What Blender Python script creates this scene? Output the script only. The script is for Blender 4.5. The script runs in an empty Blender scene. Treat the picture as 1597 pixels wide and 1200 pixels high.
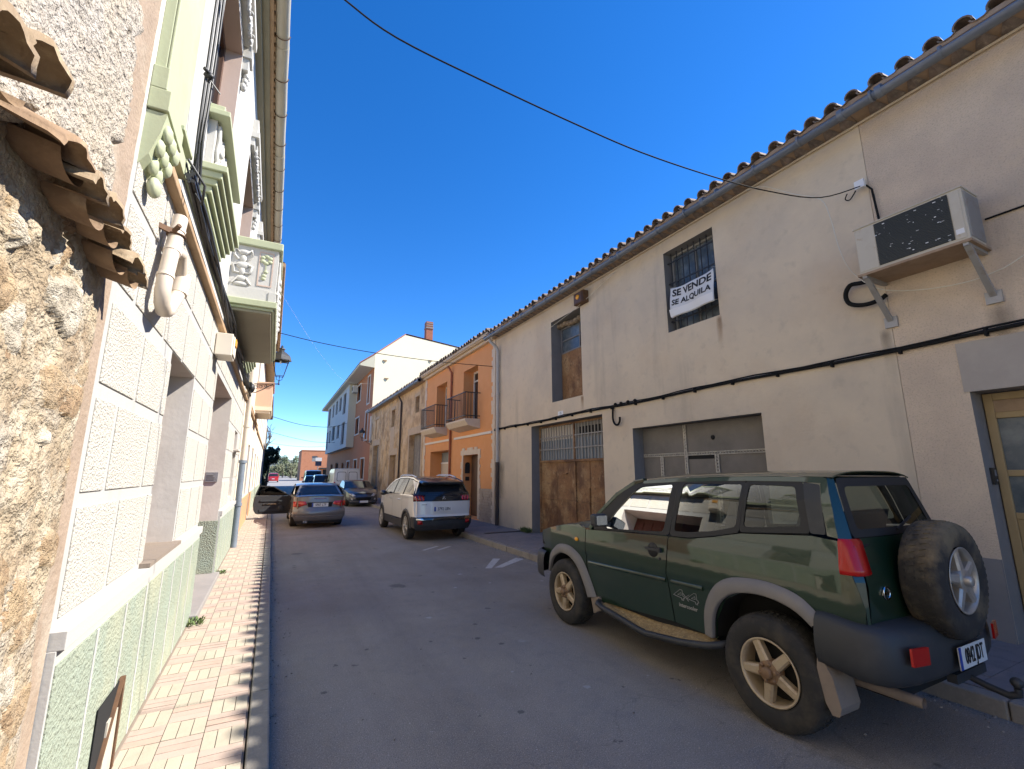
import bpy, bmesh, math, random
from mathutils import Vector, noise

S = bpy.context.scene
COL = S.collection
rad = math.radians

# ---------------------------------------------------------------- camera
cd = bpy.data.cameras.new("street_camera")
cam = bpy.data.objects.new("street_camera", cd)
COL.objects.link(cam)
S.camera = cam
cd.sensor_width = 36.0
cd.lens = 710.0 / 1597.0 * 36.0
cd.clip_start = 0.05
cd.clip_end = 9000.0
cam.location = (0, 0, 1.63)
cam.rotation_euler = (rad(90 + 11.0), 0, rad(-27.4))

# ---------------------------------------------------------------- light
SUN = Vector((1.0, -0.33, 1.03)).normalized()        # towards the sun
elev = math.asin(SUN.z)
w = bpy.data.worlds.new("World")
S.world = w
w.use_nodes = True
nt = w.node_tree
bg = nt.nodes["Background"]
sky = nt.nodes.new("ShaderNodeTexSky")
sky.sky_type = 'NISHITA'
sky.sun_disc = False
sky.sun_elevation = elev
sky.sun_rotation = math.atan2(SUN.x, SUN.y)
sky.altitude = 600
sky.air_density = 0.75
sky.dust_density = 0.05
sky.ozone_density = 3.0
hs = nt.nodes.new("ShaderNodeHueSaturation")
hs.inputs["Saturation"].default_value = 1.32
hs.inputs["Hue"].default_value = 0.507
nt.links.new(sky.outputs[0], hs.inputs["Color"])
nt.links.new(hs.outputs[0], bg.inputs[0])
bg.inputs[1].default_value = 0.084
ld = bpy.data.lights.new("sun", 'SUN')
ld.energy = 3.2
ld.angle = rad(0.53)
ld.color = (1.0, 0.945, 0.86)
sun = bpy.data.objects.new("sun", ld)
COL.objects.link(sun)
sun.rotation_euler = SUN.to_track_quat('Z', 'Y').to_euler()
sun.location = (20, 0, 30)
S.view_settings.view_transform = 'Standard'
S.view_settings.look = 'None'
S.view_settings.exposure = 1.86
S.view_settings.gamma = 1.0
S.cycles.max_bounces = 8
S.cycles.diffuse_bounces = 5

# ---------------------------------------------------------------- mesh helper
class MB:
    def __init__(s):
        s.v = []; s.f = []; s.m = []; s.s = []
    def add(s, vs, fs, mi=0, smooth=False):
        o = len(s.v)
        s.v += [tuple(v) for v in vs]
        s.f += [tuple(i + o for i in f) for f in fs]
        s.m += [mi] * len(fs); s.s += [smooth] * len(fs)
        return s
    def box(s, x0, x1, y0, y1, z0, z1, mi=0):
        v = [(x, y, z) for x in (x0, x1) for y in (y0, y1) for z in (z0, z1)]
        return s.add(v, [(0, 1, 3, 2), (4, 6, 7, 5), (0, 4, 5, 1), (2, 3, 7, 6), (0, 2, 6, 4), (1, 5, 7, 3)], mi)
    def quad(s, a, b, c, d, mi=0):
        return s.add([a, b, c, d], [(0, 1, 2, 3)], mi)
    def poly(s, pts, off, mi=0, smooth=False):
        """closed prism: polygon of 3D points pushed by the vector off"""
        n = len(pts); off = Vector(off)
        vs = [Vector(p) for p in pts] + [Vector(p) + off for p in pts]
        fs = [tuple(range(n))[::-1], tuple(range(n, 2 * n))]
        s.add(vs, fs, mi)
        s.add(vs, [(i, (i + 1) % n, n + (i + 1) % n, n + i) for i in range(n)], mi, smooth)
        return s
    def bar(s, p, q, a, b=None, mi=0, up=(0, 0, 1)):
        p = Vector(p); q = Vector(q); b = a if b is None else b
        d = (q - p).normalized(); up = Vector(up)
        if abs(d.dot(up)) > .95: up = Vector((1, 0, 0))
        r = d.cross(up).normalized(); u = r.cross(d)
        c = [p + r * (i * a / 2) + u * (j * b / 2) for i, j in ((-1, -1), (1, -1), (1, 1), (-1, 1))]
        return s.poly(c, q - p, mi)
    def tube(s, pts, r, n=8, mi=0, caps=True, smooth=True, arc=None):
        pts = [Vector(p) for p in pts]; N = len(pts)
        rs = r if isinstance(r, (list, tuple)) else [r] * N
        vs = []; prev = None
        for i, p in enumerate(pts):
            d = (pts[min(i + 1, N - 1)] - pts[max(i - 1, 0)]).normalized()
            ref = prev if prev is not None else (Vector((0, 0, 1)) if abs(d.z) < .9 else Vector((1, 0, 0)))
            u = (ref - d * ref.dot(d)).normalized(); prev = u
            v = d.cross(u)
            for k in range(n):
                t = 2 * math.pi * k / n
                vs.append(p + (u * math.cos(t) + v * math.sin(t)) * rs[i])
        fs = [(i * n + k, i * n + (k + 1) % n, (i + 1) * n + (k + 1) % n, (i + 1) * n + k) for i in range(N - 1) for k in range(n)]
        s.add(vs, fs, mi, smooth)
        if caps:
            s.add(vs[:n], [tuple(range(n))[::-1]], mi); s.add(vs[-n:], [tuple(range(n))], mi)
        return s
    def lathe(s, prof, o, ax, n=24, mi=0, smooth=True, a0=0, a1=2 * math.pi):
        """prof: (radius, height along ax)"""
        o = Vector(o); ax = Vector(ax).normalized()
        u = ax.orthogonal().normalized(); v = ax.cross(u)
        full = abs(a1 - a0 - 2 * math.pi) < 1e-6; m = n if full else n + 1
        vs = []
        for r, h in prof:
            for k in range(m):
                t = a0 + (a1 - a0) * k / n
                vs.append(o + ax * h + (u * math.cos(t) + v * math.sin(t)) * r)
        fs = [(i * m + k, i * m + (k + 1) % m, (i + 1) * m + (k + 1) % m, (i + 1) * m + k) for i in range(len(prof) - 1) for k in range(n)]
        return s.add(vs, fs, mi, smooth)
    def ball(s, c, rx, ry=None, rz=None, n=10, mi=0):
        ry = rx if ry is None else ry; rz = rx if rz is None else rz; c = Vector(c); m = n // 2 + 1
        vs = []
        for i in range(m + 1):
            a = math.pi * i / m
            for k in range(n):
                b = 2 * math.pi * k / n
                vs.append(c + Vector((rx * math.sin(a) * math.cos(b), ry * math.sin(a) * math.sin(b), rz * math.cos(a))))
        return s.add(vs, [(i * n + k, (i + 1) * n + k, (i + 1) * n + (k + 1) % n, i * n + (k + 1) % n) for i in range(m) for k in range(n)], mi, True)
    def build(s, name, mats, parent=None, shift=None, bevel=0):
        me = bpy.data.meshes.new(name)
        L = Vector(shift) if shift is not None else (Vector(parent['_loc']) if parent is not None and '_loc' in parent else Vector((0, 0, 0)))
        me.from_pydata([tuple(Vector(v) - L) for v in s.v], [], s.f)
        mats = mats if isinstance(mats, (list, tuple)) else [mats]
        for m in mats: me.materials.append(m)
        me.polygons.foreach_set('material_index', s.m)
        me.polygons.foreach_set('use_smooth', s.s)
        me.update()
        o = bpy.data.objects.new(name, me)
        COL.objects.link(o)
        if parent is not None: o.parent = parent
        if bevel:
            b = o.modifiers.new("bevel", 'BEVEL'); b.width = bevel; b.segments = 2; b.limit_method = 'ANGLE'
        return o

def tag(o, label, cat, group=None, kind=None):
    o['label'] = label; o['category'] = cat
    if group: o['group'] = group
    if kind: o['kind'] = kind
    return o

def thing(name, loc, label, cat, group=None, rz=0.0):
    o = bpy.data.objects.new(name, None)
    COL.objects.link(o); o.location = loc; o.rotation_euler = (0, 0, rz)
    o.empty_display_size = .2
    if rz == 0: o['_loc'] = list(loc)
    return tag(o, label, cat, group)

def struct(o):
    o['kind'] = 'structure'
    return o

# ---------------------------------------------------------------- materials
def mat(name, col, rough=.8, var=(), bump=(), metal=0., coat=0., spec=.5, emit=None, stretch=(1, 1, 1), rvar=None):
    """col: base colour; var: list of (colour, scale, low, high, strength[, stretch]) blotches laid over it by noise;
    bump: list of (kind, scale, strength, distance)"""
    m = bpy.data.materials.new(name); m.use_nodes = True
    t = m.node_tree; N = t.nodes; B = N["Principled BSDF"]; Lk = t.links.new
    B.inputs["Roughness"].default_value = rough; B.inputs["Metallic"].default_value = metal
    B.inputs["Coat Weight"].default_value = coat; B.inputs["Coat Roughness"].default_value = .03
    B.inputs["Specular IOR Level"].default_value = spec
    tc = N.new("ShaderNodeTexCoord")
    cur = N.new("ShaderNodeRGB"); cur.outputs[0].default_value = (*col, 1); cur = cur.outputs[0]
    for i, e in enumerate(var):
        c, sc, lo, hi, st = e[:5]; sx = e[5] if len(e) > 5 else (1, 1, 1)
        mp = N.new("ShaderNodeMapping"); mp.inputs["Scale"].default_value = sx
        mp.inputs["Location"].default_value = (i * 3.7, i * 1.3, i * 2.1)
        Lk(tc.outputs["Object"], mp.inputs[0])
        nz = N.new("ShaderNodeTexNoise"); nz.inputs["Scale"].default_value = sc; nz.inputs["Detail"].default_value = 6; nz.inputs["Roughness"].default_value = .62
        Lk(mp.outputs[0], nz.inputs[0])
        mr = N.new("ShaderNodeMapRange"); mr.inputs[1].default_value = lo; mr.inputs[2].default_value = hi; mr.inputs[3].default_value = 0; mr.inputs[4].default_value = st
        Lk(nz.outputs[0], mr.inputs[0])
        mx = N.new("ShaderNodeMix"); mx.data_type = 'RGBA'
        Lk(mr.outputs[0], mx.inputs[0]); Lk(cur, mx.inputs[6]); mx.inputs[7].default_value = (*c, 1)
        cur = mx.outputs[2]
    Lk(cur, B.inputs["Base Color"])
    nrm = None
    for kind, sc, st, ds in bump:
        if kind == 'v':
            tx = N.new("ShaderNodeTexVoronoi"); tx.inputs["Scale"].default_value = sc; o = tx.outputs["Distance"]
        else:
            tx = N.new("ShaderNodeTexNoise"); tx.inputs["Scale"].default_value = sc; tx.inputs["Detail"].default_value = 5; o = tx.outputs[0]
        Lk(tc.outputs["Object"], tx.inputs["Vector"])
        bp = N.new("ShaderNodeBump"); bp.inputs["Strength"].default_value = st; bp.inputs["Distance"].default_value = ds
        Lk(o, bp.inputs["Height"])
        if nrm is not None: Lk(nrm, bp.inputs["Normal"])
        nrm = bp.outputs[0]
    if nrm is not None: Lk(nrm, B.inputs["Normal"])
    if rvar:
        nz = N.new("ShaderNodeTexNoise"); nz.inputs["Scale"].default_value = rvar[0]; nz.inputs["Detail"].default_value = 4
        Lk(tc.outputs["Object"], nz.inputs["Vector"])
        mr = N.new("ShaderNodeMapRange"); mr.inputs[1].default_value = .35; mr.inputs[2].default_value = .65; mr.inputs[3].default_value = rvar[1]; mr.inputs[4].default_value = rvar[2]
        Lk(nz.outputs[0], mr.inputs[0]); Lk(mr.outputs[0], B.inputs["Roughness"])
    if emit:
        B.inputs["Emission Color"].default_value = (*emit[0], 1); B.inputs["Emission Strength"].default_value = emit[1]
    return m

def glass_mat(name, tint, refl=1.5, rough=.01, base=0.04):
    m = bpy.data.materials.new(name); m.use_nodes = True
    t = m.node_tree; N = t.nodes; N.clear(); Lk = t.links.new
    out = N.new("ShaderNodeOutputMaterial"); mix = N.new("ShaderNodeMixShader")
    tr = N.new("ShaderNodeBsdfTransparent"); tr.inputs[0].default_value = (*tint, 1)
    gl = N.new("ShaderNodeBsdfGlossy"); gl.inputs["Roughness"].default_value = rough; gl.inputs[0].default_value = (.95, .97, .96, 1)
    fr = N.new("ShaderNodeFresnel"); fr.inputs[0].default_value = refl
    ml = N.new("ShaderNodeMath"); ml.operation = 'MULTIPLY'; ml.inputs[1].default_value = .95; Lk(fr.outputs[0], ml.inputs[0])
    Lk(ml.outputs[0], mix.inputs[0]); Lk(tr.outputs[0], mix.inputs[1]); Lk(gl.outputs[0], mix.inputs[2]); Lk(mix.outputs[0], out.inputs[0])
    return m

def grey(v): return (v, v, v)
M = {}
M['wh_smooth'] = mat("white_render", (.51, .495, .455), .85, [((.58, .55, .48), 1.2, .45, .8, .5), ((.62, .60, .56), 6, .5, .8, .3, (1, 1, .15))], [('n', 30, .15, .01)])
M['wh_rough'] = mat("cream_pebble_stucco", (.485, .455, .395), .9, [((.30, .255, .20), 110, .52, .68, .6), ((.51, .485, .43), 4, .4, .7, .6), ((.52, .42, .28), 2.2, .58, .8, .25)], [('n', 110, .8, .016), ('v', 70, .35, .010)])
M['green_rough'] = mat("green_pebble_stucco", (.29, .325, .25), .9, [((.17, .20, .145), 80, .52, .72, .7), ((.42, .41, .28), 1.4, .5, .72, .75), ((.30, .38, .32), 3, .5, .75, .5)], [('n', 70, .8, .02), ('v', 45, .35, .012)])
M['green_trim'] = mat("pale_green_paint", (.40, .425, .27), .7, [((.35, .37, .22), 5, .5, .75, .5), ((.60, .60, .42), 2, .5, .75, .4)], [('n', 40, .1, .01)])
M['band'] = mat("flat_white_band", (.41, .40, .375), .85, [((.46, .44, .39), 3, .5, .8, .4), ((.33, .30, .26), 5, .58, .72, .35, (1, 1, .3))], [('n', 60, .12, .01)])
M['jamb'] = mat("greyed_plaster", (.60, .545, .48), .85, [((.44, .39, .34), 3, .45, .7, .6), ((.58, .52, .47), 9, .5, .8, .4)], [('n', 25, .15, .01)])
M['pink_jamb'] = mat("pinkish_plaster", (.58, .44, .36), .85, [((.5, .36, .28), 2, .45, .8, .4)], [('n', 25, .1, .01)])
M['soffit'] = mat("olive_soffit", (.30, .27, .19), .8, [((.22, .2, .14), 2, .45, .75, .5)], [('n', 14, .1, .01)])
M['brown_mould'] = mat("brown_moulding", (.42, .28, .16), .8, [((.25, .16, .09), 8, .45, .7, .6)], [('n', 40, .3, .01)])
M['pipe_beige'] = mat("beige_pvc", (.58, .49, .39), .5, [((.5, .38, .26), 6, .5, .75, .5)])
M['gutter_beige'] = mat("beige_zinc", (.50, .45, .34), .5, [((.34, .30, .22), 4, .45, .7, .6, (1, .3, 1))])
M['cable'] = mat("black_cable", grey(.014), .85, spec=.15)
M['cable_old'] = mat("weathered_black_cable", grey(.035), .5, [(grey(.014), 9, .45, .65, .8)])
M['black'] = mat("black_iron", grey(.02), .5)
M['rust'] = mat("rusted_iron", (.09, .045, .022), .8, [((.16, .08, .035), 14, .4, .7, .8)])
M['white_wire'] = mat("off_white_wire", (.62, .58, .48), .6)
M['plaque'] = mat("grey_plaque", (.22, .22, .23), .5, [((.14, .14, .15), 40, .5, .6, .7)])
M['alarm'] = mat("cream_plastic", (.68, .60, .48), .5)
M['amber'] = mat("amber_lens", (.75, .33, .02), .25)
M['tan'] = mat("tan_render", (.65, .535, .385), .9, [((.46, .39, .31), .7, .40, .68, .7), ((.63, .52, .38), 1.6, .45, .75, .6), ((.35, .30, .24), 5, .55, .75, .35), ((.30, .26, .21), 1.4, .58, .75, .55, (1, 1, .12)), ((.54, .40, .26), .9, .52, .8, .5)], [('n', 18, .22, .02), ('n', 90, .12, .008)])
M['pinktan'] = mat("pinkish_roughcast", (.655, .52, .38), .92, [((.38, .30, .24), .8, .4, .68, .6), ((.52, .42, .32), 3, .45, .7, .5), ((.33, .27, .22), 60, .52, .68, .5), ((.28, .235, .2), 1.2, .56, .75, .6, (1, 1, .12)), ((.55, .40, .24), .9, .53, .8, .5)], [('n', 70, .6, .02)])
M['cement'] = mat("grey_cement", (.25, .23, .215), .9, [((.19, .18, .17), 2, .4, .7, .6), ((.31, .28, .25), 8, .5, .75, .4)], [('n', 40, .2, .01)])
M['lintelgrey'] = mat("pale_cement", (.40, .355, .305), .9, [((.33, .29, .25), 2, .4, .7, .6), ((.45, .40, .34), 8, .5, .75, .4)], [('n', 40, .2, .01)])
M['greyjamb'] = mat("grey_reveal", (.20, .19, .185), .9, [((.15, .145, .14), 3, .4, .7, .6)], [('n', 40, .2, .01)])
M['rustsheet'] = mat("rusty_sheet", (.25, .125, .048), .75, [((.38, .24, .115), 1.6, .46, .64, .85), ((.105, .048, .022), 2.4, .47, .61, .85, (1, 1, .8)), ((.07, .036, .02), 15, .56, .68, .7), ((.44, .31, .17), 9, .58, .70, .6, (1, 1, .6)), ((.10, .048, .022), 34, .52, .68, .5)], [('n', 30, .25, .01)])
M['slat'] = mat("grey_slats", (.27, .26, .24), .7, [((.17, .16, .15), 10, .45, .7, .6, (1, 1, .2))])
M['slatblue'] = mat("bluish_sheet", (.20, .23, .25), .6, [((.30, .31, .31), 8, .45, .7, .6, (1, 1, .2))])
M['dirtyglass'] = mat("dirty_glass", (.075, .095, .11), .25, [((.17, .19, .19), 5, .42, .66, .8), ((.04, .06, .085), 3, .5, .7, .7)])
M['mirrorglass'] = mat("reflecting_glass", (.02, .025, .03), .045, spec=1.0)
M['mirrorglass'].node_tree.nodes['Principled BSDF'].inputs['IOR'].default_value = 2.3
M['darkglass'] = mat("dark_window_glass", (.018, .021, .026), .07, spec=.45)
M['panelgrey'] = mat("grey_mesh_panel", (.20, .18, .155), .75, [((.12, .11, .095), 2, .4, .7, .7), ((.22, .195, .165), 9, .5, .75, .4)])
M['lattice'] = mat("pale_lattice_strip", (.60, .55, .45), .7, [((.3, .27, .22), 30, .45, .6, .7)])
M['gutter_grey'] = mat("grey_pvc_gutter", (.145, .165, .195), .42, [((.11, .115, .12), 3, .45, .72, .5), ((.24, .235, .225), 12, .55, .75, .4)])
M['tile'] = mat("old_roof_tile", (.22, .165, .13), .9, [((.11, .09, .075), 6, .40, .62, .8), ((.34, .27, .21), 11, .5, .7, .6), ((.40, .37, .27), 26, .58, .72, .6)], [('n', 40, .5, .01)])
M['tileclay'] = mat("weathered_clay_tile", (.27, .20, .125), .9, [((.17, .115, .07), 7, .42, .66, .85), ((.44, .35, .22), 9, .52, .7, .6), ((.48, .42, .28), 40, .58, .7, .6)], [('n', 60, .5, .01), ('n', 14, .3, .02)])
M['soffit_tan'] = mat("brown_soffit_board", (.34, .235, .15), .85, [((.22, .15, .09), 5, .45, .7, .6), ((.44, .33, .23), 9, .52, .75, .5)], [('n', 20, .3, .01)])
M['creamline'] = mat("cream_lath", (.55, .44, .30), .8, [((.36, .28, .19), 9, .5, .7, .6)])
M['orange'] = mat("orange_render", (.68, .31, .12), .9, [((.60, .26, .09), 1.2, .45, .75, .5), ((.72, .36, .16), 4, .5, .75, .4)], [('n', 60, .2, .01)])
M['cream'] = mat("cream_stone_trim", (.62, .52, .40), .85, [((.50, .40, .29), 7, .45, .7, .5)], [('n', 30, .4, .012)])
M['creamwall'] = mat("cream_gable_render", (.62, .565, .41), .9, [((.56, .51, .37), .5, .45, .8, .5), ((.55, .5, .4), .6, .6, .8, .4, (1, 1, .15))], [('n', 40, .1, .01)])
M['terra'] = mat("terracotta_render", (.43, .17, .075), .9, [((.36, .14, .06), .6, .45, .75, .4)])
M['bay'] = mat("pale_grey_render", (.50, .49, .48), .9, [((.43, .42, .41), .6, .45, .75, .4)])
M['whitetrim'] = mat("white_window_surround", (.68, .64, .57), .8)
M['shutter'] = mat("dark_shutter", (.03, .026, .028), .6)
M['steel'] = mat("galvanised_steel", (.34, .33, .32), .5, [((.22, .17, .12), 8, .55, .75, .6)], metal=.3)
M['acwhite'] = mat("aged_cream_enamel", (.50, .455, .37), .5, [((.38, .32, .24), 4, .52, .75, .5), ((.35, .22, .10), 14, .62, .75, .6)])
M['acgrill'] = mat("dark_grille", (.035, .042, .045), .5, [((.45, .48, .50), 24, .665, .70, .9, (.3, 1.1, 1.0))])
M['ocre'] = mat("ochre_wood", (.37, .265, .13), .6, [((.28, .18, .07), 4, .45, .7, .6, (1, 1, .2))])
M['woodark'] = mat("dark_wood", (.09, .045, .028), .5, [((.05, .026, .017), 5, .45, .7, .6, (4, 4, .3))])
M['white'] = mat("white_plastic", (.72, .72, .72), .5)
M['ink'] = mat("black_ink", grey(.012), .6)
M['dark'] = mat("dark_void", grey(.008), .9)
M['redpipe'] = mat("red_brown_pipe", (.30, .085, .035), .5)
M['greypipe'] = mat("pale_grey_pipe", (.42, .40, .37), .5)
M['ironpipe'] = mat("dark_iron_pipe", (.05, .035, .03), .6)
M['bluegrey'] = mat("blue_grey_pipe", (.17, .20, .24), .5, [((.11, .13, .16), 6, .45, .7, .5)])
M['weed'] = mat("weed_leaf", (.075, .12, .03), .7, [((.13, .15, .05), 12, .45, .65, .8)])
M['bark'] = mat("bark", (.13, .10, .075), .9, [((.07, .055, .04), 20, .4, .7, .7)])
# ---------------------------------------------------------------- ground
def asphalt_mat():
    m = mat("asphalt", (.285, .25, .208), .85,
            [((.175, .148, .127), .45, .42, .66, .8), ((.275, .235, .205), 1.1, .50, .74, .6), ((.19, .178, .17), 7, .50, .70, .5), ((.27, .245, .225), 1.6, .50, .72, .55, (1, .07, 1)), ((.15, .135, .125), 2.3, .52, .75, .5, (1, .05, 1)),
             ((.52, .48, .43), 110, .54, .68, .8), ((.07, .063, .056), 120, .54, .67, .8), ((.58, .55, .50), 48, .67, .72, .7), ((.06, .055, .05), 42, .67, .72, .7), ((.045, .043, .043), 4.2, .69, .715, .75), ((.34, .33, .31), 5.3, .70, .735, .6)],
            [('n', 150, .8, .008), ('n', 3, .1, .02)], rvar=(1.3, .72, .9))
    t = m.node_tree; N = t.nodes; Lk = t.links.new; B = N["Principled BSDF"]
    src = B.inputs["Base Color"].links[0].from_socket
    # thin cracks: the borders of large distorted cells
    tc = N.new("ShaderNodeTexCoord"); nz = N.new("ShaderNodeTexNoise"); nz.inputs["Scale"].default_value = 1.4; nz.inputs["Detail"].default_value = 6
    Lk(tc.outputs["Object"], nz.inputs["Vector"])
    mv = N.new("ShaderNodeMix"); mv.data_type = 'VECTOR'; mv.inputs[0].default_value = .5
    Lk(tc.outputs["Object"], mv.inputs[4]); Lk(nz.outputs["Color"], mv.inputs[5])
    vo = N.new("ShaderNodeTexVoronoi"); vo.feature = 'DISTANCE_TO_EDGE'; vo.inputs["Scale"].default_value = .4
    Lk(mv.outputs[1], vo.inputs["Vector"])
    mr = N.new("ShaderNodeMapRange"); mr.inputs[1].default_value = 0; mr.inputs[2].default_value = .0022; mr.inputs[3].default_value = .24; mr.inputs[4].default_value = 0
    Lk(vo.outputs["Distance"], mr.inputs[0])
    mx = N.new("ShaderNodeMix"); mx.data_type = 'RGBA'; Lk(mr.outputs[0], mx.inputs[0]); Lk(src, mx.inputs[6]); mx.inputs[7].default_value = (.03, .03, .03, 1)
    cur = mx.outputs[2]
    def spots(scale, r, frac, col, st, sy=1.0, wob=.25):
        nonlocal cur
        mp = N.new("ShaderNodeMapping"); mp.inputs["Scale"].default_value = (1, sy, 1); mp.inputs["Location"].default_value = (scale * .37, scale * 1.9, 0); Lk(tc.outputs["Object"], mp.inputs[0])
        n2 = N.new("ShaderNodeTexNoise"); n2.inputs["Scale"].default_value = scale * 5; n2.inputs["Detail"].default_value = 3; Lk(mp.outputs[0], n2.inputs["Vector"])
        mv2 = N.new("ShaderNodeMix"); mv2.data_type = 'VECTOR'; mv2.inputs[0].default_value = wob / scale; Lk(mp.outputs[0], mv2.inputs[4]); Lk(n2.outputs["Color"], mv2.inputs[5])
        v2 = N.new("ShaderNodeTexVoronoi"); v2.inputs["Scale"].default_value = scale; Lk(mv2.outputs[1], v2.inputs["Vector"])
        sep = N.new("ShaderNodeSeparateColor"); Lk(v2.outputs["Color"], sep.inputs[0])
        # radius differs from cell to cell; most cells hold nothing
        rr = N.new("ShaderNodeMapRange"); rr.inputs[1].default_value = 1 - frac; rr.inputs[2].default_value = 1; rr.inputs[3].default_value = -.02; rr.inputs[4].default_value = r; rr.clamp = False; Lk(sep.outputs[0], rr.inputs[0])
        d = N.new("ShaderNodeMath"); d.operation = 'SUBTRACT'; Lk(rr.outputs[0], d.inputs[0]); Lk(v2.outputs["Distance"], d.inputs[1])
        k = N.new("ShaderNodeMapRange"); k.inputs[1].default_value = 0; k.inputs[2].default_value = .04; k.inputs[3].default_value = 0; k.inputs[4].default_value = st; Lk(d.outputs[0], k.inputs[0])
        x = N.new("ShaderNodeMix"); x.data_type = 'RGBA'; Lk(k.outputs[0], x.inputs[0]); Lk(cur, x.inputs[6]); x.inputs[7].default_value = (*col, 1); cur = x.outputs[2]
    spots(1.1, .11, .30, (.05, .048, .047), .55); spots(3.2, .16, .22, (.055, .05, .05), .6); spots(7, .25, .12, (.06, .058, .055), .7); spots(5.5, .22, .10, (.40, .38, .36), .7); spots(.9, .22, .22, (.32, .30, .28), .38, .6, .9)
    Lk(cur, B.inputs["Base Color"])
    return m
M['asphalt'] = asphalt_mat()
M['field'] = mat("dry_field", (.22, .20, .13), .95, [((.12, .14, .06), .06, .45, .65, .8), ((.30, .26, .18), .3, .5, .7, .6)], [('n', 2, .4, .1)])
M['mortar'] = mat("sandy_mortar", (.22, .175, .135), .95, [((.19, .15, .12), 12, .4, .7, .6)], [('n', 80, .3, .006)])
PINK = [mat("pink_paver", c, .85, [((.29, .21, .165), 9, .5, .75, .55), ((.42, .32, .26), 20, .55, .75, .4)], [('n', 140, .35, .006)]) for c in ((.375, .287, .232), (.39, .298, .242), (.36, .277, .222), (.385, .28, .217))]
CREAM = [mat("cream_paver", c, .85, [((.30, .255, .19), 9, .5, .75, .55), ((.45, .40, .31), 20, .55, .75, .4)], [('n', 140, .35, .006)]) for c in ((.375, .325, .245), (.40, .345, .26), (.355, .31, .235), (.37, .33, .25))]
M['kerbstone'] = mat("kerb_concrete", (.26, .235, .20), .9, [((.17, .155, .14), 5, .45, .7, .7), ((.33, .30, .26), 30, .5, .7, .5)], [('n', 90, .4, .008)])
GREYT = [mat("grey_paver", c, .85, [((.15, .135, .13), 7, .45, .7, .6)], [('n', 120, .3, .006)]) for c in ((.235, .205, .195), (.255, .22, .205), (.215, .19, .185))]
random.seed(5)
g = MB(); g.quad((-4500, -300, -.03), (4500, -300, -.03), (4500, 6000, -.03), (-4500, 6000, -.03))
struct(g.build("ground", M['field']))
g = MB(); g.quad((.02, -12, 0), (4.6, -12, 0), (4.6, 64, 0), (.02, 64, 0)); 
struct(g.build("road", M['asphalt']))
g = MB(); g.quad((-9, 64, -.004), (16, 64, -.004), (12, 105, -.004), (-1, 105, -.004)); g.quad((-1, 105, -.004), (6.6, 105, -.004), (7.5, 420, -.004), (1, 420, -.004))
struct(g.build("road_junction", mat("pale_asphalt", (.24, .235, .225), .9, [((.19, .185, .18), .3, .4, .7, .6)])))

# left pavement: basket-weave cells of three bricks, pink ones laid across and cream ones laid along
g = MB(); g.box(-.68, 0.0, -2, 64, -.05, .108, 0)
c = .212
def brick(x0, x1, y0, y1, mi):
    j = .0022; z = .12 + random.uniform(-.0015, .0015); d = random.uniform(-.001, .001); e = random.uniform(-.001, .001)
    x0 += j; x1 -= j; y0 += j; y1 -= j
    a = [(x0, y0, z + d), (x1, y0, z + e), (x1, y1, z - d), (x0, y1, z - e)]
    b = [(x, y, .1) for x, y, _ in a]
    g.add(a + b, [(0, 1, 2, 3), (0, 4, 5, 1), (1, 5, 6, 2), (2, 6, 7, 3), (3, 7, 4, 0)], mi)
xs = [-.008 - c * k for k in range(4)]
row = 0; y = 1.0
while y < 48:
    for k in range(4):
        x1 = xs[k]; x0 = max(x1 - c, -.665)
        if x1 - x0 < .02: continue
        if (row + k) % 2 == 0:
            for q in range(3): brick(x0, x1, y + c * q / 3, y + c * (q + 1) / 3, 1 + random.choice((0, 0, 1, 2, 3)))
        else:
            for q in range(3):
                a = x1 - c * (q + 1) / 3; b = x1 - c * q / 3
                if b - max(a, x0) > .01: brick(max(a, x0), b, y, y + c, 5 + random.choice((0, 0, 1, 2, 3)))
    y += c; row += 1
struct(g.build("pavement", [M['mortar']] + PINK + CREAM))
def kerb(name, x0, x1, y0, y1, L, seed):
    random.seed(seed); g = MB(); y = y0
    while y < y1:
        d = random.uniform(-.004, .004)
        g.box(x0 + d, x1 + d, y + .004, y + L - .004, -.05, .12 + random.uniform(-.003, .003)); y += L
    return struct(g.build(name, M['kerbstone'], bevel=.012))
kerb("kerb", 0.004, .12, -2, 50, 1.0, 3)
kerb("kerb", 4.53, 4.65, -3, 50, .5, 4)
g = MB(); g.box(4.66, 6.12, -4, 64, -.05, .108, 0)
y = -2.0
while y < 45:
    for k in range(5):
        x0 = 4.66 + k * .285; brick(x0, x0 + .285, y, y + .285, 1 + random.randrange(3))
    y += .285
struct(g.build("pavement", [M['mortar']] + GREYT))
g = MB(); g.box(4.95, 6.03, 10.95, 11.12, .118, .1265, 0)
for k in range(34): g.box(4.97 + k * .031, 4.985 + k * .031, 10.97, 11.10, .1268, .1300, 1)
tag(g.build("drain_channel", [M['dark'], M['ironpipe']]), "dark slotted drain laid across the right pavement before the rusty double door", "drain")

# window-reflected sunlight painted as pale strokes on the road by the right kerb
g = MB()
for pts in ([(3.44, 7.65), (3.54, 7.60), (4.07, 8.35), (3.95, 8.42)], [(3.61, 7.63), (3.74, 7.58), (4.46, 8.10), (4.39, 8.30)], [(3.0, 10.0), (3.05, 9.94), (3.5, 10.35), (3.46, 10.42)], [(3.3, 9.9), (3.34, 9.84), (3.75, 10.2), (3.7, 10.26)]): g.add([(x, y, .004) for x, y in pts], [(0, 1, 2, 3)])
mk = mat("painted_sun_reflection", (.50, .48, .45), .8, [((.25, .225, .2), 14, .55, .68, .8), ((.25, .225, .2), 60, .56, .66, .7)])
struct(g.build("reflected_sun_strokes", mk))
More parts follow.
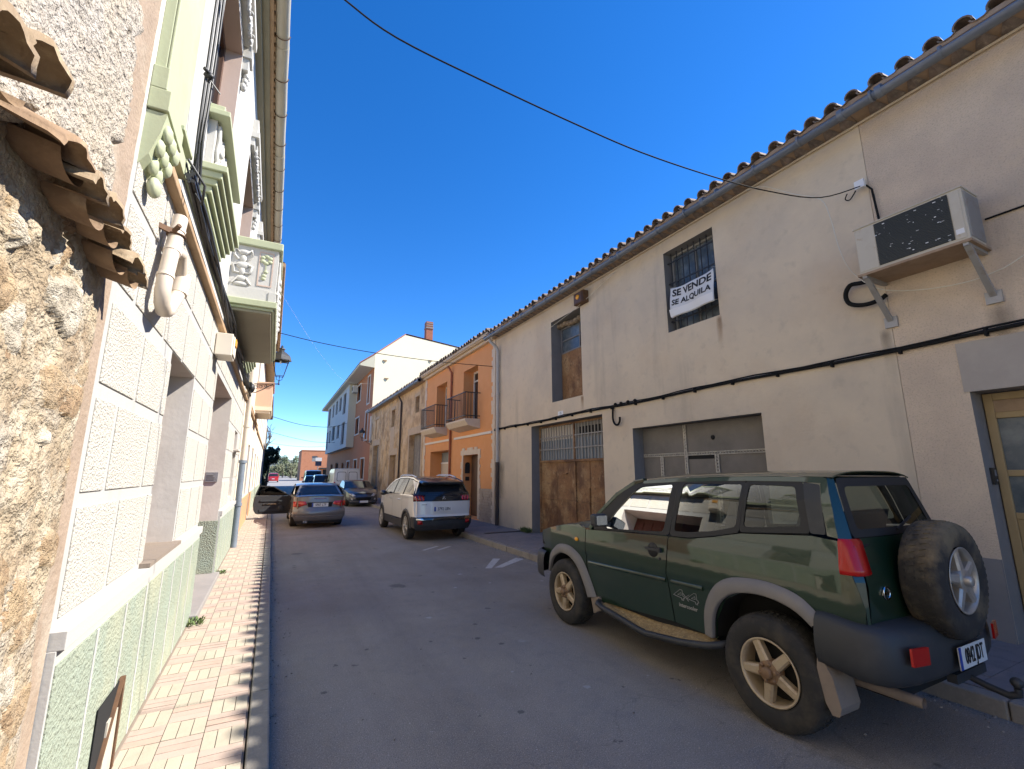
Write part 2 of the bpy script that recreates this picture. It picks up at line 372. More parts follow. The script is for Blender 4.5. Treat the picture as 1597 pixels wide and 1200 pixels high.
# ---------------------------------------------------------------- walls with openings
def cells(lo, hi, cuts):
    return sorted(set([lo, hi] + [c for c in cuts if lo < c < hi]))
def wall_x(g, X, dr, y0, y1, z0, z1, ops=(), mi=0, jmi=None, step=None):
    """wall face in the plane x=X facing dr (+1/-1); ops: (ya,yb,za,zb,depth) openings with reveals"""
    jmi = mi if jmi is None else jmi
    ys = cells(y0, y1, [o[0] for o in ops] + [o[1] for o in ops]); zs = cells(z0, z1, [o[2] for o in ops] + [o[3] for o in ops])
    for a, b in zip(ys, ys[1:]):
        for c, d in zip(zs, zs[1:]):
            m = ((a + b) / 2, (c + d) / 2)
            if any(o[0] < m[0] < o[1] and o[2] < m[1] < o[3] for o in ops): continue
            g.quad((X, a, c), (X, b, c), (X, b, d), (X, a, d), mi)
    for o in ops:
        a, b, c, d, t = o[:5]; x = X - dr * t
        g.quad((X, a, c), (x, a, c), (x, a, d), (X, a, d), jmi); g.quad((X, b, c), (x, b, c), (x, b, d), (X, b, d), jmi)
        g.quad((X, a, d), (x, a, d), (x, b, d), (X, b, d), jmi); g.quad((X, a, c), (x, a, c), (x, b, c), (X, b, c), jmi)
    return g
def shell(g, X, xb, y0, y1, z1, mi=0, ridge=None):
    """the closed rest of a building behind its street wall"""
    g.quad((X, y0, 0), (xb, y0, 0), (xb, y0, z1), (X, y0, z1), mi); g.quad((X, y1, 0), (xb, y1, 0), (xb, y1, z1), (X, y1, z1), mi)
    g.quad((xb, y0, 0), (xb, y1, 0), (xb, y1, z1), (xb, y0, z1), mi)
    if ridge:
        xm = (X + xb) / 2
        for y in (y0, y1): g.add([(X, y, z1), (xb, y, z1), (xm, y, ridge)], [(0, 1, 2)], mi)
def window(parent, X, dr, y0, y1, z0, z1, dep, fmat, gmat, fw=.05, bars=(), name="window"):
    """frame with its pane set dep behind the wall face"""
    x = X - dr * dep; g = MB(); xa, xb = sorted((x, x + dr * .05))
    g.box(xa, xb, y0, y0 + fw, z0, z1); g.box(xa, xb, y1 - fw, y1, z0, z1)
    g.box(xa, xb, y0 + fw, y1 - fw, z0, z0 + fw); g.box(xa, xb, y0 + fw, y1 - fw, z1 - fw, z1)
    for k, p in bars:
        if k == 'v': g.box(xa + .004, xb - .004, p - fw * .4, p + fw * .4, z0 + fw, z1 - fw)
        else: g.box(xa + .006, xb - .006, y0 + fw, y1 - fw, p - fw * .4, p + fw * .4)
    f = g.build(name, fmat, parent)
    xp = x + dr * .018
    p = MB().quad((xp, y0 + .004, z0 + .004), (xp, y1 - .004, z0 + .004), (xp, y1 - .004, z1 - .004), (xp, y0 + .004, z1 - .004)).build("pane", gmat, None, shift=parent['_loc'])
    p.parent = f
    return f
def tile_roof(g, Xe, z, slope, dr, y0, y1, length, sp=.24, r=.088, mi=0, seed=1, fine=3):
    """rows of half-round tiles running up the slope from the eave at Xe; dr: +1 when the roof rises towards +x"""
    random.seed(seed); n = int((y1 - y0) / sp); sp = (y1 - y0) / n; ca = math.cos(slope); sa = math.sin(slope)
    nk = 7
    def strip(yc, s0, s1, ra, rb, dz, tilt, up=True):
        vs = []
        for s, r_ in ((s0, ra), (s1, rb)):
            for k in range(nk + 1):
                a = math.pi * k / nk; h = r_ * math.sin(a) * (.95 if up else -.6)
                vs.append((Xe + dr * s * ca - dr * h * sa, yc + r_ * math.cos(a) + tilt * (s - s0), z + s * sa + h * ca + dz + (.03 if s == s0 and up else 0)))
        fs = [(k, k + 1, nk + 2 + k, nk + 1 + k) for k in range(nk)]
        g.add(vs, fs, mi, True)
        # thickness lip at the open end
        inner = [(Xe + dr * s0 * ca - dr * (ra - .016) * math.sin(math.pi * k / nk) * (.95 if up else -.6) * sa, yc + (ra - .016) * math.cos(math.pi * k / nk), z + s0 * sa + (ra - .016) * math.sin(math.pi * k / nk) * (.95 if up else -.6) * ca + dz + (.03 if up else 0)) for k in range(nk + 1)]
        g.add(vs[:nk + 1] + inner, [(k, k + 1, nk + 2 + k, nk + 1 + k) for k in range(nk)], mi)
    for i in range(n):
        yc = y0 + sp * (i + .5); s = random.uniform(-.03, .03)
        for q in range(fine):
            ra = r * random.uniform(.96, 1.05)
            strip(yc + random.uniform(-.012, .012), s + q * .36, s + q * .36 + .44, ra, ra * .82, .012 + random.uniform(-.006, .008), random.uniform(-.03, .03))
        if length > fine * .36: strip(yc, fine * .36, length, r, r, .0, 0)
        strip(yc + sp / 2, -.02 + s, min(length, 1.2), r * .95, r * .95, .035, 0, up=False)
    g.quad((Xe + dr * .05, y0, z - .01), (Xe + dr * .05, y1, z - .01), (Xe + dr * length * ca, y1, z + length * sa - .02), (Xe + dr * length * ca, y0, z + length * sa - .02), mi)
def rings(g, path_y, X, z, r, step, mi=0):
    y = path_y[0]
    while y < path_y[1]:
        g.tube([(X, y - .012, z), (X, y + .012, z)], r, 14, mi); y += step

XL = -.66
# ---------------------------------------------------------------- left: rubble house at the camera's shoulder
def stone_mat(name, base, dark, pale, mort, sc, rough_bump=1.0):
    m = mat(name, base, .95, [(dark, sc * .9, .42, .62, .8), (pale, sc * 1.7, .48, .66, .85), (mort, sc * .5, .52, .66, .8), (dark, sc * 9, .56, .72, .75), (pale, sc * 14, .56, .74, .6)],
            [('n', sc * 6, .9 * rough_bump, .03), ('n', sc * 22, .8 * rough_bump, .015), ('v', sc * 2.2, .4 * rough_bump, .02)])
    return m
M['rubble'] = stone_mat("ochre_rubble_stone", (.40, .32, .215), (.24, .17, .105), (.50, .44, .335), (.42, .385, .33), 4.6)
M['roughcast'] = mat("weathered_roughcast", (.48, .42, .34), .95, [((.40, .33, .25), 55, .52, .68, .7), ((.48, .45, .42), 1.6, .45, .7, .7), ((.62, .52, .38), 5, .5, .7, .5), ((.30, .24, .18), 24, .62, .74, .6)], [('n', 60, 1.0, .03), ('n', 160, .7, .01), ('v', 40, .4, .015)])
M['mortarstrip'] = mat("brown_mortar_strip", (.32, .24, .175), .9, [((.25, .185, .13), 5, .45, .7, .8), ((.42, .36, .285), 2.2, .52, .70, .8), ((.2, .14, .1), 30, .58, .72, .6)], [('n', 50, .4, .015)])
H1 = thing("rubble_house", (XL, -2, 0), "old house of bare ochre rubble with a ragged clay tile course, beside the cream house", "house")
def nz(y, z, s, k=0.): return noise.noise(Vector((y * s, z * s, 3.1 + k * .731)))
def rough_grid(name, y0, y1, z0, z1, d, fn, mats, parent, mfn):
    ny = int((y1 - y0) / d); nz_ = int((z1 - z0) / d); g = MB()
    vs = [(XL + fn(y0 + (y1 - y0) * i / ny, z0 + (z1 - z0) * j / nz_), y0 + (y1 - y0) * i / ny, z0 + (z1 - z0) * j / nz_) for j in range(nz_ + 1) for i in range(ny + 1)]
    fs = []; ms = []
    for j in range(nz_):
        for i in range(ny):
            fs.append((j * (ny + 1) + i, j * (ny + 1) + i + 1, (j + 1) * (ny + 1) + i + 1, (j + 1) * (ny + 1) + i)); ms.append(mfn(y0 + (y1 - y0) * (i + .5) / ny, z0 + (z1 - z0) * (j + .5) / nz_))
    g.v = vs; g.f = fs; g.m = ms; g.s = [True] * len(fs)
    return g.build(name, mats, parent)
def cell(y, z):
    p = Vector((y * 5.6, z * 7.6, 0)) + noise.noise_vector(Vector((y * 2.4, z * 2.4, 7))) * .5 + noise.noise_vector(Vector((y * 11, z * 11, 2))) * .10
    ds, ps = noise.voronoi(p)
    return min(1., (ds[1] - ds[0]) * 2.4), int(abs(ps[0].x * 91.7 + ps[0].y * 57.3) * 100) % 100
def strip_k(y, z): return min(1., max(0., (2.235 + .035 * nz(0, z, 3) + .02 * nz(0, z, 11) - y) / .045))
def rubble_d(y, z):
    e, h = cell(y, z); bare = h < 34                     # bare stones stand out of a rough lime bedding
    v = (.020 + .018 * (h % 10) / 10) * min(1., e * 2.2) ** .5 + .010 * nz(y, z, 9, h) if bare and e > .12 else .010 + .012 * nz(y, z, 6)
    v += .016 * nz(y, z, 3.2) + .009 * nz(y, z, 17) + .006 * nz(y, z, 42) + .0045 * nz(y, z, 85) - .03 * max(0, nz(y, z, 8, 3) - .38)
    pr = min(1., max(0., (2.24 - y) / .45))
    return .004 + strip_k(y, z) * (max(v, -.02) * (.30 + .70 * pr) + .008 + .016 * pr)
def rubble_m(y, z):
    if strip_k(y, z) < .5: return 1
    e, h = cell(y, z)
    return 0 if h >= 34 or e < .12 else 2 + h % 3
RS = [stone_mat("bare_rubble_stone", c, d, p, m_, 9.0, .8) for c, d, p, m_ in (((.40, .29, .17), (.25, .16, .09), (.50, .39, .26), (.42, .33, .22)), ((.47, .41, .32), (.33, .28, .21), (.55, .50, .41), (.42, .37, .29)), ((.36, .24, .135), (.22, .14, .08), (.48, .36, .22), (.40, .31, .20)))]
rough_grid("rubble_wall", .32, 2.335, -.02, 2.46, .0088, rubble_d, [M['rubble'], M['mortarstrip']] + RS, H1, rubble_m)
def edge_y(z): return 2.06 + .035 * nz(0, z, 1.6) + .035 * nz(0, z, 6, 2) + .02 * nz(0, z, 17, 4)
def cast_d(y, z):
    e = edge_y(z); k = min(1., max(0., (e - y) / .018))
    hole = max(0., nz(y, z, 9, 12) - .12) * .16 if y > e - .15 else 0
    return .002 + k * (.040 + .008 * nz(y, z, 30) + .007 * nz(y, z, 55) + .006 * nz(y, z, 3) - hole) + .003 * nz(y, z, 12)
rough_grid("roughcast_wall", .25, 2.335, 2.46, 5.3, .0145, cast_d, [M['roughcast'], M['mortarstrip']], H1, lambda y, z: 1 if y > edge_y(z) else 0)
g = MB(); g.box(-9, XL - .03, -4, 2.33, 0, 6.8, 0); g.box(-9, XL, -4, .25, 0, 6.8, 0); g.box(XL - .05, XL + .004, .25, 2.335, 5.3, 6.8, 1)
g.build("house_core", [M['roughcast'], M['mortarstrip']], H1)
# clay tile course sticking out of the wall: every tile slumps a little differently
random.seed(21); g = MB(); nk = 10; nr = 7
for i, (yc, ln) in enumerate([(.47, .165), (.70, .17), (.86, .175), (1.02, .18), (1.18, .18), (1.37, .17), (1.55, .175), (1.72, .165), (1.88, .15), (2.03, .16), (2.17, .14)]):
    r0 = random.uniform(.080, .100); tl = random.uniform(-.18, .18); drop = random.uniform(.03, .10); zz = 2.50 - .075 * i / 10 + random.uniform(-.02, .02); roll = random.uniform(-.28, .28); fl = random.uniform(.50, .72); th = .021
    def P(q, k, rin):
        s = q / (nr - 1); rr = r0 * (.90 + .10 * s) - rin; a = math.pi * k / nk; edge = .010 * noise.noise(Vector((i * 3.1, k * .8, 2))) + .014 * noise.noise(Vector((i * 5.1, k * .35, 4)))
        u = rr * math.cos(a); v_ = rr * fl * math.sin(a); c, sn = math.cos(roll), math.sin(roll)
        n = .004 * noise.noise(Vector((i * 7 + q * .9, k * .9, rin * 50)))
        return (XL - .05 + (ln + .05) * s + (edge if q == nr - 1 else 0), yc + tl * (ln * s) + u * c - v_ * sn + n, zz - drop * s + u * sn + v_ * c + n)
    o = [[P(q, k, 0) for k in range(nk + 1)] for q in range(nr)]; n_ = [[P(q, k, th) for k in range(nk + 1)] for q in range(nr)]; vs = sum(o, []) + sum(n_, []); c_ = nr * (nk + 1); fs = []
    for q in range(nr - 1):
        for k in range(nk): a = q * (nk + 1) + k; b = a + nk + 1; fs += [(a, a + 1, b + 1, b), (c_ + a, c_ + a + 1, c_ + b + 1, c_ + b)]
        for k in (0, nk): a = q * (nk + 1) + k; fs.append((a, a + nk + 1, c_ + a + nk + 1, c_ + a))
    for k in range(nk): a = (nr - 1) * (nk + 1) + k; fs.append((a, a + 1, c_ + a + 1, c_ + a))
    g.add(vs, fs, random.choice((0, 0, 1)), True)
    if i < 10 and i != 4:        # channel tile between two covers
        ym = yc + .10; rows = []; dz = random.uniform(-.02, .01)
        for q in range(2): rows += [(XL - .05 + (ln * .75 + .05) * q, ym + .078 * math.cos(math.pi * k / nk), zz + dz - .012 - .05 * q - .045 * math.sin(math.pi * k / nk)) for k in range(nk + 1)]
        g.add(rows, [(k, k + 1, nk + 2 + k, nk + 1 + k) for k in range(nk)], 1, True)
    for q in range(4):          # crumbs of bedding mortar on the wall
        c = Vector((XL + .015 + random.uniform(0, .03), yc + random.uniform(-.12, .12), zz + random.uniform(-.03, .085))); r1 = random.uniform(.025, .05); o_ = len(g.v)
        g.ball(c, r1 * .8, r1 * 1.2, r1 * .8, 8, 2)
        for w_ in range(o_, len(g.v)): d = Vector(g.v[w_]) - c; g.v[w_] = tuple(c + d * (1 + .5 * noise.noise(Vector(g.v[w_]) * 30)))
g.build("tile_course", [M['tileclay'], mat("burnt_clay_tile", (.25, .165, .10), .9, [((.15, .095, .06), 7, .42, .66, .8), ((.36, .27, .17), 12, .52, .7, .6)], [('n', 50, .5, .01)]), M['roughcast']], H1)

# ---------------------------------------------------------------- left: cream house with green trim
H2 = thing("cream_house", (XL, 7, 0), "cream pebble-stucco house with pale green plinth, mouldings and an ornate corner balcony", "house")
W2 = dict(win=(3.66, 4.65, 1.09, 2.43, .20), door=(6.12, 8.32, .18, 2.78, .55), small=(9.72, 10.45, 1.2, 2.40, .34))
up = [(3.72, 4.92, 4.42, 5.97, .21), (6.62, 8.12, 3.62, 5.97, .24), (9.6, 10.8, 4.42, 5.97, .21)]
Y0, Y1 = 2.34, 11.55
g = MB(); wall_x(g, XL, 1, Y0, Y1, 0, 3.24, list(W2.values()), 0, 1); wall_x(g, XL, 1, Y0, Y1, 3.24, 7.25, up, 2, 3)
shell(g, XL, -9, Y0, Y1, 7.25, 2)
wall = g.build("wall", [M['band'], M['jamb'], M['wh_smooth'], M['pink_jamb']], H2)
# rough stucco panels between the flat bands
g = MB(); rows = [(1.10, 1.50), (1.555, 1.935), (1.995, 2.34), (2.435, 2.80), (2.86, 3.19)]
ops = [W2['win'], W2['door'], W2['small']]
for ri, (za, zb) in enumerate(rows):
    ja = [Y0 + .03, Y0 + (.34 if ri % 2 else .60)]
    while ja[-1] < Y1 - .75: ja.append(ja[-1] + (.66 if ri % 2 else .58))
    ja.append(Y1 - .03)
    for a, b in zip(ja, ja[1:]):
        a += .026; b -= .026; segs = [(a, b)]
        for o in ops:
            if o[3] > za + .02 and o[2] < zb - .02:
                ns = []
                for p, q in segs:
                    if o[1] <= p or o[0] >= q: ns.append((p, q))
                    else:
                        if o[0] - .004 > p: ns.append((p, o[0] - .004))
                        if o[1] + .004 < q: ns.append((o[1] + .004, q))
                segs = ns
        for p, q in segs:
            zt = zb; z_ = za
            for o in ops:
                if o[0] < q and o[1] > p and o[2] < zb and o[3] > za:
                    pass
            if q - p > .05: g.box(XL - .002, XL + .006, p, q, z_, zt)
g.build("stucco_panels", M['wh_rough'], H2, bevel=.004)
# plinth with narrow white joints
g = MB()
def plinth(a, b, z1=1.0):
    g.box(XL - .002, XL + .030, a, b, .06, z1, 0)
    y = a + .0
    ys_ = [a - .005]
    while ys_[-1] < b - .55: ys_.append(ys_[-1] + .46)
    ys_.append(b - .02)
    g.box(XL + .028, XL + .036, a + .012, b - .004, .13, z1 - .05, 1)
    for q in ys_[1:-1]:
        w_ = .012 + .006 * noise.noise(Vector((q * 9, 2, 1))); k_ = 8
        for e in range(k_):
            za, zb = .13 + (z1 - .18) * e / k_, .13 + (z1 - .18) * (e + 1) / k_; o_ = .006 * noise.noise(Vector((q * 5, e * 1.7, 3))); g.box(XL + .035, XL + .0395 + .001 * (e % 2), q - w_ + o_, q + w_ + o_, za, zb, 0)
    g.box(XL - .004, XL + .052, a + .002, b - .002, z1, z1 + .065, 0)
    g.box(XL - .003, XL + .05, a + .001, b - .001, .06, .125, 2)
plinth(Y0, 6.10); g.build("plinth", [M['band'], M['green_rough'], M['mortar']], H2, bevel=.006)
g = MB(); plinth(8.34, Y1)
g.box(XL - .52, XL + .012, 8.312, 8.334, .19, .93, 1)
g.build("plinth", [M['band'], M['green_rough'], M['mortar']], H2, bevel=.006)
g = MB(); g.box(XL - .53, XL + .10, 6.0, 8.4, .10, .188); g.build("door_step", M['cement'], H2, bevel=.01)
g = MB(); g.box(XL - .19, XL + .055, 3.60, 4.70, 1.067, 1.092); g.build("window_sill", M['mortar'], H2)
# broken utility hatch low in the plinth
g = MB(); g.box(XL + .041, XL + .044, 2.98, 3.34, .14, .55, 0); g.bar((XL + .05, 3.35, .13), (XL + .05, 3.35, .56), .03, .02, 1); g.bar((XL + .05, 3.0, .14), (XL + .05, 3.34, .56), .02, .02, 1); g.box(XL + .044, XL + .052, 3.16, 3.33, .14, .42, 2)
g.build("utility_hatch", [M['dark'], M['rust'], M['acwhite']], H2)
window(H2, XL, 1, 3.66, 4.65, 1.09, 2.43, .235, M['woodark'], M['mirrorglass'], .05, [('v', 4.15)] + [('h', 1.2 + .13 * k) for k in range(10)])
for zz in (1.25, 1.5, 1.75, 2.0, 2.25):
    pass
g = MB()
for zz in (1.18, 1.50, 1.80, 2.10):
    g.bar((XL - .05, 3.662, zz), (XL - .05, 3.70, zz), .018, .018); g.ball((XL - .05, 3.71, zz), .02, .022, .018, 8)
g.bar((XL - .05, 3.668, 1.10), (XL - .05, 3.668, 2.42), .012, .012)
g.build("window_bars", M['rust'], H2)
g = MB(); g.box(XL - .54, XL - .46, 6.121, 8.319, .19, 2.779); 
for k in range(8): g.box(XL - .462, XL - .446, 6.16 + k * .27, 6.38 + k * .27, .25, 2.7)
g.box(XL - .46, XL - .38, 6.122, 6.16, .19, 2.77); d = g.build("door", mat("red_brown_wood", (.15, .045, .03), .5, [((.09, .03, .02), 6, .45, .7, .6, (4, 4, .4))]), H2)
window(H2, XL, 1, 9.72, 10.45, 1.2, 2.40, .33, M['whitetrim'], M['darkglass'], .06)
g = MB(); g.box(XL - .004, XL + .09, 9.68, 10.5, 2.03, 2.06); g.build("awning_box", M['jamb'], H2)
# string course above the ground floor: brown lath, then green band
g = MB(); g.box(XL - .002, XL + .055, 2.62, Y1, 3.19, 3.245, 0); g.box(XL - .002, XL + .04, 2.62, Y1, 3.46, 3.56, 1); g.box(XL - .002, XL + .022, 2.9, Y1, 3.56, 3.62, 1)
g.build("string_course", [M['brown_mould'], M['green_trim']], H2, bevel=.008)
# corner pilaster with its carved corbel
g = MB()
g.box(XL - .002, XL + .045, 2.40, 2.92, 3.42, 7.0); g.box(XL + .045, XL + .058, 2.40, 2.62, 3.53, 7.0)
g.box(XL + .0, XL + .065, 2.38, 2.72, 3.40, 3.52); g.box(XL + .0, XL + .085, 2.38, 2.70, 3.29, 3.40)
g.poly([(XL, 2.39, 3.28), (XL + .08, 2.39, 3.28), (XL + .065, 2.39, 3.18), (XL + .035, 2.39, 3.06), (XL, 2.39, 3.0)], (0, .27, 0))
g.box(XL, XL + .06, 2.725, 3.02, 3.32, 3.415); g.box(XL + .0, XL + .075, 2.75, 3.03, 3.465, 3.495)
for r_ in range(3):
    for k in range(3 - (r_ > 1)):
        g.ball((XL + .075 - .022 * r_, 2.45 + .085 * k + .04 * (r_ > 1), 3.21 - .075 * r_), .026, .042, .048, 10)
g.ball((XL + .04, 2.53, 2.97), .03, .05, .05, 10)
g.build("corner_pilaster", M['green_trim'], H2, bevel=.008)
def ornament(g, X, ya, yb, za, zb, mi=0, n=None):
    """row of carved rosettes with scrolls in relief on the face x=X"""
    n = n or max(1, int((yb - ya) / .26))
    for k in range(n):
        yc = ya + (yb - ya) * (k + .5) / n; h = zb - za; zc = (za + zb) / 2; wv = (yb - ya) / n
        for a in range(6):
            t = a * math.pi / 3; g.ball((X + .012, yc + .26 * wv * math.cos(t), zc + .24 * h * math.sin(t)), .020, .15 * wv, .11 * h, 8, mi)
        g.ball((X + .03, yc, zc), .026, .11 * wv, .09 * h, 8, mi)
        for sgn in (-1, 1):
            g.tube([(X + .012, yc + sgn * wv * .42, za + h * .06), (X + .02, yc + sgn * wv * .30, za + h * .20), (X + .012, yc + sgn * wv * .44, za + h * .42), (X + .02, yc + sgn * wv * .36, za + h * .66), (X + .012, yc + sgn * wv * .44, zb - h * .05)], .017, 6, mi)
# small balconets: stepped green corbel, pierced parapet, rail
for ya, yb in ((3.70, 4.96), (9.56, 10.84)):
    g = MB()
    for k in range(5): g.box(XL - .002, XL + .05 + .030 * k, ya - .02 * k + .05, yb + .02 * k - .05, 3.62 + .052 * k, 3.672 + .052 * k, 0)
    g.box(XL - .002, XL + .055, ya + .06, yb - .06, 3.88, 4.30, 1); ornament(g, XL + .055, ya + .08, yb - .08, 3.90, 4.29, 1, 5)
    g.box(XL - .002, XL + .14, ya - .02, yb + .02, 4.30, 4.345, 0); g.box(XL - .002, XL + .10, ya + .01, yb - .01, 4.345, 4.40, 0)
    g.build("balconet", [M['green_trim'], M['wh_smooth']], H2, bevel=.006)
# carved brackets and hoods over the upper openings
for (ya, yb, za, zb, t) in up:
    g = MB()
    g.box(XL - .002, XL + .05, ya - .02, yb + .16, 6.10, 6.22); g.box(XL - .002, XL + .10, ya - .04, yb + .19, 6.22, 6.30); g.box(XL - .002, XL + .07, ya, yb + .14, 6.30, 6.52)
    ornament(g, XL + .05, ya + .1, yb, 6.02, 6.2, 0, 4)
    y = yb + .10
    g.box(XL - .002, XL + .085, y - .08, y + .10, 5.98, 6.10); g.box(XL - .002, XL + .06, y - .06, y + .08, 5.84, 5.98)
    for k in range(3): g.ball((XL + .05 - .012 * k, y + .01, 5.80 - .06 * k), .035, .05, .045, 8)
    g.build("carved_hood", M['wh_smooth'], H2, bevel=.006)
    window(H2, XL, 1, ya, yb, za, zb, t - .01, M['woodark'], M['darkglass'], .07, [('v', (ya + yb) / 2)])
# corner balcony
g = MB(); xo = -.125; ya, yb = 6.02, 9.02
g.box(XL - .002, xo, ya, yb, 3.60, 3.68, 0); g.box(XL - .002, xo - .03, ya + .03, yb - .03, 3.565, 3.60, 0); g.box(XL - .002, xo - .055, ya + .05, yb - .05, 3.53, 3.565, 1)
b = g.build("balcony", [M['green_trim'], M['soffit']], H2, bevel=.008)
g = MB(); xi = xo - .10
g.box(XL, xi, ya + .04, ya + .12, 3.68, 4.36, 0); g.box(xi, xo - .03, ya + .04, yb - .04, 3.68, 4.36, 0); g.box(XL, xi, yb - .12, yb - .04, 3.68, 4.36, 0)
g.box(XL, xi + .02, ya + .028, ya + .04, 3.68, 3.82, 0); g.box(xi + .0, xo - .022, ya + .02, yb - .02, 3.68, 3.80, 0)
p = g.build("parapet", M['wh_smooth'], None, shift=H2['_loc']); p.parent = b
g = MB(); g.box(XL, xo + .01, ya + .0, ya + .15, 4.36, 4.46); g.box(xi - .03, xo + .01, ya + .15, yb, 4.36, 4.46); g.box(XL, xi - .03, yb - .15, yb, 4.36, 4.46)
p = g.build("coping", M['green_trim'], None, shift=H2['_loc'], bevel=.012); p.parent = b
g = MB(); yf = ya + .038      # carved vase and leaf on the near face, rosettes along the front
xc = -.53
for zc, rx, rz in ((4.27, .07, .035), (4.18, .035, .05), (4.10, .075, .05), (4.02, .035, .055), (3.93, .06, .04), (3.86, .085, .03)):
    g.ball((xc, yf, zc), rx, .022, rz, 10)
for sgn in (-1, 1):
    g.tube([(xc + sgn * .02, yf, 4.24), (xc + sgn * .085, yf - .012, 4.30), (xc + sgn * .095, yf - .012, 4.22), (xc + sgn * .05, yf, 4.17)], .014, 6)
    g.tube([(xc + sgn * .03, yf, 4.12), (xc + sgn * .10, yf - .012, 4.09), (xc + sgn * .085, yf - .012, 4.0), (xc + sgn * .03, yf, 4.0)], .015, 6)
    g.tube([(xc + sgn * .03, yf, 3.96), (xc + sgn * .07, yf - .01, 3.90), (xc + sgn * .10, yf - .01, 3.86)], .013, 6)
p = g.build("carved_vase", M['wh_smooth'], None, shift=H2['_loc']); p.parent = b
g = MB(); ornament(g, xo - .03, ya + .25, yb - .2, 3.84, 4.34, 0, 9)
p = g.build("carved_frieze", M['wh_smooth'], None, shift=H2['_loc']); p.parent = b
g = MB(); xc = -.285
for t in (0, 60, 120, 180, 240, 300): g.ball((xc + .045 * math.cos(rad(t + 30)), yf, 4.22 + .045 * math.sin(rad(t + 30))), .032, .014, .026, 8)
g.bar((xc, yf, 4.2), (xc, yf, 3.99), .012, .012)
for z_ in (4.06, 4.01, 3.97): g.ball((xc + random.uniform(-.02, .02), yf, z_), .028, .012, .022, 8)
p = g.build("carved_flower", M['green_trim'], None, shift=H2['_loc']); p.parent = b
g = MB(); g.box(-.365, -.205, yf - .004, yf + .0, 3.87, 3.885); g.box(-.365, -.205, yf - .004, yf, 4.305, 4.32); g.box(-.365, -.353, yf - .004, yf, 3.885, 4.305); g.box(-.217, -.205, yf - .004, yf, 3.885, 4.305)
p = g.build("panel_frame", M['pink_jamb'], None, shift=H2['_loc']); p.parent = b
# eave, moulding and gutter
g = MB(); g.box(XL - .0, -.50, Y0, Y1, 6.98, 7.04, 0); g.box(XL, -.58, Y0, Y1, 6.90, 6.98, 0); g.box(-.50, -.455, Y0, Y1, 7.0, 7.12, 1)
for k in range(60):
    y = Y0 + .08 + k * .153
    if y < Y1 - .1: g.box(-.455, -.438, y, y + .08, 7.02, 7.10, 1)
g.poly([(-.5, Y0, 7.12), (XL, Y0, 7.25), (-5, Y0, 8.4), (-9, Y0, 7.3), (-9, Y0, 7.2), (-5, Y0, 8.3), (-.5, Y0, 7.05)], (0, Y1 - Y0, 0), 2)
g.build("eave", [M['soffit'], M['brown_mould'], M['tile']], H2)
g = MB(); xs_ = -.365; zg = 7.10
for k in range(8):
    a, b_ = Y0 + k * 1.15, min(Y0 + (k + 1) * 1.15 + .05, Y1)
    dz = .012 * math.sin(k * 2.3)
    g.tube([(xs_, a, zg + dz), (xs_ + .006 * math.cos(k), (a + b_) / 2, zg), (xs_, b_, zg - dz)], .082 + .003 * (k % 2), 16)
gt = g.build("gutter", M['gutter_beige'], H2)
y = Y0 + .4
while y < Y1:
    p = MB().tube([(-.47, y, 7.12)] + [(xs_ + .09 * math.cos(t), y, zg + .09 * math.sin(t)) for t in [math.pi + q * math.pi / 8 for q in range(9)]], .006, 5).build("gutter_hook", M['rust'], None, shift=H2['_loc']); p.parent = gt; y += .72
# bent drain pipe on the stucco
px = [(2.985, 3.06), (2.95, 2.95), (2.89, 2.79), (2.845, 2.64), (2.835, 2.57), (2.86, 2.51), (2.92, 2.485), (2.985, 2.505), (3.06, 2.565), (3.15, 2.64), (3.21, 2.69)]
g = MB(); x_ = XL + .07
g.tube([(x_, a, b_) for a, b_ in px], .037, 14)
g.tube([(x_, 3.19, 2.675), (x_, 3.225, 2.80)], [.047, .052], 14); g.tube([(x_, 3.215, 2.78), (x_, 3.12, 2.90), (x_, 2.98, 2.86), (x_, 2.90, 2.80)], .035, 12)
for a, b_ in ((2.955, 2.97), (2.905, 2.83), (2.85, 2.66)): g.tube([(x_, a, b_), (x_, a - .006, b_ - .018)], .041, 14)
dp = g.build("drain_pipe", M['pipe_beige'], H2)
g = MB(); g.tube([(x_ + .042 * math.cos(t), 2.94 + .042 * math.sin(t), 2.93) for t in [k * math.pi / 8 for k in range(17)]], .006, 5); g.bar((XL, 2.86, 2.94), (x_, 2.93, 2.94), .016, .03); g.tube([(x_, 2.88, 2.93), (x_ + .03, 2.84, 2.95)], .012, 6)
p = g.build("pipe_clamp", M['rust'], None, shift=H2['_loc']); p.parent = dp
# downpipe at the far corner: beige above, blue-grey iron below
g = MB(); g.tube([(XL + .09, 11.42, 6.9), (XL + .09, 11.42, 1.9)], .055, 12)
for z_ in (5.2, 3.4, 2.6): g.tube([(XL + .09, 11.42, z_), (XL + .09, 11.42, z_ + .05)], .066, 12)
g.build("downpipe", M['pipe_beige'], H2)
g = MB(); g.tube([(XL + .09, 11.42, 1.9), (XL + .09, 11.42, .12)], .06, 12)
for z_ in (1.84, .95): g.tube([(XL + .09, 11.42, z_), (XL + .09, 11.42, z_ + .06)], .075, 12)
g.build("iron_downpipe", M['bluegrey'], H2)

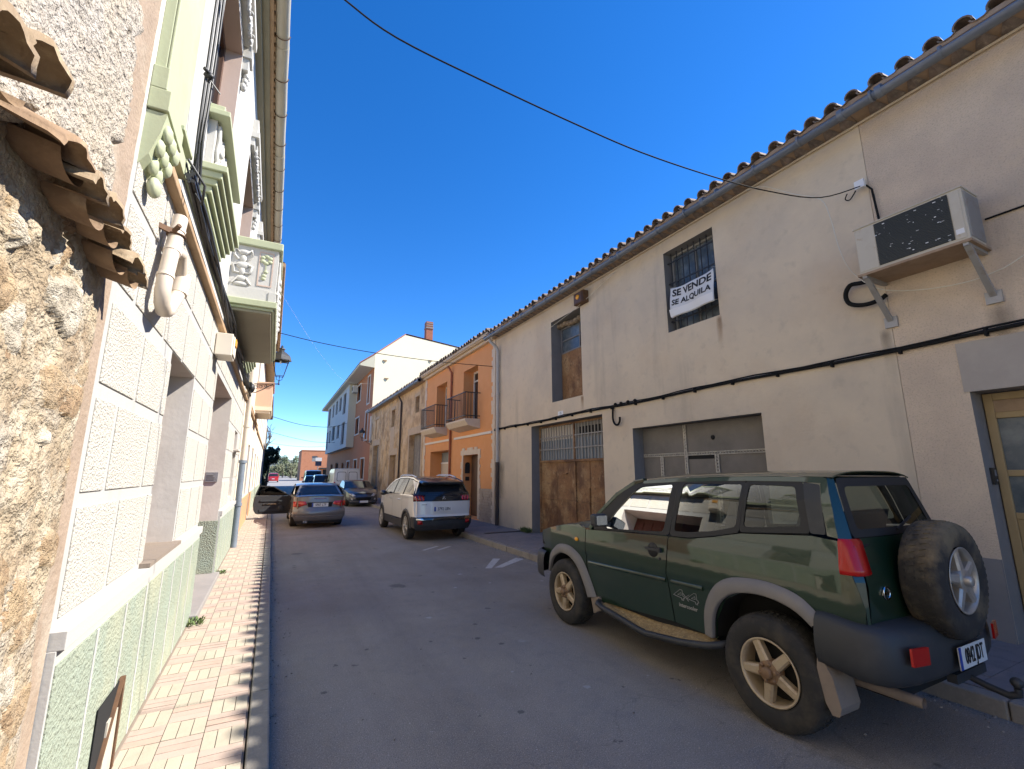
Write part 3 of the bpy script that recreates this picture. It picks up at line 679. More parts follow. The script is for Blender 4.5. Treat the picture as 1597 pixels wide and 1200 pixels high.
# ---------------------------------------------------------------- left: the houses farther along
M['pinkwall'] = mat("peach_render", (.62, .40, .28), .9, [((.55, .34, .23), 1.2, .45, .75, .5)], [('n', 40, .15, .01)])
M['palecream'] = mat("pale_cream_render", (.70, .60, .46), .9, [((.62, .52, .38), 1, .45, .75, .5)], [('n', 40, .2, .01)])
M['ochreplinth'] = mat("ochre_plinth", (.50, .27, .14), .9, [((.42, .22, .11), 3, .45, .7, .6)])
H3 = thing("cream_house", (XL, 15, 0), "narrow cream house with peach balcony and ochre plinth behind the wall lantern", "house")
ops = [(12.2, 13.3, .15, 2.35, .22), (15.2, 16.3, 1.0, 2.45, .2), (18.2, 19.4, .15, 2.5, .22)]; upo = [(13.2, 14.3, 3.9, 5.9, .2), (16.6, 17.9, 3.6, 5.9, .2)]
g = MB(); wall_x(g, XL, 1, 11.56, 20.4, 0, 3.3, ops, 0, 1); wall_x(g, XL, 1, 11.56, 20.4, 3.3, 6.5, upo, 0, 1); shell(g, XL, -9, 11.56, 20.4, 6.5, 0)
g.build("wall", [M['palecream'], M['jamb']], H3)
for a, b_ in ((11.56, 12.19), (13.31, 18.19), (19.41, 20.4)): MB().box(XL - .002, XL + .03, a, b_, .05, .95).build("plinth", M['ochreplinth'], H3)
for o in ops + upo: window(H3, XL, 1, *o[:4], o[4] - .01, M['woodark'], M['darkglass'], .07, [('v', (o[0] + o[1]) / 2)])
g = MB(); g.box(XL - .002, XL + .05, 11.6, 20.4, 3.25, 3.31, 0); g.box(XL - .002, XL + .035, 11.6, 20.4, 3.42, 3.5, 1)
g.build("string_course", [M['brown_mould'], M['palecream']], H3)
g = MB(); g.box(XL, -.17, 16.22, 18.15, 3.56, 3.68, 1); g.box(XL, -.21, 16.26, 18.11, 3.48, 3.56, 1); bq = g.build("balcony", [M['pinkwall'], M['palecream']], H3)
g = MB(); g.box(XL, -.2, 16.25, 18.12, 3.68, 4.40, 0); g.box(XL, -.155, 16.2, 18.17, 4.40, 4.47, 0); p = g.build("parapet", [M['pinkwall']], None, shift=H3['_loc']); p.parent = bq
g = MB(); g.box(XL, -.18, 11.56, 20.4, 6.5, 6.58, 0); g.box(XL, -.26, 11.56, 20.4, 6.40, 6.5, 1); g.tube([(-.2, 11.6, 6.55), (-.2, 20.4, 6.55)], .07, 10, 0)
g.poly([(-.16, 11.56, 6.6), (-5, 11.56, 7.9), (-9, 11.56, 6.6)], (0, 8.84, 0), 2); g.build("eave", [M['brown_mould'], M['soffit'], M['tile']], H3)
for (y0, y1, lab, wm, pm, hh, sd) in ((20.4, 29.5, "third house along the left side, cream with a brown door and pale green plinth", 'palecream', 'green_rough', 6.3, 1), (29.5, 42.0, "last house along the left side, pale plaster, ending at the dark clipped tree", 'wh_smooth', 'green_rough', 5.9, 2)):
    Hn = thing("row_house", (XL, (y0 + y1) / 2, 0), lab, "house", "plain row houses on the left side")
    n = 3; d_ = (y1 - y0) / n; ops = []; upo = []
    for k in range(n):
        c_ = y0 + d_ * (k + .5); ops.append((c_ - .6, c_ + .6, .15 if k == 1 else 1.0, 2.4, .2)); upo.append((c_ - .5, c_ + .5, 3.7, 5.4, .2))
    g = MB(); wall_x(g, XL, 1, y0 + .01, y1, 0, hh, ops + upo, 0, 1); shell(g, XL, -9, y0 + .01, y1, hh, 0); g.build("wall", [M[wm], M['jamb']], Hn)
    for o in ops + upo: window(Hn, XL, 1, *o[:4], .19, M['woodark'], M['darkglass'], .07, [('v', (o[0] + o[1]) / 2)])
    g = MB(); yy = y0
    for o in ops + [(y1, y1, 0, 0, 0)]:
        if o[2] < .5: MB().box(XL - .002, XL + .03, yy + .02, o[0] - .02, .05, .95).build("plinth", M[pm], Hn); yy = o[1]
    g = MB(); g.box(XL, -.3, y0 + .01, y1, hh, hh + .1, 0); g.poly([(-.28, y0 + .01, hh + .1), (-5, y0 + .01, hh + 1.5), (-9, y0 + .01, hh + .1)], (0, y1 - y0 - .01, 0), 1); g.build("eave", [M['brown_mould'], M['tile']], Hn)
    g = MB(); g.box(XL - .002, XL + .05, y0 + .02, y1, 3.2, 3.28); g.build("string_course", M['brown_mould'], Hn)
XR = 6.08
def eave_right(parent, y0, y1, zt, over, gut=True, zig=True, gz=None, seed=3, gmat='gutter_grey'):
    g = MB(); xe = XR - over
    g.add([(XR + .01, y0, zt), (XR + .01, y1, zt), (xe, y1, zt + .05), (xe, y0, zt + .05)], [(0, 1, 2, 3)], 0)
    g.box(xe - .002, xe + .03, y0, y1, zt + .045, zt + .10, 0)
    if zig:
        y = y0
        while y < y1 - .2:
            g.add([(XR - .02, y, zt - .004), (xe + .06, y + .09, zt + .038), (XR - .02, y + .18, zt - .004), (XR - .02, y + .09, zt - .03)], [(0, 1, 3), (1, 2, 3), (0, 3, 2), (0, 2, 1)], 1); y += .19
    o = g.build("eave_soffit", [M['soffit_tan'], M['tile']], parent)
    g = MB(); tile_roof(g, xe - .02, zt + .085, .27, 1, y0, y1, 5.2, seed=seed, r=.080); g.quad((XR + 4.9, y0, zt + 1.46), (XR + 4.9, y1, zt + 1.46), (XR + 10, y1, zt), (XR + 10, y0, zt))
    g.build("roof", M['tile'], parent)
    if gut:
        g = MB(); xg = xe - .05; zg = (gz or zt + .0); n = 12; y = y0; k = 0
        while y < y1:
            e = min(y + 2.0, y1); vs = []
            for yy in (y, e):
                for rr in (.066, .059):
                    vs += [(xg + rr * math.cos(math.pi + math.pi * q / n), yy, zg + .06 + rr * math.sin(math.pi + math.pi * q / n) + (.004 if k % 2 else 0)) for q in range(n + 1)]
            m = n + 1; fs = [(q, q + 1, 2 * m + q + 1, 2 * m + q) for q in range(n)] + [(m + q, m + q + 1, 3 * m + q + 1, 3 * m + q) for q in range(n)] + [(0, 2 * m, 3 * m, m), (n, 2 * m + n, 3 * m + n, m + n)] + [(q, q + 1, m + q + 1, m + q) for q in range(n)]
            g.add(vs, fs, 0, True)
            g.tube([(xg, e - .03, zg + .06), (xg, e + .03, zg + .06)], .071, 16)
            y = e; k += 1
        y = y0 + .5
        while y < y1: g.tube([(xg, y - .012, zg + .06), (xg, y + .012, zg + .06)], .070, 16); y += .62
        g.build("gutter", M[gmat], parent)

# ---------------------------------------------------------------- right: near house with the ochre door
N1 = thing("roughcast_house", (XR, 1, 0), "pinkish roughcast house at the right edge with ochre half-glazed door and grey plinth", "house")
Ya, Yb = -4.0, 2.395
dop = (.55, 1.86, .12, 2.42, .30)
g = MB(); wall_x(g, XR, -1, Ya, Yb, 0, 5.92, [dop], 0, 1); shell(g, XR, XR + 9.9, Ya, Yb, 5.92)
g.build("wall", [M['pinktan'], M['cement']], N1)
g = MB(); g.box(XR - .006, XR + .002, .3, 1.90, 2.42, 2.92); g.build("lintel_panel", M['lintelgrey'], N1)
MB().box(XR - .022, XR + .002, 1.862, Yb, .1, .84).build("plinth", M['greyjamb'], N1); MB().box(XR - .022, XR + .002, Ya, .548, .1, .84).build("plinth", M['greyjamb'], N1)
g = MB(); x = XR + .27; y0, y1 = .56, 1.85
g.box(x - .03, x + .05, y0, y0 + .07, .13, 2.41); g.box(x - .03, x + .05, y1 - .07, y1, .13, 2.41); g.box(x - .03, x + .05, y0 + .07, y1 - .07, 2.34, 2.41); g.box(x - .034, x + .05, y0 + .07, y1 - .07, 2.16, 2.22)
g.box(x - .026, x + .04, 1.18, 1.24, .13, 2.16)
for a, b in ((.63, 1.18), (1.24, 1.78)):
    g.box(x - .015, x + .03, a, b, .13, 1.20); g.box(x - .024, x + .03, a, b, 1.60, 1.66); g.box(x - .02, x + .03, a + .08, b - .08, .28, 1.08); g.box(x - .024, x + .03, a, b, 1.20, 1.26)
dr = g.build("door", M['ocre'], N1, bevel=.006)
for a, b, c, d in ((.63, 1.18, 1.26, 1.60), (1.24, 1.78, 1.26, 1.60), (.63, 1.18, 1.66, 2.16), (1.24, 1.78, 1.66, 2.16)):
    p = MB().quad((x - .004, a, c), (x - .004, b, c), (x - .004, b, d), (x - .004, a, d)).build("pane", M['dirtyglass'], None, shift=N1['_loc']); p.parent = dr
MB().box(x - .02, x + .02, .63, 1.78, 2.222, 2.338).build("transom_panel", M['soffit_tan'], N1)
eave_right(N1, Ya, Yb, 5.90, .33, gz=5.79, seed=7)

# ---------------------------------------------------------------- right: the tan store with rusty doors
N2 = thing("store_building", (XR, 7.5, 0), "long tan rendered store for sale with rusty double door and mesh-panelled garage front", "building")
Ya, Yb = 2.40, 12.84
O = dict(loft=(8.26, 9.54, 3.36, 5.45, .36), win=(4.58, 5.65, 4.09, 5.61, .26), door=(7.60, 10.60, .12, 2.85, .30), gar=(4.06, 6.70, .12, 2.47, .28), vent=(11.01, 11.56, .12, .37, .22))
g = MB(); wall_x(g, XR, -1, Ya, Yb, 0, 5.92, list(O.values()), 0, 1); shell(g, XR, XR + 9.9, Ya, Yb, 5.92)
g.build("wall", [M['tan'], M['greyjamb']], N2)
for a, b, c in ((10.602, Yb, .90), (6.702, 7.598, .88), (Ya, 4.058, .84)): MB().box(XR - .012, XR + .002, a, b, .1, c).build("plinth", M['tan'], N2)
# double door
xd = XR + .26; g = MB()
for a, b in ((7.62, 8.42), (8.43, 8.96), (9.0, 10.57)):
    n = max(1, int((b - a) / .75))
    for k in range(n):
        p, q = a + (b - a) * k / n, a + (b - a) * (k + 1) / n
        g.box(xd, xd + .03, p + .004, q - .004, .13, .98); g.box(xd + .004, xd + .03, p + .004, q - .004, .985, 1.92)
for a in (7.61, 8.98, 10.56): g.box(xd - .03, xd + .03, a - .025, a + .025, .13, 2.82)
g.box(xd - .035, xd + .03, 7.61, 10.57, 1.90, 1.95); g.box(xd - .02, xd + .03, 7.61, 10.57, 2.79, 2.84); g.bar((xd - .02, 9.3, 1.62), (xd - .02, 9.55, 1.62), .03, .02); g.box(xd - .02, xd, 8.44, 8.48, .7, 1.3)
dd = g.build("double_door", M['rustsheet'], N2)
g = MB(); random.seed(8)
for k in range(24):
    y = 7.70 + k * .121
    g.box(xd - .022, xd - .006, y - .014, y + .014, 1.95, 2.80, 0)
for zz in (2.22, 2.52): g.box(xd - .028, xd - .014, 7.62, 10.55, zz - .015, zz + .015, 0)
p = g.build("grille", M['slat'], None, shift=N2['_loc']); p.parent = dd
g = MB(); y = 7.64
while y < 10.54:
    wv = .09; b = min(y + wv, 10.54)
    mi = 1 if (7.6 < y < 9.0 and 0) else 0
    g.add([(xd + .02, y, 1.95), (xd + .006, (y + b) / 2, 1.95), (xd + .02, b, 1.95), (xd + .02, y, 2.45), (xd + .006, (y + b) / 2, 2.45), (xd + .02, b, 2.45)], [(0, 1, 4, 3), (1, 2, 5, 4)], 0); y = b
g.box(xd + .02, xd + .03, 7.62, 8.98, 2.45, 2.8, 1); g.box(xd + .016, xd + .03, 9.0, 10.55, 2.45, 2.8, 2); g.box(xd + .0, xd + .03, 7.8, 8.85, 2.50, 2.70, 3)
p = g.build("corrugated_sheet", [M['slatblue'], M['slat'], M['jamb'], M['dark']], None, shift=N2['_loc']); p.parent = dd
# loft door
xl = XR + .30; g = MB(); g.box(xl, xl + .03, 8.28, 9.52, 3.37, 4.62); g.build("loft_door", M['rustsheet'], N2)
lw = window(N2, XR, -1, 8.28, 9.52, 4.62, 5.30, .34, M['greyjamb'], M['dirtyglass'], .035, [('v', 8.72), ('h', 4.96)])
g = MB(); random.seed(4)
for k in range(9): g.ball((XR + .24, 8.30 + k * .15, 5.34 + random.uniform(-.03, .03)), .09, .10, .07, 8)
g.build("broken_lintel", M['tileclay'], N2)
# barred window
xw = XR + .24; ww = window(N2, XR, -1, 4.59, 5.64, 4.10, 5.60, .25, M['slat'], M['dirtyglass'], .04, [('v', 5.12), ('h', 4.80)])
g = MB()
for k in range(8): y = 4.66 + k * .13; g.box(xw - .14, xw - .126, y - .007, y + .007, 4.10, 5.60)
for zz in (4.30, 5.02, 5.42): g.box(xw - .15, xw - .136, 4.582, 5.648, zz - .012, zz + .012)
g.build("window_bars", M['black'], N2)
# mesh-panelled garage front
xg = XR + .25; g = MB()
g.box(xg, xg + .02, 4.07, 6.69, .13, 2.46, 0)
y = 4.07
for k in range(40):       # fine ribs of the mesh sheets
    pass
z = .16
while z < 2.44: g.box(xg - .004, xg, 4.08, 6.68, z, z + .012, 0); z += .030
g.box(xg - .006, xg - .002, 5.10, 5.62, 1.86, 1.92, 2); g.ball((xg - .008, 5.10, 2.2), .012, .04, .04, 8, 2)
gp = g.build("garage_door", [M['panelgrey'], M['lattice'], M['dark']], N2)
def lattice(g, a, b, wd):
    a = Vector(a); b = Vector(b); L = (b - a).length; d = (b - a) / L; s = d.cross(Vector((1, 0, 0)))
    for sg in (-1, 1): g.bar(a + s * sg * wd / 2, b + s * sg * wd / 2, .016, .010)
    n = int(L / .05)
    for k in range(n):
        p = a + d * (L * k / n); q = a + d * (L * (k + 1) / n); sg = 1 if k % 2 else -1
        g.bar(p + s * sg * wd / 2, q - s * sg * wd / 2, .016, .006)
        g.bar(p - s * sg * wd / 2, q + s * sg * wd / 2, .014, .004)
g = MB(); xq = xg - .02
for a, b, wd in (((xq, 4.08, 1.95), (xq, 6.68, 1.95), .045), ((xq, 5.66, 1.95), (xq, 5.66, 2.45), .04), ((xq, 5.66, .2), (xq, 5.66, 1.93), .045), ((xq, 6.22, .2), (xq, 6.22, 1.93), .05), ((xq, 5.04, .2), (xq, 5.04, 1.93), .055)): lattice(g, a, b, wd)
p = g.build("lattice_strip", M['lattice'], None, shift=N2['_loc']); p.parent = gp
g = MB(); g.box(XR + .16, XR + .2, 11.02, 11.55, .13, .36); g.build("floor_vent", M['dark'], N2)
eave_right(N2, Ya, Yb, 5.90, .33, gz=5.79, seed=9)
g = MB(); g.tube([(XR - .03, -2, 5.86), (XR - .03, 12.8, 5.86)], .016, 6); g.build("eave_lath", M['creamline'], N2)
# pale downpipe at the joint with the orange house, dark iron foot
g = MB(); g.tube([(XR - .34, 12.62, 5.78), (XR - .30, 12.60, 5.68), (XR - .12, 12.56, 5.52), (XR - .075, 12.55, 5.4), (XR - .075, 12.55, 1.95)], .05, 12)
for zz in (4.9, 4.0, 2.9): g.tube([(XR - .075, 12.55, zz), (XR - .075, 12.55, zz + .05)], .06, 12)
g.build("downpipe", M['greypipe'], N2)
g = MB(); g.tube([(XR - .075, 12.55, 1.95), (XR - .075, 12.55, .12)], .055, 12); g.build("iron_downpipe", M['ironpipe'], N2)

# ---------------------------------------------------------------- right: orange house
N3 = thing("orange_house", (XR, 16.5, 0), "orange rendered house with two iron balconies and cream stone door surround", "house")
Ya, Yb = 12.85, 20.5
O3 = [(14.29, 15.66, 3.42, 5.36, .46), (17.51, 18.84, 3.42, 5.33, .46), (14.17, 15.52, .16, 2.25, .35), (16.95, 19.45, .12, 2.52, .55)]
g = MB(); wall_x(g, XR, -1, Ya, Yb, 0, 6.0, O3, 0); shell(g, XR, XR + 9.9, Ya, Yb, 6.0); g.build("wall", M['orange'], N3)
random.seed(12)     # jagged stone quoins and door surround
for yq, sg in ((12.852, 1), (20.495, -1)):
    z = .12; g = MB()
    while z < 5.95:
        h = random.uniform(.10, .17); wv = random.choice((.17, .26)) + random.uniform(-.03, .03)
        ya_, yb_ = sorted((yq, yq + sg * wv)); g.box(XR - .022 - random.uniform(0, .006), XR + .002, ya_, yb_, z + .003, min(z + h, 5.98)); z += h
    g.build("quoin_stones", M['cream'], N3)
g = MB()
for yq, sg in ((14.168, -1), (15.522, 1)):
    z = .16
    while z < 2.25:
        h = random.uniform(.09, .15); wv = random.choice((.12, .20)) + random.uniform(-.02, .02); ya_, yb_ = sorted((yq, yq + sg * wv)); g.box(XR - .022, XR + .002, ya_, yb_, z + .002, z + h); z += h
y = 13.98
while y < 15.72: h = random.choice((.12, .2)); g.box(XR - .024, XR + .002, y + .002, y + .125, 2.253, 2.30 + h); y += .127
g.build("door_surround", M['cream'], N3)
g = MB(); g2 = MB(); z = .12; r = 0     # split-face stone plinth
while z < 1.14:
    y = 13.03 + (r % 2) * -.0
    while y < 14.0:
        L = random.uniform(.16, .34); e = min(y + L, 14.02); g.box(XR - .018 - random.uniform(0, .012), XR + .002, y + .003, e - .003, z + .002, z + .083); y = e
    y = 15.68
    while y < 16.9:
        L = random.uniform(.16, .34); e = min(y + L, 16.94); g2.box(XR - .018 - random.uniform(0, .012), XR + .002, y + .003, e - .003, z + .002, z + .083); y = e
    z += .085; r += 1
M["split"] = mat("split_stone", (.42, .34, .26), .9, [((.32, .25, .19), 8, .45, .7, .7), ((.5, .42, .33), 20, .5, .7, .5)], [('n', 50, .5, .012)])
for q_ in (g, g2): q_.build("stone_plinth", M["split"], N3)
g = MB(); g.box(XR + .31, XR + .345, 14.18, 15.50, .17, 2.24); g.box(XR + .295, XR + .31, 14.3, 15.4, .3, 1.0); g.box(XR + .295, XR + .31, 14.3, 15.4, 1.15, 2.1); g.build("door", M['woodark'], N3)
g = MB(); g.box(XR + .06, XR + .24, 15.49, 15.518, 1.62, 1.92); g.lathe([(0, 0), (.09, 0), (.09, .03)], (XR + .15, 15.515, 1.92), (0, -1, 0), 16); g.box(XR + .08, XR + .22, 15.49, 15.517, 1.36, 1.50); g.build("letter_box", M['black'], N3)
g = MB(); g.box(XR + .50, XR + .545, 16.96, 19.44, .13, 2.02); 
for k in range(18): g.box(XR + .492, XR + .5, 16.97, 19.43, .15 + k * .105, .24 + k * .105)
g.build("garage_door", mat("cream_garage_door", (.55, .47, .38), .6), N3)
g = MB(); g.box(XR + .48, XR + .545, 16.96, 19.44, 2.02, 2.08, 0); g.box(XR + .52, XR + .54, 16.96, 19.44, 2.08, 2.5, 1); g.build("garage_transom", [M['white'], M['slatblue']], N3)
def balcony(ya, yb):
    g = MB(); xf = 5.53
    g.poly([(XR, ya + .0, 3.42), (xf, ya, 3.42), (xf, ya, 3.36), (xf + .12, ya, 3.20), (XR, ya, 3.10)], (0, yb - ya, 0)); b = g.build("balcony", M['cream'], N3, bevel=.012)
    g = MB()
    for zz in (4.31, 3.52): g.box(xf, xf + .03, ya + .02, yb - .02, zz - .015, zz + .015); g.box(xf + .03, XR, ya + .02, ya + .05, zz - .015, zz + .015); g.box(xf + .03, XR, yb - .05, yb - .02, zz - .015, zz + .015)
    n = int((yb - ya) / .115)
    for k in range(n + 1): y = ya + .03 + (yb - ya - .06) * k / n; g.box(xf + .007, xf + .023, y - .008, y + .008, 3.42, 4.30)
    for k in range(1, 5): x = xf + .11 * k; g.box(x - .008, x + .008, ya + .027, ya + .043, 3.42, 4.30); g.box(x - .008, x + .008, yb - .043, yb - .027, 3.42, 4.30)
    r_ = g.build("railing", M['black'], None, shift=N3['_loc']); r_.parent = b
balcony(14.06, 15.98); balcony(17.35, 19.24)
for o in O3[:2]: window(N3, XR, -1, o[0], o[1], o[2], o[3], .45, M['whitetrim'], M['darkglass'], .07, [('v', o[0] + .45), ('h', 5.0)])
g = MB(); g.tube([(XR - .22, 16.84, 5.80), (XR - .06, 16.84, 5.55), (XR - .06, 16.84, .12)], .045, 10); g.build("downpipe", M['redpipe'], N3)
g = MB()
for a, b in ((13.07, 16.45), (16.95, 20.2)): g.box(XR - .05, XR + .002, a, b, 2.86, 2.94)
g.build("cable_trunking", M['whitetrim'], N3)
g = MB(); g.box(XR - .24, XR + .0, Ya, Yb, 5.98, 6.06, 0); g.box(XR - .28, XR - .22, Ya, Yb, 6.02, 6.12, 0); g.box(XR - .14, XR, Ya, Yb, 5.88, 5.98, 0); g.build("eave", M['creamline'], N3)
g = MB(); tile_roof(g, XR - .30, 6.12, .26, 1, Ya, Yb, 5.2, seed=5, fine=2); g.quad((XR + 4.7, Ya, 7.45), (XR + 4.7, Yb, 7.45), (XR + 10, Yb, 6), (XR + 10, Ya, 6)); g.build("roof", M['tile'], N3)

# ---------------------------------------------------------------- right: old stone house
M['oldstone'] = stone_mat("old_stone_wall", (.60, .40, .205), (.20, .125, .065), (.64, .50, .33), (.52, .41, .29), 1.5, 1.0)
M['oldrender'] = mat("patched_old_render", (.60, .42, .235), .95, [((.31, .20, .11), 1.1, .45, .62, .9), ((.62, .50, .35), 1.7, .5, .7, .7), ((.26, .19, .13), 6, .56, .7, .6)], [('n', 20, .5, .03)])
N4 = thing("stone_house", (XR, 27, 0), "derelict stone house with patchy walls and plank doors, between orange house and apartment block", "house")
Ya, Yb = 20.51, 33.75
O4 = [(20.95, 23.1, .12, 3.5, .3), (25.75, 27.34, .12, 2.64, .3), (30.6, 32.5, .12, 3.45, .3), (21.5, 22.2, 4.55, 5.35, .25), (26.55, 27.35, 4.3, 5.3, .25), (31.0, 32.1, 3.9, 5.2, .08)]
g = MB(); wall_x(g, XR, -1, Ya, 24.8, 0, 5.9, [o for o in O4 if o[1] < 24.8], 1, 1); wall_x(g, XR, -1, 24.8, Yb, 0, 5.9, [o for o in O4 if o[0] > 24.8], 0, 1); shell(g, XR, XR + 9.9, Ya, Yb, 5.9, 0)
g.build("wall", [M['oldstone'], M['oldrender']], N4)
ppm = mat("pale_patch_render", (.50, .385, .27), .95, [((.38, .285, .19), 2, .45, .7, .6)], [('n', 30, .3, .02)])
for o in (O4[0], O4[2], O4[1]):
    g = MB(); g.box(XR - .02, XR + .002, o[0] - .25, o[1] + .25, o[3], o[3] + .35); g.box(XR - .015, XR + .002, o[0] - .18, o[0] - .002, .12, o[3]); g.box(XR - .015, XR + .002, o[1] + .002, o[1] + .18, .12, o[3]); g.build("door_surround", ppm, N4)
for o in (O4[3], O4[4], O4[5]):
    g = MB(); g.box(XR - .012, XR + .002, o[0] - .12, o[1] + .12, o[3], o[3] + .18); g.build("window_lintel", ppm, N4)
g = MB(); g.box(XR - .01, XR + .002, 26.5, 27.4, 2.95, 4.28); g.build("wall_patch", ppm, N4)
for o, mm in ((O4[0], 'slat'), (O4[1], 'ocre'), (O4[2], 'slat')):
    g = MB(); x = XR + o[4] - .04; n = 7
    for k in range(n): a = o[0] + (o[1] - o[0]) * k / n; g.box(x, x + .03, a + .005, a + (o[1] - o[0]) / n - .005, .13, o[3] - .01)
    if mm == 'slat': g.box(x - .01, x, o[0] + .02, o[1] - .02, .13, 1.9); g.box(x - .02, x, (o[0] + o[1]) / 2 - .03, (o[0] + o[1]) / 2 + .03, .13, o[3] - .01)
    g.build("plank_door", mat("weathered_" + mm, (.24, .22, .20) if mm == 'slat' else (.27, .17, .09), .8, [((.13, .11, .09), 3, .42, .66, .8, (3, 3, .5)), ((.36, .32, .27), 6, .52, .72, .6)]), N4)
for o in O4[3:]:
    MB().box(XR + o[4] - .03, XR + o[4], o[0], o[1], o[2], o[3]).build("window_shutter", M['woodark'] if o[4] > .1 else M['oldrender'], N4)
g = MB(); g.tube([(XR - .25, 24.8, 5.80), (XR - .07, 24.8, 5.45), (XR - .07, 24.8, .12)], .05, 8); g.build("downpipe", M['ironpipe'], N4)
g = MB(); g.box(XR - .25, XR, Ya, Yb, 5.86, 5.94); g.build("eave", M['soffit_tan'], N4)
g = MB(); tile_roof(g, XR - .28, 6.0, .24, 1, Ya, Yb, 5.2, sp=.3, r=.1, seed=6, fine=1); g.quad((XR + 4.7, Ya, 7.2), (XR + 4.7, Yb, 7.2), (XR + 10, Yb, 5.9), (XR + 10, Ya, 5.9)); g.build("roof", M['tile'], N4)
g = MB(); g.tube([(XR - .33, Ya, 5.90), (XR - .33, Yb, 5.90)], .075, 12); y = Ya
while y < Yb: g.tube([(XR - .33, y, 5.9), (XR - .33, y + .05, 5.9)], .09, 12); y += .75
g.build("gutter", M['gutter_grey'], N4)
g = MB(); g.box(XR - .1, XR + .002, 33.45, 33.73, 3.75, 5.65); g.build("white_duct", M['whitetrim'], N4)

# ---------------------------------------------------------------- right: apartment block with the bare cream gable
N5 = thing("apartment_block", (XR, 48, 0), "three-storey terracotta apartment block with a bare cream gable and pale projecting bay", "apartment block")
y0 = 33.8; y1 = 62.5; sk = 3.2                      # the party wall runs back at an angle
g = MB(); prof = [(XR, 0), (XR, 10.3), (8.45, 12.35), (17.5, 12.3), (17.5, 0)]
g.add([(x, y0 + (x - XR) / 10 * sk, z) for x, z in prof], [(0, 1, 2, 3, 4)], 0)
g.add([(XR, y0, 9.28), (XR, y0, 10.3), (5.06, y0, 9.52), (5.06, y0, 9.36)], [(0, 1, 2, 3)], 0)
g.build("gable_wall", M['creamwall'], N5)
random.seed(3)
W5 = [(35.1, 36.0, 6.85, 8.95), (39.3, 41.2, 7.65, 9.0), (35.2, 36.3, 4.1, 6.25), (39.3, 41.2, 4.85, 6.2), (35.7, 37.3, 1.2, 2.7), (39.1, 40.7, 1.2, 2.68), (43.2, 44.8, 1.2, 2.65), (47, 48.5, .2, 2.6), (51, 53.5, .2, 2.7), (56, 58, .2, 2.6)]
g = MB(); wall_x(g, XR, -1, y0, y1, 0, 9.4, [(*o, .18) for o in W5]); g.quad((XR, y1, 0), (16, y1, 0), (16, y1, 9.4), (XR, y1, 9.4)); g.quad((16, y0 + 3, 0), (16, y1, 0), (16, y1, 10.5), (16, y0 + 3, 10.5)); g.build("wall", M['terra'], N5)
for o in W5:
    f = window(N5, XR, -1, *o, .17, M['shutter'], M['darkglass'], .08, [('v', (o[0] + o[1]) / 2)])
g = MB()
for o in W5[:7]:
    a, b, c, d = o; g.box(XR - .05, XR + .002, a - .09, a, c - .09, d + .09); g.box(XR - .05, XR + .002, b, b + .09, c - .09, d + .09); g.box(XR - .05, XR + .002, a, b, d, d + .09); g.box(XR - .05, XR + .002, a, b, c - .09, c)
g.build("window_surrounds", M['whitetrim'], N5)
WB = [(43.5, 45.4, 7.0, 8.9), (46.7, 48.4, 7.6, 8.95), (49.6, 51.2, 7.6, 9.0), (52.6, 54.0, 7.6, 9.0), (56, 58, 7.0, 9.0), (43.3, 45.3, 4.2, 6.2), (47.0, 48.8, 4.95, 6.25), (50.6, 53.2, 5.0, 6.5), (54.4, 55.8, 4.95, 6.3), (57, 58.4, 4.3, 6.3)]
g = MB(); xb = 5.46; wall_x(g, xb, -1, 41.65, 59, 3.82, 9.38, [(*o, .2) for o in WB], 0); g.quad((xb, 41.65, 3.82), (XR, 41.65, 3.82), (XR, 41.65, 9.38), (xb, 41.65, 9.38), 1); g.quad((xb, 59, 3.82), (XR, 59, 3.82), (XR, 59, 9.38), (xb, 59, 9.38)); g.quad((xb, 41.65, 3.82), (XR, 41.65, 3.82), (XR, 59, 3.82), (xb, 59, 3.82))
by = g.build("bay", [M['bay'], M['creamwall']], N5)
for o in WB: f = window(N5, xb, -1, *o, .19, M['shutter'], M['shutter'], .08, [('v', (o[0] + o[1]) / 2)])
g = MB(); g.box(5.08, XR, y0 + .02, y1, 9.36, 9.40, 0); g.box(5.03, 5.10, y0 + .01, y1, 9.37, 9.54, 1); g.build("eave", [M['bay'], M['creamwall']], N5)
g = MB(); g.add([(5.0, y0 - .03, 9.56), (5.0, y1, 9.56), (8.5, y1 + .0, 12.45), (8.45, y0 + .7, 12.43), (XR + .0, y0 - .04, 10.38)], [(0, 4, 3, 2, 1)], 0)
g.add([(5.0, y0 - .05, 9.50), (5.0, y0 - .05, 9.58), (XR, y0 - .05, 10.40), (8.45, y0 + .70, 12.44), (8.45, y0 + .70, 12.35), (XR, y0 - .05, 10.3)], [(0, 1, 2, 5), (5, 2, 3, 4)], 0)
g.quad((8.5, y0 + .7, 12.43), (8.5, y1, 12.43), (17.6, y1, 12.36), (17.6, y0 + 3.6, 12.36)); g.build("roof", mat("red_edge_tile", (.33, .115, .07), .8, [((.2, .07, .05), 4, .45, .7, .6)]), N5)
g = MB(); g.box(11.12, 11.72, 38, 38.6, 11.0, 14.3, 0); g.box(11.08, 11.76, 37.95, 38.65, 14.3, 14.42, 1); g.box(11.12, 11.72, 38, 38.6, 14.42, 14.95, 0)
for k in (0, 1): g.box(11.10, 11.74, 37.98, 38.62, 14.55 + k * .2, 14.62 + k * .2, 1)
g.build("chimney", [mat("chimney_brick", (.36, .14, .08), .9, [((.25, .09, .05), 6, .45, .7, .7)]), M['cement']], N5)
g = MB()
for x, z in ((6.7, 9.9), (6.9, 8.55), (6.85, 6.55), (10.6, 10.6), (11.9, 10.45)): yy = y0 + (x - XR) / 10 * sk; g.box(x, x + .28, yy - .06, yy + .05, z, z + .09)
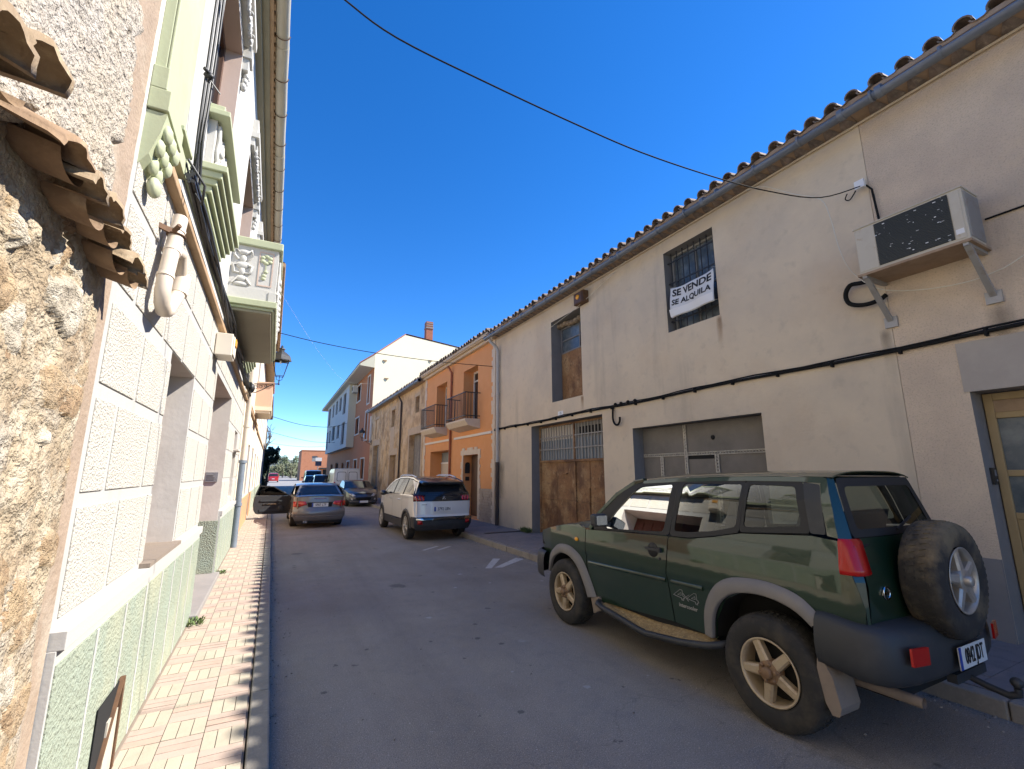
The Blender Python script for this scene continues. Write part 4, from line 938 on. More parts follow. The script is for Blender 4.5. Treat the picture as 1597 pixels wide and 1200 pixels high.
g.build("gable_vents", M['brown_mould'], N5)
g = MB(); g.box(5.65, 6.07, 40.9, 41.5, 8.55, 9.15, 0); g.lathe([(0, .005), (.2, .005), (.2, 0)], (5.645, 41.2, 8.85), (-1, 0, 0), 16, 1); g.box(5.7, 6.08, 40.95, 41.0, 8.46, 8.55, 2); g.box(5.7, 6.08, 41.4, 41.45, 8.46, 8.55, 2)
tag(g.build("air_conditioner", [M['whitetrim'], M['dark'], M['steel']]), "small air conditioner under the apartment block's eave beside the pale bay", "air conditioner")

# ---------------------------------------------------------------- water stains with soft ragged edges
def stain_mat(name, col, st):
    m = bpy.data.materials.new(name); m.use_nodes = True; t = m.node_tree; N = t.nodes; N.clear(); Lk = t.links.new
    out = N.new("ShaderNodeOutputMaterial"); mix = N.new("ShaderNodeMixShader"); tr = N.new("ShaderNodeBsdfTransparent"); df = N.new("ShaderNodeBsdfDiffuse"); df.inputs[0].default_value = (*col, 1)
    tc = N.new("ShaderNodeTexCoord"); sp = N.new("ShaderNodeSeparateXYZ"); Lk(tc.outputs["Generated"], sp.inputs[0])
    def mth(op, a, b):
        n = N.new("ShaderNodeMath"); n.operation = op
        for i, v in enumerate((a, b)):
            if v is None: continue
            if isinstance(v, (int, float)): n.inputs[i].default_value = v
            else: Lk(v, n.inputs[i])
        return n.outputs[0]
    u = mth('MULTIPLY', mth('SUBTRACT', sp.outputs[1], .5), 2.0); fy = mth('SUBTRACT', 1.0, mth('MULTIPLY', u, u)); fz = mth('POWER', sp.outputs[2], 1.3)
    nz_ = N.new("ShaderNodeTexNoise"); nz_.inputs["Scale"].default_value = 9; nz_.inputs["Detail"].default_value = 4; mp = N.new("ShaderNodeMapping"); mp.inputs["Scale"].default_value = (1, 1, .25); Lk(tc.outputs["Object"], mp.inputs[0]); Lk(mp.outputs[0], nz_.inputs[0])
    top = mth('MINIMUM', mth('MULTIPLY', mth('SUBTRACT', 1.0, sp.outputs[2]), 8.0), 1.0)
    f = mth('MULTIPLY', mth('MULTIPLY', mth('MULTIPLY', fy, fz), top), mth('MULTIPLY', nz_.outputs[0], st))
    Lk(f, mix.inputs[0]); Lk(tr.outputs[0], mix.inputs[1]); Lk(df.outputs[0], mix.inputs[2]); Lk(mix.outputs[0], out.inputs[0])
    return m
M['stain'] = stain_mat("dark_water_stain", (.14, .115, .09), .8); M['ruststain'] = stain_mat("rust_stain", (.28, .14, .06), 1.0)
def stain(parent, y, w_, z0, z1, m):
    x = XR - .004; MB().quad((x, y - w_ / 2, z0), (x, y + w_ / 2, z0), (x - .0004, y + w_ / 2, z1), (x - .0004, y - w_ / 2, z1)).build("water_stain", M[m], parent)
stain(N1, 1.54, .22, 2.3, 3.27, 'stain'); stain(N2, 2.47, .12, 2.6, 3.25, 'stain'); stain(N2, 4.60, .12, 3.5, 4.10, 'ruststain'); stain(N2, 8.28, .14, 2.9, 3.36, 'ruststain'); stain(N2, 12.4, .5, .2, 2.0, 'stain')
# ---------------------------------------------------------------- vehicles
def paint(name, col, dust=None, coat=1.0, metal=0., rough=.35):
    m = mat(name, col, rough, [(dust, 3.0, .45, .75, .35), (dust, 40, .55, .75, .25)] if dust else [], coat=coat, metal=metal)
    return m
C_ = {}
C_['tyre'] = mat("tyre_rubber", (.022, .021, .020), .85, [((.075, .062, .045), 9, .45, .70, .6)], [('n', 60, .2, .004)])
C_['alloy'] = mat("silver_alloy", (.42, .40, .37), .38, [((.27, .22, .16), 9, .48, .72, .7)], metal=.55)
C_['dustalloy'] = mat("dusty_alloy", (.46, .36, .235), .45, [((.26, .17, .09), 12, .50, .72, .7), ((.50, .42, .30), 5, .5, .7, .5)], metal=.3)
C_['hub'] = mat("rusty_hub", (.22, .13, .065), .6, [((.12, .07, .04), 20, .45, .7, .6)])
C_['well'] = mat("wheel_well_black", grey(.010), .95)
C_['plas'] = mat("black_bumper_plastic", (.026, .028, .031), .55, [((.055, .055, .055), 6, .5, .75, .5)], [('n', 200, .1, .002)])
C_['flare'] = mat("faded_grey_plastic", (.175, .165, .16), .7, [((.24, .215, .185), 3, .45, .7, .6), ((.26, .19, .12), 9, .58, .74, .6)], [('n', 200, .1, .002)])
C_['rubber'] = mat("window_rubber", grey(.012), .6)
C_['seat'] = mat("dark_seat_cloth", (.035, .035, .04), .9)
C_['redlens'] = mat("red_lens", (.38, .010, .007), .22)
C_['darklens'] = mat("dark_red_lens", (.12, .008, .008), .1, coat=1.0)
C_['clear'] = mat("clear_lens", (.55, .57, .58), .12, coat=1.0, metal=.3)
C_['chrome'] = mat("chrome", (.6, .6, .6), .12, metal=1.0)
C_['mirror'] = mat("mirror_face", (.16, .19, .24), .05, metal=1.0)
C_['platew'] = mat("plate_white", (.68, .68, .66), .4)
C_['plateb'] = mat("plate_blue", (.02, .06, .32), .4)
C_['glass'] = glass_mat("tinted_glass", (.50, .56, .52), 1.42)
C_['glassd'] = glass_mat("dark_tinted_glass", (.07, .08, .085), 1.55)
C_['muddy'] = mat("muddy_step", (.25, .17, .075), .85, [((.38, .28, .13), 30, .48, .66, .8), ((.12, .09, .05), 14, .52, .7, .7)], [('v', 60, .5, .01)])
C_['mud'] = mat("muddy_flap", (.22, .175, .14), .85, [((.13, .11, .095), 8, .45, .7, .6)])
C_['green'] = paint("dark_green_paint", (.006, .021, .011), (.022, .034, .02), metal=.0)
for q in ('green',): C_[q].node_tree.nodes['Principled BSDF'].inputs['Coat Tint'].default_value = (.92, 1.0, .92, 1)
C_['silver'] = paint("grey_beige_metallic", (.165, .155, .148), (.18, .17, .16), metal=.45, rough=.4)
C_['whitep'] = paint("pearl_white_paint", (.66, .66, .64), None)
C_['vanw'] = paint("dull_white_paint", (.60, .60, .58), (.45, .42, .38), coat=.5)
C_['navy'] = paint("dark_grey_metallic", (.045, .05, .062), None, metal=.4)
C_['blackp'] = paint("black_paint", grey(.012), None)
C_['redp'] = paint("red_paint", (.42, .016, .014), None)
C_['intd'] = mat("dark_interior", (.02, .02, .022), .8)

def patch(name, poly, fn, mats, parent, step=.07, thick=0., mi=0):
    """fine sheet: the polygon (u,v) cut into a grid and carried to 3D by fn(u,v)"""
    bm = bmesh.new(); vs = [bm.verts.new((u, v, 0)) for u, v in poly]; f = bm.faces.new(vs); bmesh.ops.triangulate(bm, faces=[f])
    us = [p[0] for p in poly]; ws = [p[1] for p in poly]
    for ax, lo, hi in ((0, min(us), max(us)), (1, min(ws), max(ws))):
        n = int((hi - lo) / step)
        for k in range(1, n + 1):
            c = lo + (hi - lo) * k / (n + 1); no = (1, 0, 0) if ax == 0 else (0, 1, 0)
            bmesh.ops.bisect_plane(bm, geom=bm.verts[:] + bm.edges[:] + bm.faces[:], plane_co=(c if ax == 0 else 0, c if ax == 1 else 0, 0), plane_no=no, dist=1e-5)
    bmesh.ops.dissolve_degenerate(bm, dist=1e-5, edges=bm.edges[:])
    uv = [(v.co.x, v.co.y) for v in bm.verts]
    for v in bm.verts: v.co = fn(v.co.x, v.co.y)
    bmesh.ops.recalc_face_normals(bm, faces=bm.faces[:])
    for f in bm.faces: f.smooth = True
    bm.normal_update(); vn = [v.normal.copy() for v in bm.verts]
    me = bpy.data.meshes.new(name); bm.to_mesh(me); bm.free(); me.materials.append(mats)
    e = .03; nn = []          # normals of the smooth surface itself, not of the cut triangles
    for (u, w_), n0 in zip(uv, vn):
        a = Vector(fn(u + e, w_)) - Vector(fn(u - e, w_)); b = Vector(fn(u, w_ + e)) - Vector(fn(u, w_ - e)); n = a.cross(b)
        n = n.normalized() if n.length > 1e-9 else n0
        nn.append(n if n.dot(n0) >= 0 else -n)
    if not thick: me.normals_split_custom_set_from_vertices(nn)
    o = bpy.data.objects.new(name, me); COL.objects.link(o); o.parent = parent
    if thick:
        s = o.modifiers.new("solid", 'SOLIDIFY'); s.thickness = thick; s.offset = 0
    return o
def resample(pts, n, closed=True):
    pts = [Vector((*p, 0)) for p in pts]; q = pts + [pts[0]] if closed else pts
    L = [0]
    for a, b in zip(q, q[1:]): L.append(L[-1] + (b - a).length)
    out = []; m = n if closed else n - 1
    for k in range(n):
        t = L[-1] * k / m; i = 0
        while i < len(L) - 2 and L[i + 1] < t: i += 1
        s = (t - L[i]) / max(1e-9, L[i + 1] - L[i]); p = q[i].lerp(q[i + 1], s); out.append((p.x, p.y))
    return out
def rnd(pts, r, k=4):
    """polygon with rounded corners"""
    out = []; n = len(pts)
    for i in range(n):
        p = Vector((*pts[i], 0)); a = Vector((*pts[i - 1], 0)) - p; b = Vector((*pts[(i + 1) % n], 0)) - p
        t = min(r, a.length * .45, b.length * .45); A = p + a.normalized() * t; B = p + b.normalized() * t
        for j in range(k + 1):
            s = j / k; q = A * (1 - s) ** 2 + p * 2 * s * (1 - s) + B * s * s; out.append((q.x, q.y))
    return out
def smooth_line(pts, k=4):
    """Catmull-Rom through the points"""
    out = []; n = len(pts)
    for i in range(n - 1):
        p = [Vector(pts[max(0, min(n - 1, i + d))]) for d in (-1, 0, 1, 2)]
        for j in range(k):
            t = j / k; out.append(tuple(.5 * ((2 * p[1]) + (p[2] - p[0]) * t + (2 * p[0] - 5 * p[1] + 4 * p[2] - p[3]) * t * t + (3 * p[1] - p[0] - 3 * p[2] + p[3]) * t ** 3)))
    return out + [tuple(pts[-1])]
def ring_sheet(name, outer, inner, fn, m, parent):
    n = 72; 
    def al(p):       # start both outlines at their lowest-left point
        q = resample(p, n); i = min(range(n), key=lambda i: q[i][0] + q[i][1]); return q[i:] + q[:i]
    a = al(outer); b = al(inner)
    g = MB(); g.add([fn(*p) for p in a] + [fn(*p) for p in b], [(i, (i + 1) % n, n + (i + 1) % n, n + i) for i in range(n)], 0, True)
    o = g.build(name, m, parent, shift=(0, 0, 0)); return o
def lerp_table(tab, x):
    if x <= tab[0][0]: return tab[0][1]
    for (a, u), (b, v) in zip(tab, tab[1:]):
        if x <= b:
            t = (x - a) / (b - a); return u + (v - u) * t
    return tab[-1][1]
def text_mesh(name, s, size, m, parent, mtx, bold=0., ext=.001, align='CENTER', xs=1.0, shear=0.):
    cu = bpy.data.curves.new(name, 'FONT'); cu.body = s; cu.size = size; cu.align_x = align; cu.align_y = 'CENTER'; cu.offset = bold; cu.extrude = ext; cu.shear = shear; cu.resolution_u = 3
    t = bpy.data.objects.new(name, cu); me = bpy.data.meshes.new_from_object(t); bpy.data.objects.remove(t)
    me.materials.clear(); me.materials.append(m)
    for v in me.vertices: v.co.x *= xs
    me.transform(mtx)
    o = bpy.data.objects.new(name, me); COL.objects.link(o); o.parent = parent
    return o
from mathutils import Matrix
def face_mtx(o, right, up):
    r = Vector(right).normalized(); u = Vector(up).normalized(); n = r.cross(u)
    return Matrix(((r.x, u.x, n.x, o[0]), (r.y, u.y, n.y, o[1]), (r.z, u.z, n.z, o[2]), (0, 0, 0, 1)))
def wheel(parent, x, y, z, R, wd, rr, side, alloy, spokes=5, sw=.5, tread=True, nuts=6, lug=True, hubm=None, ax=None, name="wheel", dish=.02, tm=None):
    """side: -1 when the outer face looks to -x; ax overrides the axle direction"""
    A = Vector(ax) if ax else Vector((side, 0, 0)); O = Vector((x, y, z))
    e = bpy.data.objects.new(name, None); COL.objects.link(e); e.parent = parent
    h = wd / 2; g = MB()
    prof = [(rr, -h * .8), (rr + .02, -h), (rr + (R - rr) * .55, -h * 1.06), (R * .955, -h * .94), (R * .985, -h * .78), (R, -h * .45), (R, h * .45), (R * .985, h * .78), (R * .955, h * .94), (rr + (R - rr) * .55, h * 1.06), (rr + (R - rr) * .25, h * 1.02), (rr + .015, h * .96), (rr, h * .8)]
    g.lathe(prof, O, A, 56)
    u = A.orthogonal().normalized(); v = A.cross(u)
    if tread:
        n = 52
        for k in range(n):
            t = 2 * math.pi * k / n; er = u * math.cos(t) + v * math.sin(t); et = v * math.cos(t) - u * math.sin(t)
            for sg, q in ((-1, 0), (1, .5)):
                t2 = 2 * math.pi * (k + q) / n; er = u * math.cos(t2) + v * math.sin(t2); et = v * math.cos(t2) - u * math.sin(t2)
                c = O + er * (R * .985) + A * (sg * h * .74)
                g.bar(c - A * sg * h * .22 - er * .0, c + A * sg * h * .20 - er * .022, .017 if R > .33 else .012, .016, up=er)
                c = O + er * (R * .997) + A * (sg * h * .25)
                g.bar(c - A * h * .16 + et * .006, c + A * h * .16 - et * .006, .016, .012, up=er)
    ty = g.build("tyre", tm or C_['tyre'], e, shift=(0, 0, 0))
    g = MB(); g.lathe([(rr * 1.0, h * .93), (rr * 1.03, h * .97), (rr * 1.0, h * 1.0), (rr * .955, h * .97), (rr * .93, h * .7), (rr * .90, h * .2), (rr * .88, -h * .7)], O, A, 48)
    r0 = rr * .30; r1 = rr * .95; f0 = h * .80 + dish; f1 = h * .93
    for k in range(spokes):
        t = 2 * math.pi * k / spokes + .3
        def P(r, da, f): return O + A * f + (u * math.cos(t + da) + v * math.sin(t + da)) * r
        w0 = math.pi / spokes * .98; w1 = sw
        st = []
        for i in range(6):
            s = i / 5; r = r0 + (r1 - r0) * s; half = (w0 * r0 * (1 - s) ** 1.6 + w1 * rr * .23 * (1 - (1 - s) ** 1.6)) / r; f = f0 + (f1 - f0) * s
            st.append([P(r, -half, f - .012), P(r, -half * .6, f), P(r, half * .6, f), P(r, half, f - .012), P(r, half, f - .05), P(r, -half, f - .05)])
        vs = sum(st, []); fs = [(i * 6 + j, i * 6 + (j + 1) % 6, i * 6 + 6 + (j + 1) % 6, i * 6 + 6 + j) for i in range(5) for j in range(6)]
        g.add(vs, fs, 0, False)
    g.lathe([(rr * .36, h * .4), (rr * .36, f0 - .004), (rr * .33, f0 + .002), (0.001, f0 + .002)], O, A, 32, 1 if hubm else 0)
    g.lathe([(rr * .17, f0), (rr * .165, f0 + .03), (rr * .12, f0 + .036), (0.001, f0 + .036)], O, A, 24, 1 if hubm else 0)
    if lug:
        for k in range(nuts): t = 2 * math.pi * k / nuts; c = O + (u * math.cos(t) + v * math.sin(t)) * rr * .265; g.lathe([(.013, f0), (.013, f0 + .018), (.001, f0 + .019)], c, A, 6, 1 if hubm else 0)
    g.build("rim", [alloy, hubm or alloy], e, shift=(0, 0, 0))
    g = MB(); g.lathe([(rr * .89, -h * .1), (.001, -h * .1)], O, A, 24); g.lathe([(rr * .7, h * .1), (.001, h * .12)], O, A, 24); g.build("brake_disc", C_['well'], e, shift=(0, 0, 0))
    return e
def plate(parent, o, right, up, wd, h, txt, blur=1.0):
    r = Vector(right).normalized(); u = Vector(up).normalized(); n = r.cross(u); o = Vector(o); g = MB()
    def q(a, b, c, d, z, mi): g.quad(o + r * a + u * c + n * z, o + r * b + u * c + n * z, o + r * b + u * d + n * z, o + r * a + u * d + n * z, mi)
    q(-wd / 2, wd / 2, -h / 2, h / 2, .004, 0); q(-wd / 2, -wd / 2 + wd * .085, -h / 2, h / 2, .006, 1)
    g.poly([o - r * wd / 2 - u * h / 2, o + r * wd / 2 - u * h / 2, o + r * wd / 2 + u * h / 2, o - r * wd / 2 + u * h / 2], n * .003, 0)
    p = g.build("number_plate", [C_['platew'], C_['plateb']], parent, shift=(0, 0, 0))
    if txt: text_mesh("lettering", txt, h * .98, M['ink'], p, face_mtx(o + r * wd * .045 + n * .0065, r, u), bold=.0012, xs=.74 * wd / .46 * .11 / h)
    return p

# ------------------------------------------------ green off-roader, right foreground
def green_offroader():
    T = thing("parked_offroader", (3.72, 2.12, 0), "dark green three-door off-road car with spare wheel on its tailgate, parked at the right kerb", "off-road car")
    T['_loc'] = (0, 0, 0)
    W0 = .665
    PL = [(-.62, .57), (-.56, .615), (-.48, .65), (-.3, .665), (.5, W0 + .005), (1.5, W0 + .005), (2.3, .665), (2.8, .645), (3.05, .60), (3.2, .52), (3.3, .40)]
    def W(y, z):
        b = lerp_table(PL, y)
        if z > 1.06: b -= (z - 1.06) * .25 + max(0, z - 1.45) * .18
        if z < .76: b -= .012 + (.76 - z) * .05
        elif z < .80: b -= .012 * (.80 - z) / .04
        if .80 < z < 1.06: b -= .10 * (z - .93) ** 2
        return b
    def L(off=0, sg=-1): return lambda y, z: (sg * (W(y, z) + off), y, z)
    gr = C_['green']
    arch_f = [(2.80, .40), (2.80, .58), (2.70, .68), (2.52, .745), (2.32, .72), (2.16, .62), (2.06, .45), (2.04, .36)]
    arch_r = [(.46, .36), (.45, .55), (.36, .71), (.20, .80), (.0, .82), (-.18, .80), (-.32, .70)]
    fender = [(2.055, 1.045), (2.2, 1.08), (2.5, 1.04), (2.78, .985), (3.02, .925), (3.16, .875), (3.17, .70), (3.14, .56), (2.82, .50)] + arch_f[2:7] + [(1.93, .36), (2.03, .5), (2.075, .65), (2.07, .9)]
    door = [(1.86, .35), (.885, .42), (.90, .55), (.93, .79), (.885, 1.07), (.878, 1.10), (1.20, 1.082), (1.60, 1.062), (1.76, 1.052), (2.045, 1.035), (2.06, .9), (2.062, .65), (2.015, .5), (1.93, .39)]
    quarter = [(.875, .42), (.47, .41)] + arch_r[1:] + [(-.36, .66), (-.545, .76), (-.555, .86), (-.50, 1.10), (-.455, 1.22), (-.30, 1.235), (.20, 1.195), (.45, 1.14), (.66, 1.105), (.868, 1.098), (.875, 1.07), (.92, .79), (.89, .55)]
    dpil = [(-.335, 1.56), (-.36, 1.40), (-.39, 1.245), (-.452, 1.235), (-.415, 1.42), (-.375, 1.58), (-.36, 1.60)]
    rail = [(1.30, 1.555), (.88, 1.585), (.2, 1.605), (-.345, 1.605), (-.375, 1.59), (-.34, 1.565), (-.2, 1.572), (.2, 1.572), (.8, 1.556), (1.27, 1.53)]
    for sg in (-1, 1):
        patch("fender", fender, L(0, sg), gr, T); d = patch("door", door, L(0, sg), gr, T); patch("rear_quarter", quarter, L(0, sg), gr, T, .06)
        patch("rear_pillar", dpil, L(-.002, sg), gr, T, .05); patch("roof_rail", rail, L(0, sg), gr, T, .08)
        # glasshouse: frames with real openings
        dw_o = [(1.93, 1.048), (1.86, 1.19), (1.62, 1.40), (1.40, 1.525), (1.28, 1.548), (.84, 1.572), (.875, 1.105), (1.3, 1.085)]
        dw_i = [(1.74, 1.078), (1.60, 1.25), (1.37, 1.455), (1.30, 1.50), (.905, 1.535), (.945, 1.13), (1.2, 1.11)]
        f = ring_sheet("door_frame", rnd(dw_o, .03), rnd(dw_i, .035), L(-.004, sg), C_['rubber'], T)
        p = patch("door_glass", rnd(dw_i, .035), L(-.012, sg), C_['glass'], T, .15)
        bw_o = [(.835, 1.572), (.2, 1.58), (-.2, 1.575), (-.335, 1.55), (-.36, 1.40), (-.385, 1.245), (.2, 1.205), (.45, 1.148), (.66, 1.112), (.87, 1.104)]
        w2 = [(.79, 1.54), (.225, 1.548), (.245, 1.235), (.45, 1.185), (.66, 1.155), (.83, 1.145)]
        w3 = [(.165, 1.548), (-.175, 1.54), (-.235, 1.285), (.185, 1.24)]
        ring_sheet("window_frame", rnd([(.835, 1.572), (.20, 1.58), (.215, 1.20), (.45, 1.148), (.66, 1.112), (.87, 1.104)], .02), rnd(w2, .03), L(-.004, sg), C_['rubber'], T)
        ring_sheet("window_frame", rnd([(.198, 1.58), (-.225, 1.572), (-.29, 1.248), (.213, 1.202)], .02), rnd(w3, .03), L(-.004, sg), C_['rubber'], T)
        patch("side_glass", rnd(w2, .03), L(-.010, sg), C_['glass'], T, .15); patch("side_glass", rnd(w3, .03), L(-.010, sg), C_['glass'], T, .15)
        patch("pillar_vent", rnd([(-.228, 1.57), (-.335, 1.555), (-.36, 1.40), (-.385, 1.25), (-.293, 1.25)], .015), L(.002, sg), C_['plas'], T, .05)
        # wheel-arch flares
        fo = smooth_line([(2.86, .50), (2.80, .68), (2.66, .79), (2.50, .83), (2.30, .815), (2.14, .72), (2.02, .55), (1.93, .38)], 4)
        fi = smooth_line([(2.80, .48), (2.72, .63), (2.60, .705), (2.48, .735), (2.32, .715), (2.19, .635), (2.09, .49), (2.03, .36)], 4)
        ro = smooth_line([(.57, .42), (.555, .60), (.48, .75), (.33, .865), (.12, .905), (-.06, .90), (-.22, .855), (-.33, .76)], 4)
        ri = smooth_line([(.475, .42), (.45, .58), (.375, .70), (.25, .78), (.09, .815), (-.06, .81), (-.18, .775), (-.28, .70)], 4)
        for nm, o_, i_ in (("front_flare", fo, fi), ("rear_flare", ro, ri)):
            n = 30; a = resample(o_, n, False); b = resample(i_, n, False); g = MB(); vs = []
            for k in range(n):
                pa, pb = Vector((*a[k], 0)), Vector((*b[k], 0))
                for s, of in ((0, .004), (.15, .030), (.5, .044), (.9, .050), (1.0, .046)):
                    q = pa.lerp(pb, s); vs.append((sg * (W(q.x, q.y) + of), q.x, q.y))
                q = pb; vs.append((sg * (W(q.x, q.y) + .015), q.x, q.y)); vs.append((sg * .40, q.x, q.y))
            m = 7
            g.add(vs, [(k * m + j, k * m + j + 1, (k + 1) * m + j + 1, (k + 1) * m + j) for k in range(n - 1) for j in range(m - 2)], 0, True)
            g.add(vs, [(k * m + 5, k * m + 6, (k + 1) * m + 6, (k + 1) * m + 5) for k in range(n - 1)], 1, True)
            g.build(nm, [C_['flare'], C_['well']], T, shift=(0, 0, 0))
        # side step: tube outside, muddy tread inside
        g = MB(); x = sg * .725
        pts = [(sg * .60, 1.90, .37), (sg * .70, 1.84, .345), (x, 1.74, .335), (x, 1.25, .275), (x, 1.15, .268), (x, .75, .315), (x, .50, .365), (sg * .70, .42, .39), (sg * .60, .38, .40)]
        g.tube(pts, .026, 10, 0); g.build("side_step_bar", C_['plas'], T, shift=(0, 0, 0))
        g = MB(); g.add([(sg * .60, 1.80, .365), (sg * .71, 1.78, .345), (sg * .71, 1.2, .285), (sg * .60, 1.2, .36), (sg * .71, .48, .37), (sg * .60, .48, .42)], [(0, 1, 2, 3), (3, 2, 4, 5)], 0)
        g.add([(sg * .60, 1.80, .34), (sg * .70, 1.78, .32), (sg * .70, 1.2, .262), (sg * .60, 1.2, .33), (sg * .70, .48, .345), (sg * .60, .48, .39)], [(0, 1, 2, 3), (3, 2, 4, 5)], 0)
        g.build("step_tread", C_['muddy'], T, shift=(0, 0, 0))
        g = MB(); g.poly([(sg * .66, 2.0, .36), (sg * .66, 1.86, .40), (sg * .66, 1.83, .28), (sg * .66, 1.96, .22)], (-sg * .14, 0, 0)); g.build("mud_flap", C_['mud'], T, shift=(0, 0, 0), bevel=.01)
        g = MB(); g.poly([(sg * .70, -.30, .58), (sg * .70, -.37, .45), (sg * .70, -.40, .30), (sg * .70, -.385, .25), (sg * .70, -.345, .245), (sg * .70, -.315, .30), (sg * .70, -.285, .48)], (-sg * .20, 0, 0)); g.build("mud_flap", C_['mud'], T, shift=(0, 0, 0), bevel=.012)
        # mirror, handle, lamp, moulding
        mz = 1.165; g = MB(); g.box(min(sg * .67, sg * .83), max(sg * .67, sg * .83), 1.66, 1.76, 1.105, 1.225); mo = g.build("door_mirror", C_['plas'], T, shift=(0, 0, 0), bevel=.025)
        MB().quad((sg * .685, 1.658, 1.12), (sg * .815, 1.658, 1.12), (sg * .815, 1.658, 1.21), (sg * .685, 1.658, 1.21)).build("mirror_glass", C_['mirror'], None, shift=(0, 0, 0)).parent = mo
        g = MB(); g.bar((sg * .63, 1.72, 1.12), (sg * .70, 1.72, 1.13), .05, .05); g.build("mirror_foot", C_['plas'], T, shift=(0, 0, 0))
        g = MB(); xh = W(1.05, .96); c = (sg * (xh + .001), 1.06, .965)
        g.lathe([(.062, 0), (.060, .004), (.001, .002)], c, (sg, 0, 0), 20, 0); g.box(*sorted((sg * (xh + .012), sg * (xh + .028))), .965, 1.13, .962, .984, 1); g.box(*sorted((sg * (xh - .01), sg * (xh + .026))), .955, .99, .955, .992, 1); g.ball((sg * (xh + .003), .985, .90), .004, .014, .014, 8, 1)
        hd = g.build("handle", [C_['rubber'], C_['plas']], T, shift=(0, 0, 0))
        g = MB(); g.ball((sg * (W(2.22, .91) + .004), 2.22, .915), .010, .035, .022, 10); g.build("side_repeater", M['amber'], T, shift=(0, 0, 0))
        g = MB()
        for k in range(24):
            ya, yb = 2.03 - k * .064, 2.03 - (k + 1) * .064 + .0
            if yb < .50: break
            za, zb = .70 + .045 * k / 24, .70 + .045 * (k + 1) / 24
            if abs((ya + yb) / 2 - .90) < .03:
                g.build("side_moulding", gr, T, shift=(0, 0, 0)); g = MB(); continue
            wa, wb = W(ya, za) + .001, W(yb, zb) + .001
            g.add([(sg * wa, ya, za - .018), (sg * (wa + .011), ya, za - .008), (sg * (wa + .011), ya, za + .012), (sg * wa, ya, za + .02), (sg * wb, yb, zb - .018), (sg * (wb + .011), yb, zb - .008), (sg * (wb + .011), yb, zb + .012), (sg * wb, yb, zb + .02)], [(0, 1, 5, 4), (1, 2, 6, 5), (2, 3, 7, 6)], 0, True)
        g.build("side_moulding", gr, T, shift=(0, 0, 0))
    R_ = Matrix(((0, 0, -1, 0), (-1, 0, 0, 0), (0, 1, 0, 0), (0, 0, 0, 1)))
    xo = -(W(.74, .62) + .0025)
    # lettering on the left rear quarter: outlined block figures over a plain word
    def stroke(g, pl, wd):
        for a, b in zip(pl, pl[1:]): g.bar((xo, a[0], a[1]), (xo, b[0], b[1]), .002, wd, up=(1, 0, 0))
    g = MB()
    def four(y, z, s): return [(y, z + .005), (y - .085 * s, z + .058), (y - .112 * s, z + .058), (y - .116 * s, z + .012), (y - .130 * s, z + .010), (y - .135 * s, z - .006), (y - .118 * s, z - .008), (y - .122 * s, z - .022), (y - .100 * s, z - .020), (y - .098 * s, z - .005), (y, z + .005)]
    for yy, zz in ((.865, .632), (.725, .632)):
        stroke(g, four(yy, zz, .85), .0075); stroke(g, [(yy - .045, zz + .014), (yy - .08, zz + .036), (yy - .083, zz + .014), (yy - .045, zz + .014)], .006)
    stroke(g, [(.765, .668), (.71, .618)], .009); stroke(g, [(.70, .668), (.775, .618)], .009)
    g.build("lettering", mat("silver_decal", (.30, .29, .27), .5), T, shift=(0, 0, 0))
    text_mesh("lettering", "intercooler", .042, bpy.data.materials["silver_decal"], T, Matrix.Translation((xo, .72, .572)) @ R_, bold=.0004, xs=.98)
    # ---- top sheets
    def top(name, prof, x_of, m, crown, p=4, n=14, inset=0):
        g = MB(); vs = []
        for y, z in prof:
            hw = x_of(y, z) - inset
            for k in range(n + 1):
                s = -1 + 2 * k / n; s = math.copysign(abs(s) ** .8, s); vs.append((hw * s, y, z + crown * (1 - abs(s) ** p)))
        g.add(vs, [(i * (n + 1) + k, i * (n + 1) + k + 1, (i + 1) * (n + 1) + k + 1, (i + 1) * (n + 1) + k) for i in range(len(prof) - 1) for k in range(n)], 0, True)
        return g.build(name, m, T, shift=(0, 0, 0))
    top("roof", smooth_line([(1.30, 1.557), (.88, 1.586), (.2, 1.606), (-.345, 1.606), (-.40, 1.592)], 4), W, gr, .042)
    top("bonnet", smooth_line([(2.055, 1.05), (2.2, 1.082), (2.5, 1.042), (2.78, .987), (3.02, .927), (3.16, .877)], 4), W, gr, .035, 3)
    ws = top("windscreen", [(1.92, 1.065), (1.60, 1.335), (1.31, 1.552)], lambda y, z: W(y, z) - .03, C_['glass'], .02, 2)
    for sg in (-1, 1):
        g = MB(); P_ = [(1.98, 1.05), (1.88, 1.20), (1.62, 1.415), (1.40, 1.535), (1.28, 1.557)]
        for (a, b), (c, d) in zip(P_, P_[1:]): g.bar((sg * (W(a, b) - .02), a, b), (sg * (W(c, d) - .02), c, d), .05, .045)
        g.build("front_pillar", C_['green'], T, shift=(0, 0, 0), bevel=.01)
    top("cowl", [(2.06, 1.05), (1.92, 1.06)], lambda y, z: W(y, z), C_['plas'], .02, 2)
    # ---- rear: tailgate with window, lamps, bumper
    def rear(x, z):
        y0_ = -.56 if z < 1.0 else -.56 + (z - 1.0) * .29
        return (x, y0_ - .03 * (1 - (x / .62) ** 2), z)
    def hw(z): return .595 - max(0, z - 1.0) * .20
    patch("tailgate", [(-hw(.72), .72), (hw(.72), .72), (hw(1.2), 1.235), (-hw(1.2), 1.235)], rear, gr, T, .1)
    out = [(-hw(1.235) + .0, 1.24), (hw(1.235), 1.24), (hw(1.58) - .01, 1.60), (-hw(1.58) + .01, 1.60)]; inn = [(-.47, 1.285), (.47, 1.285), (.42, 1.545), (-.42, 1.545)]
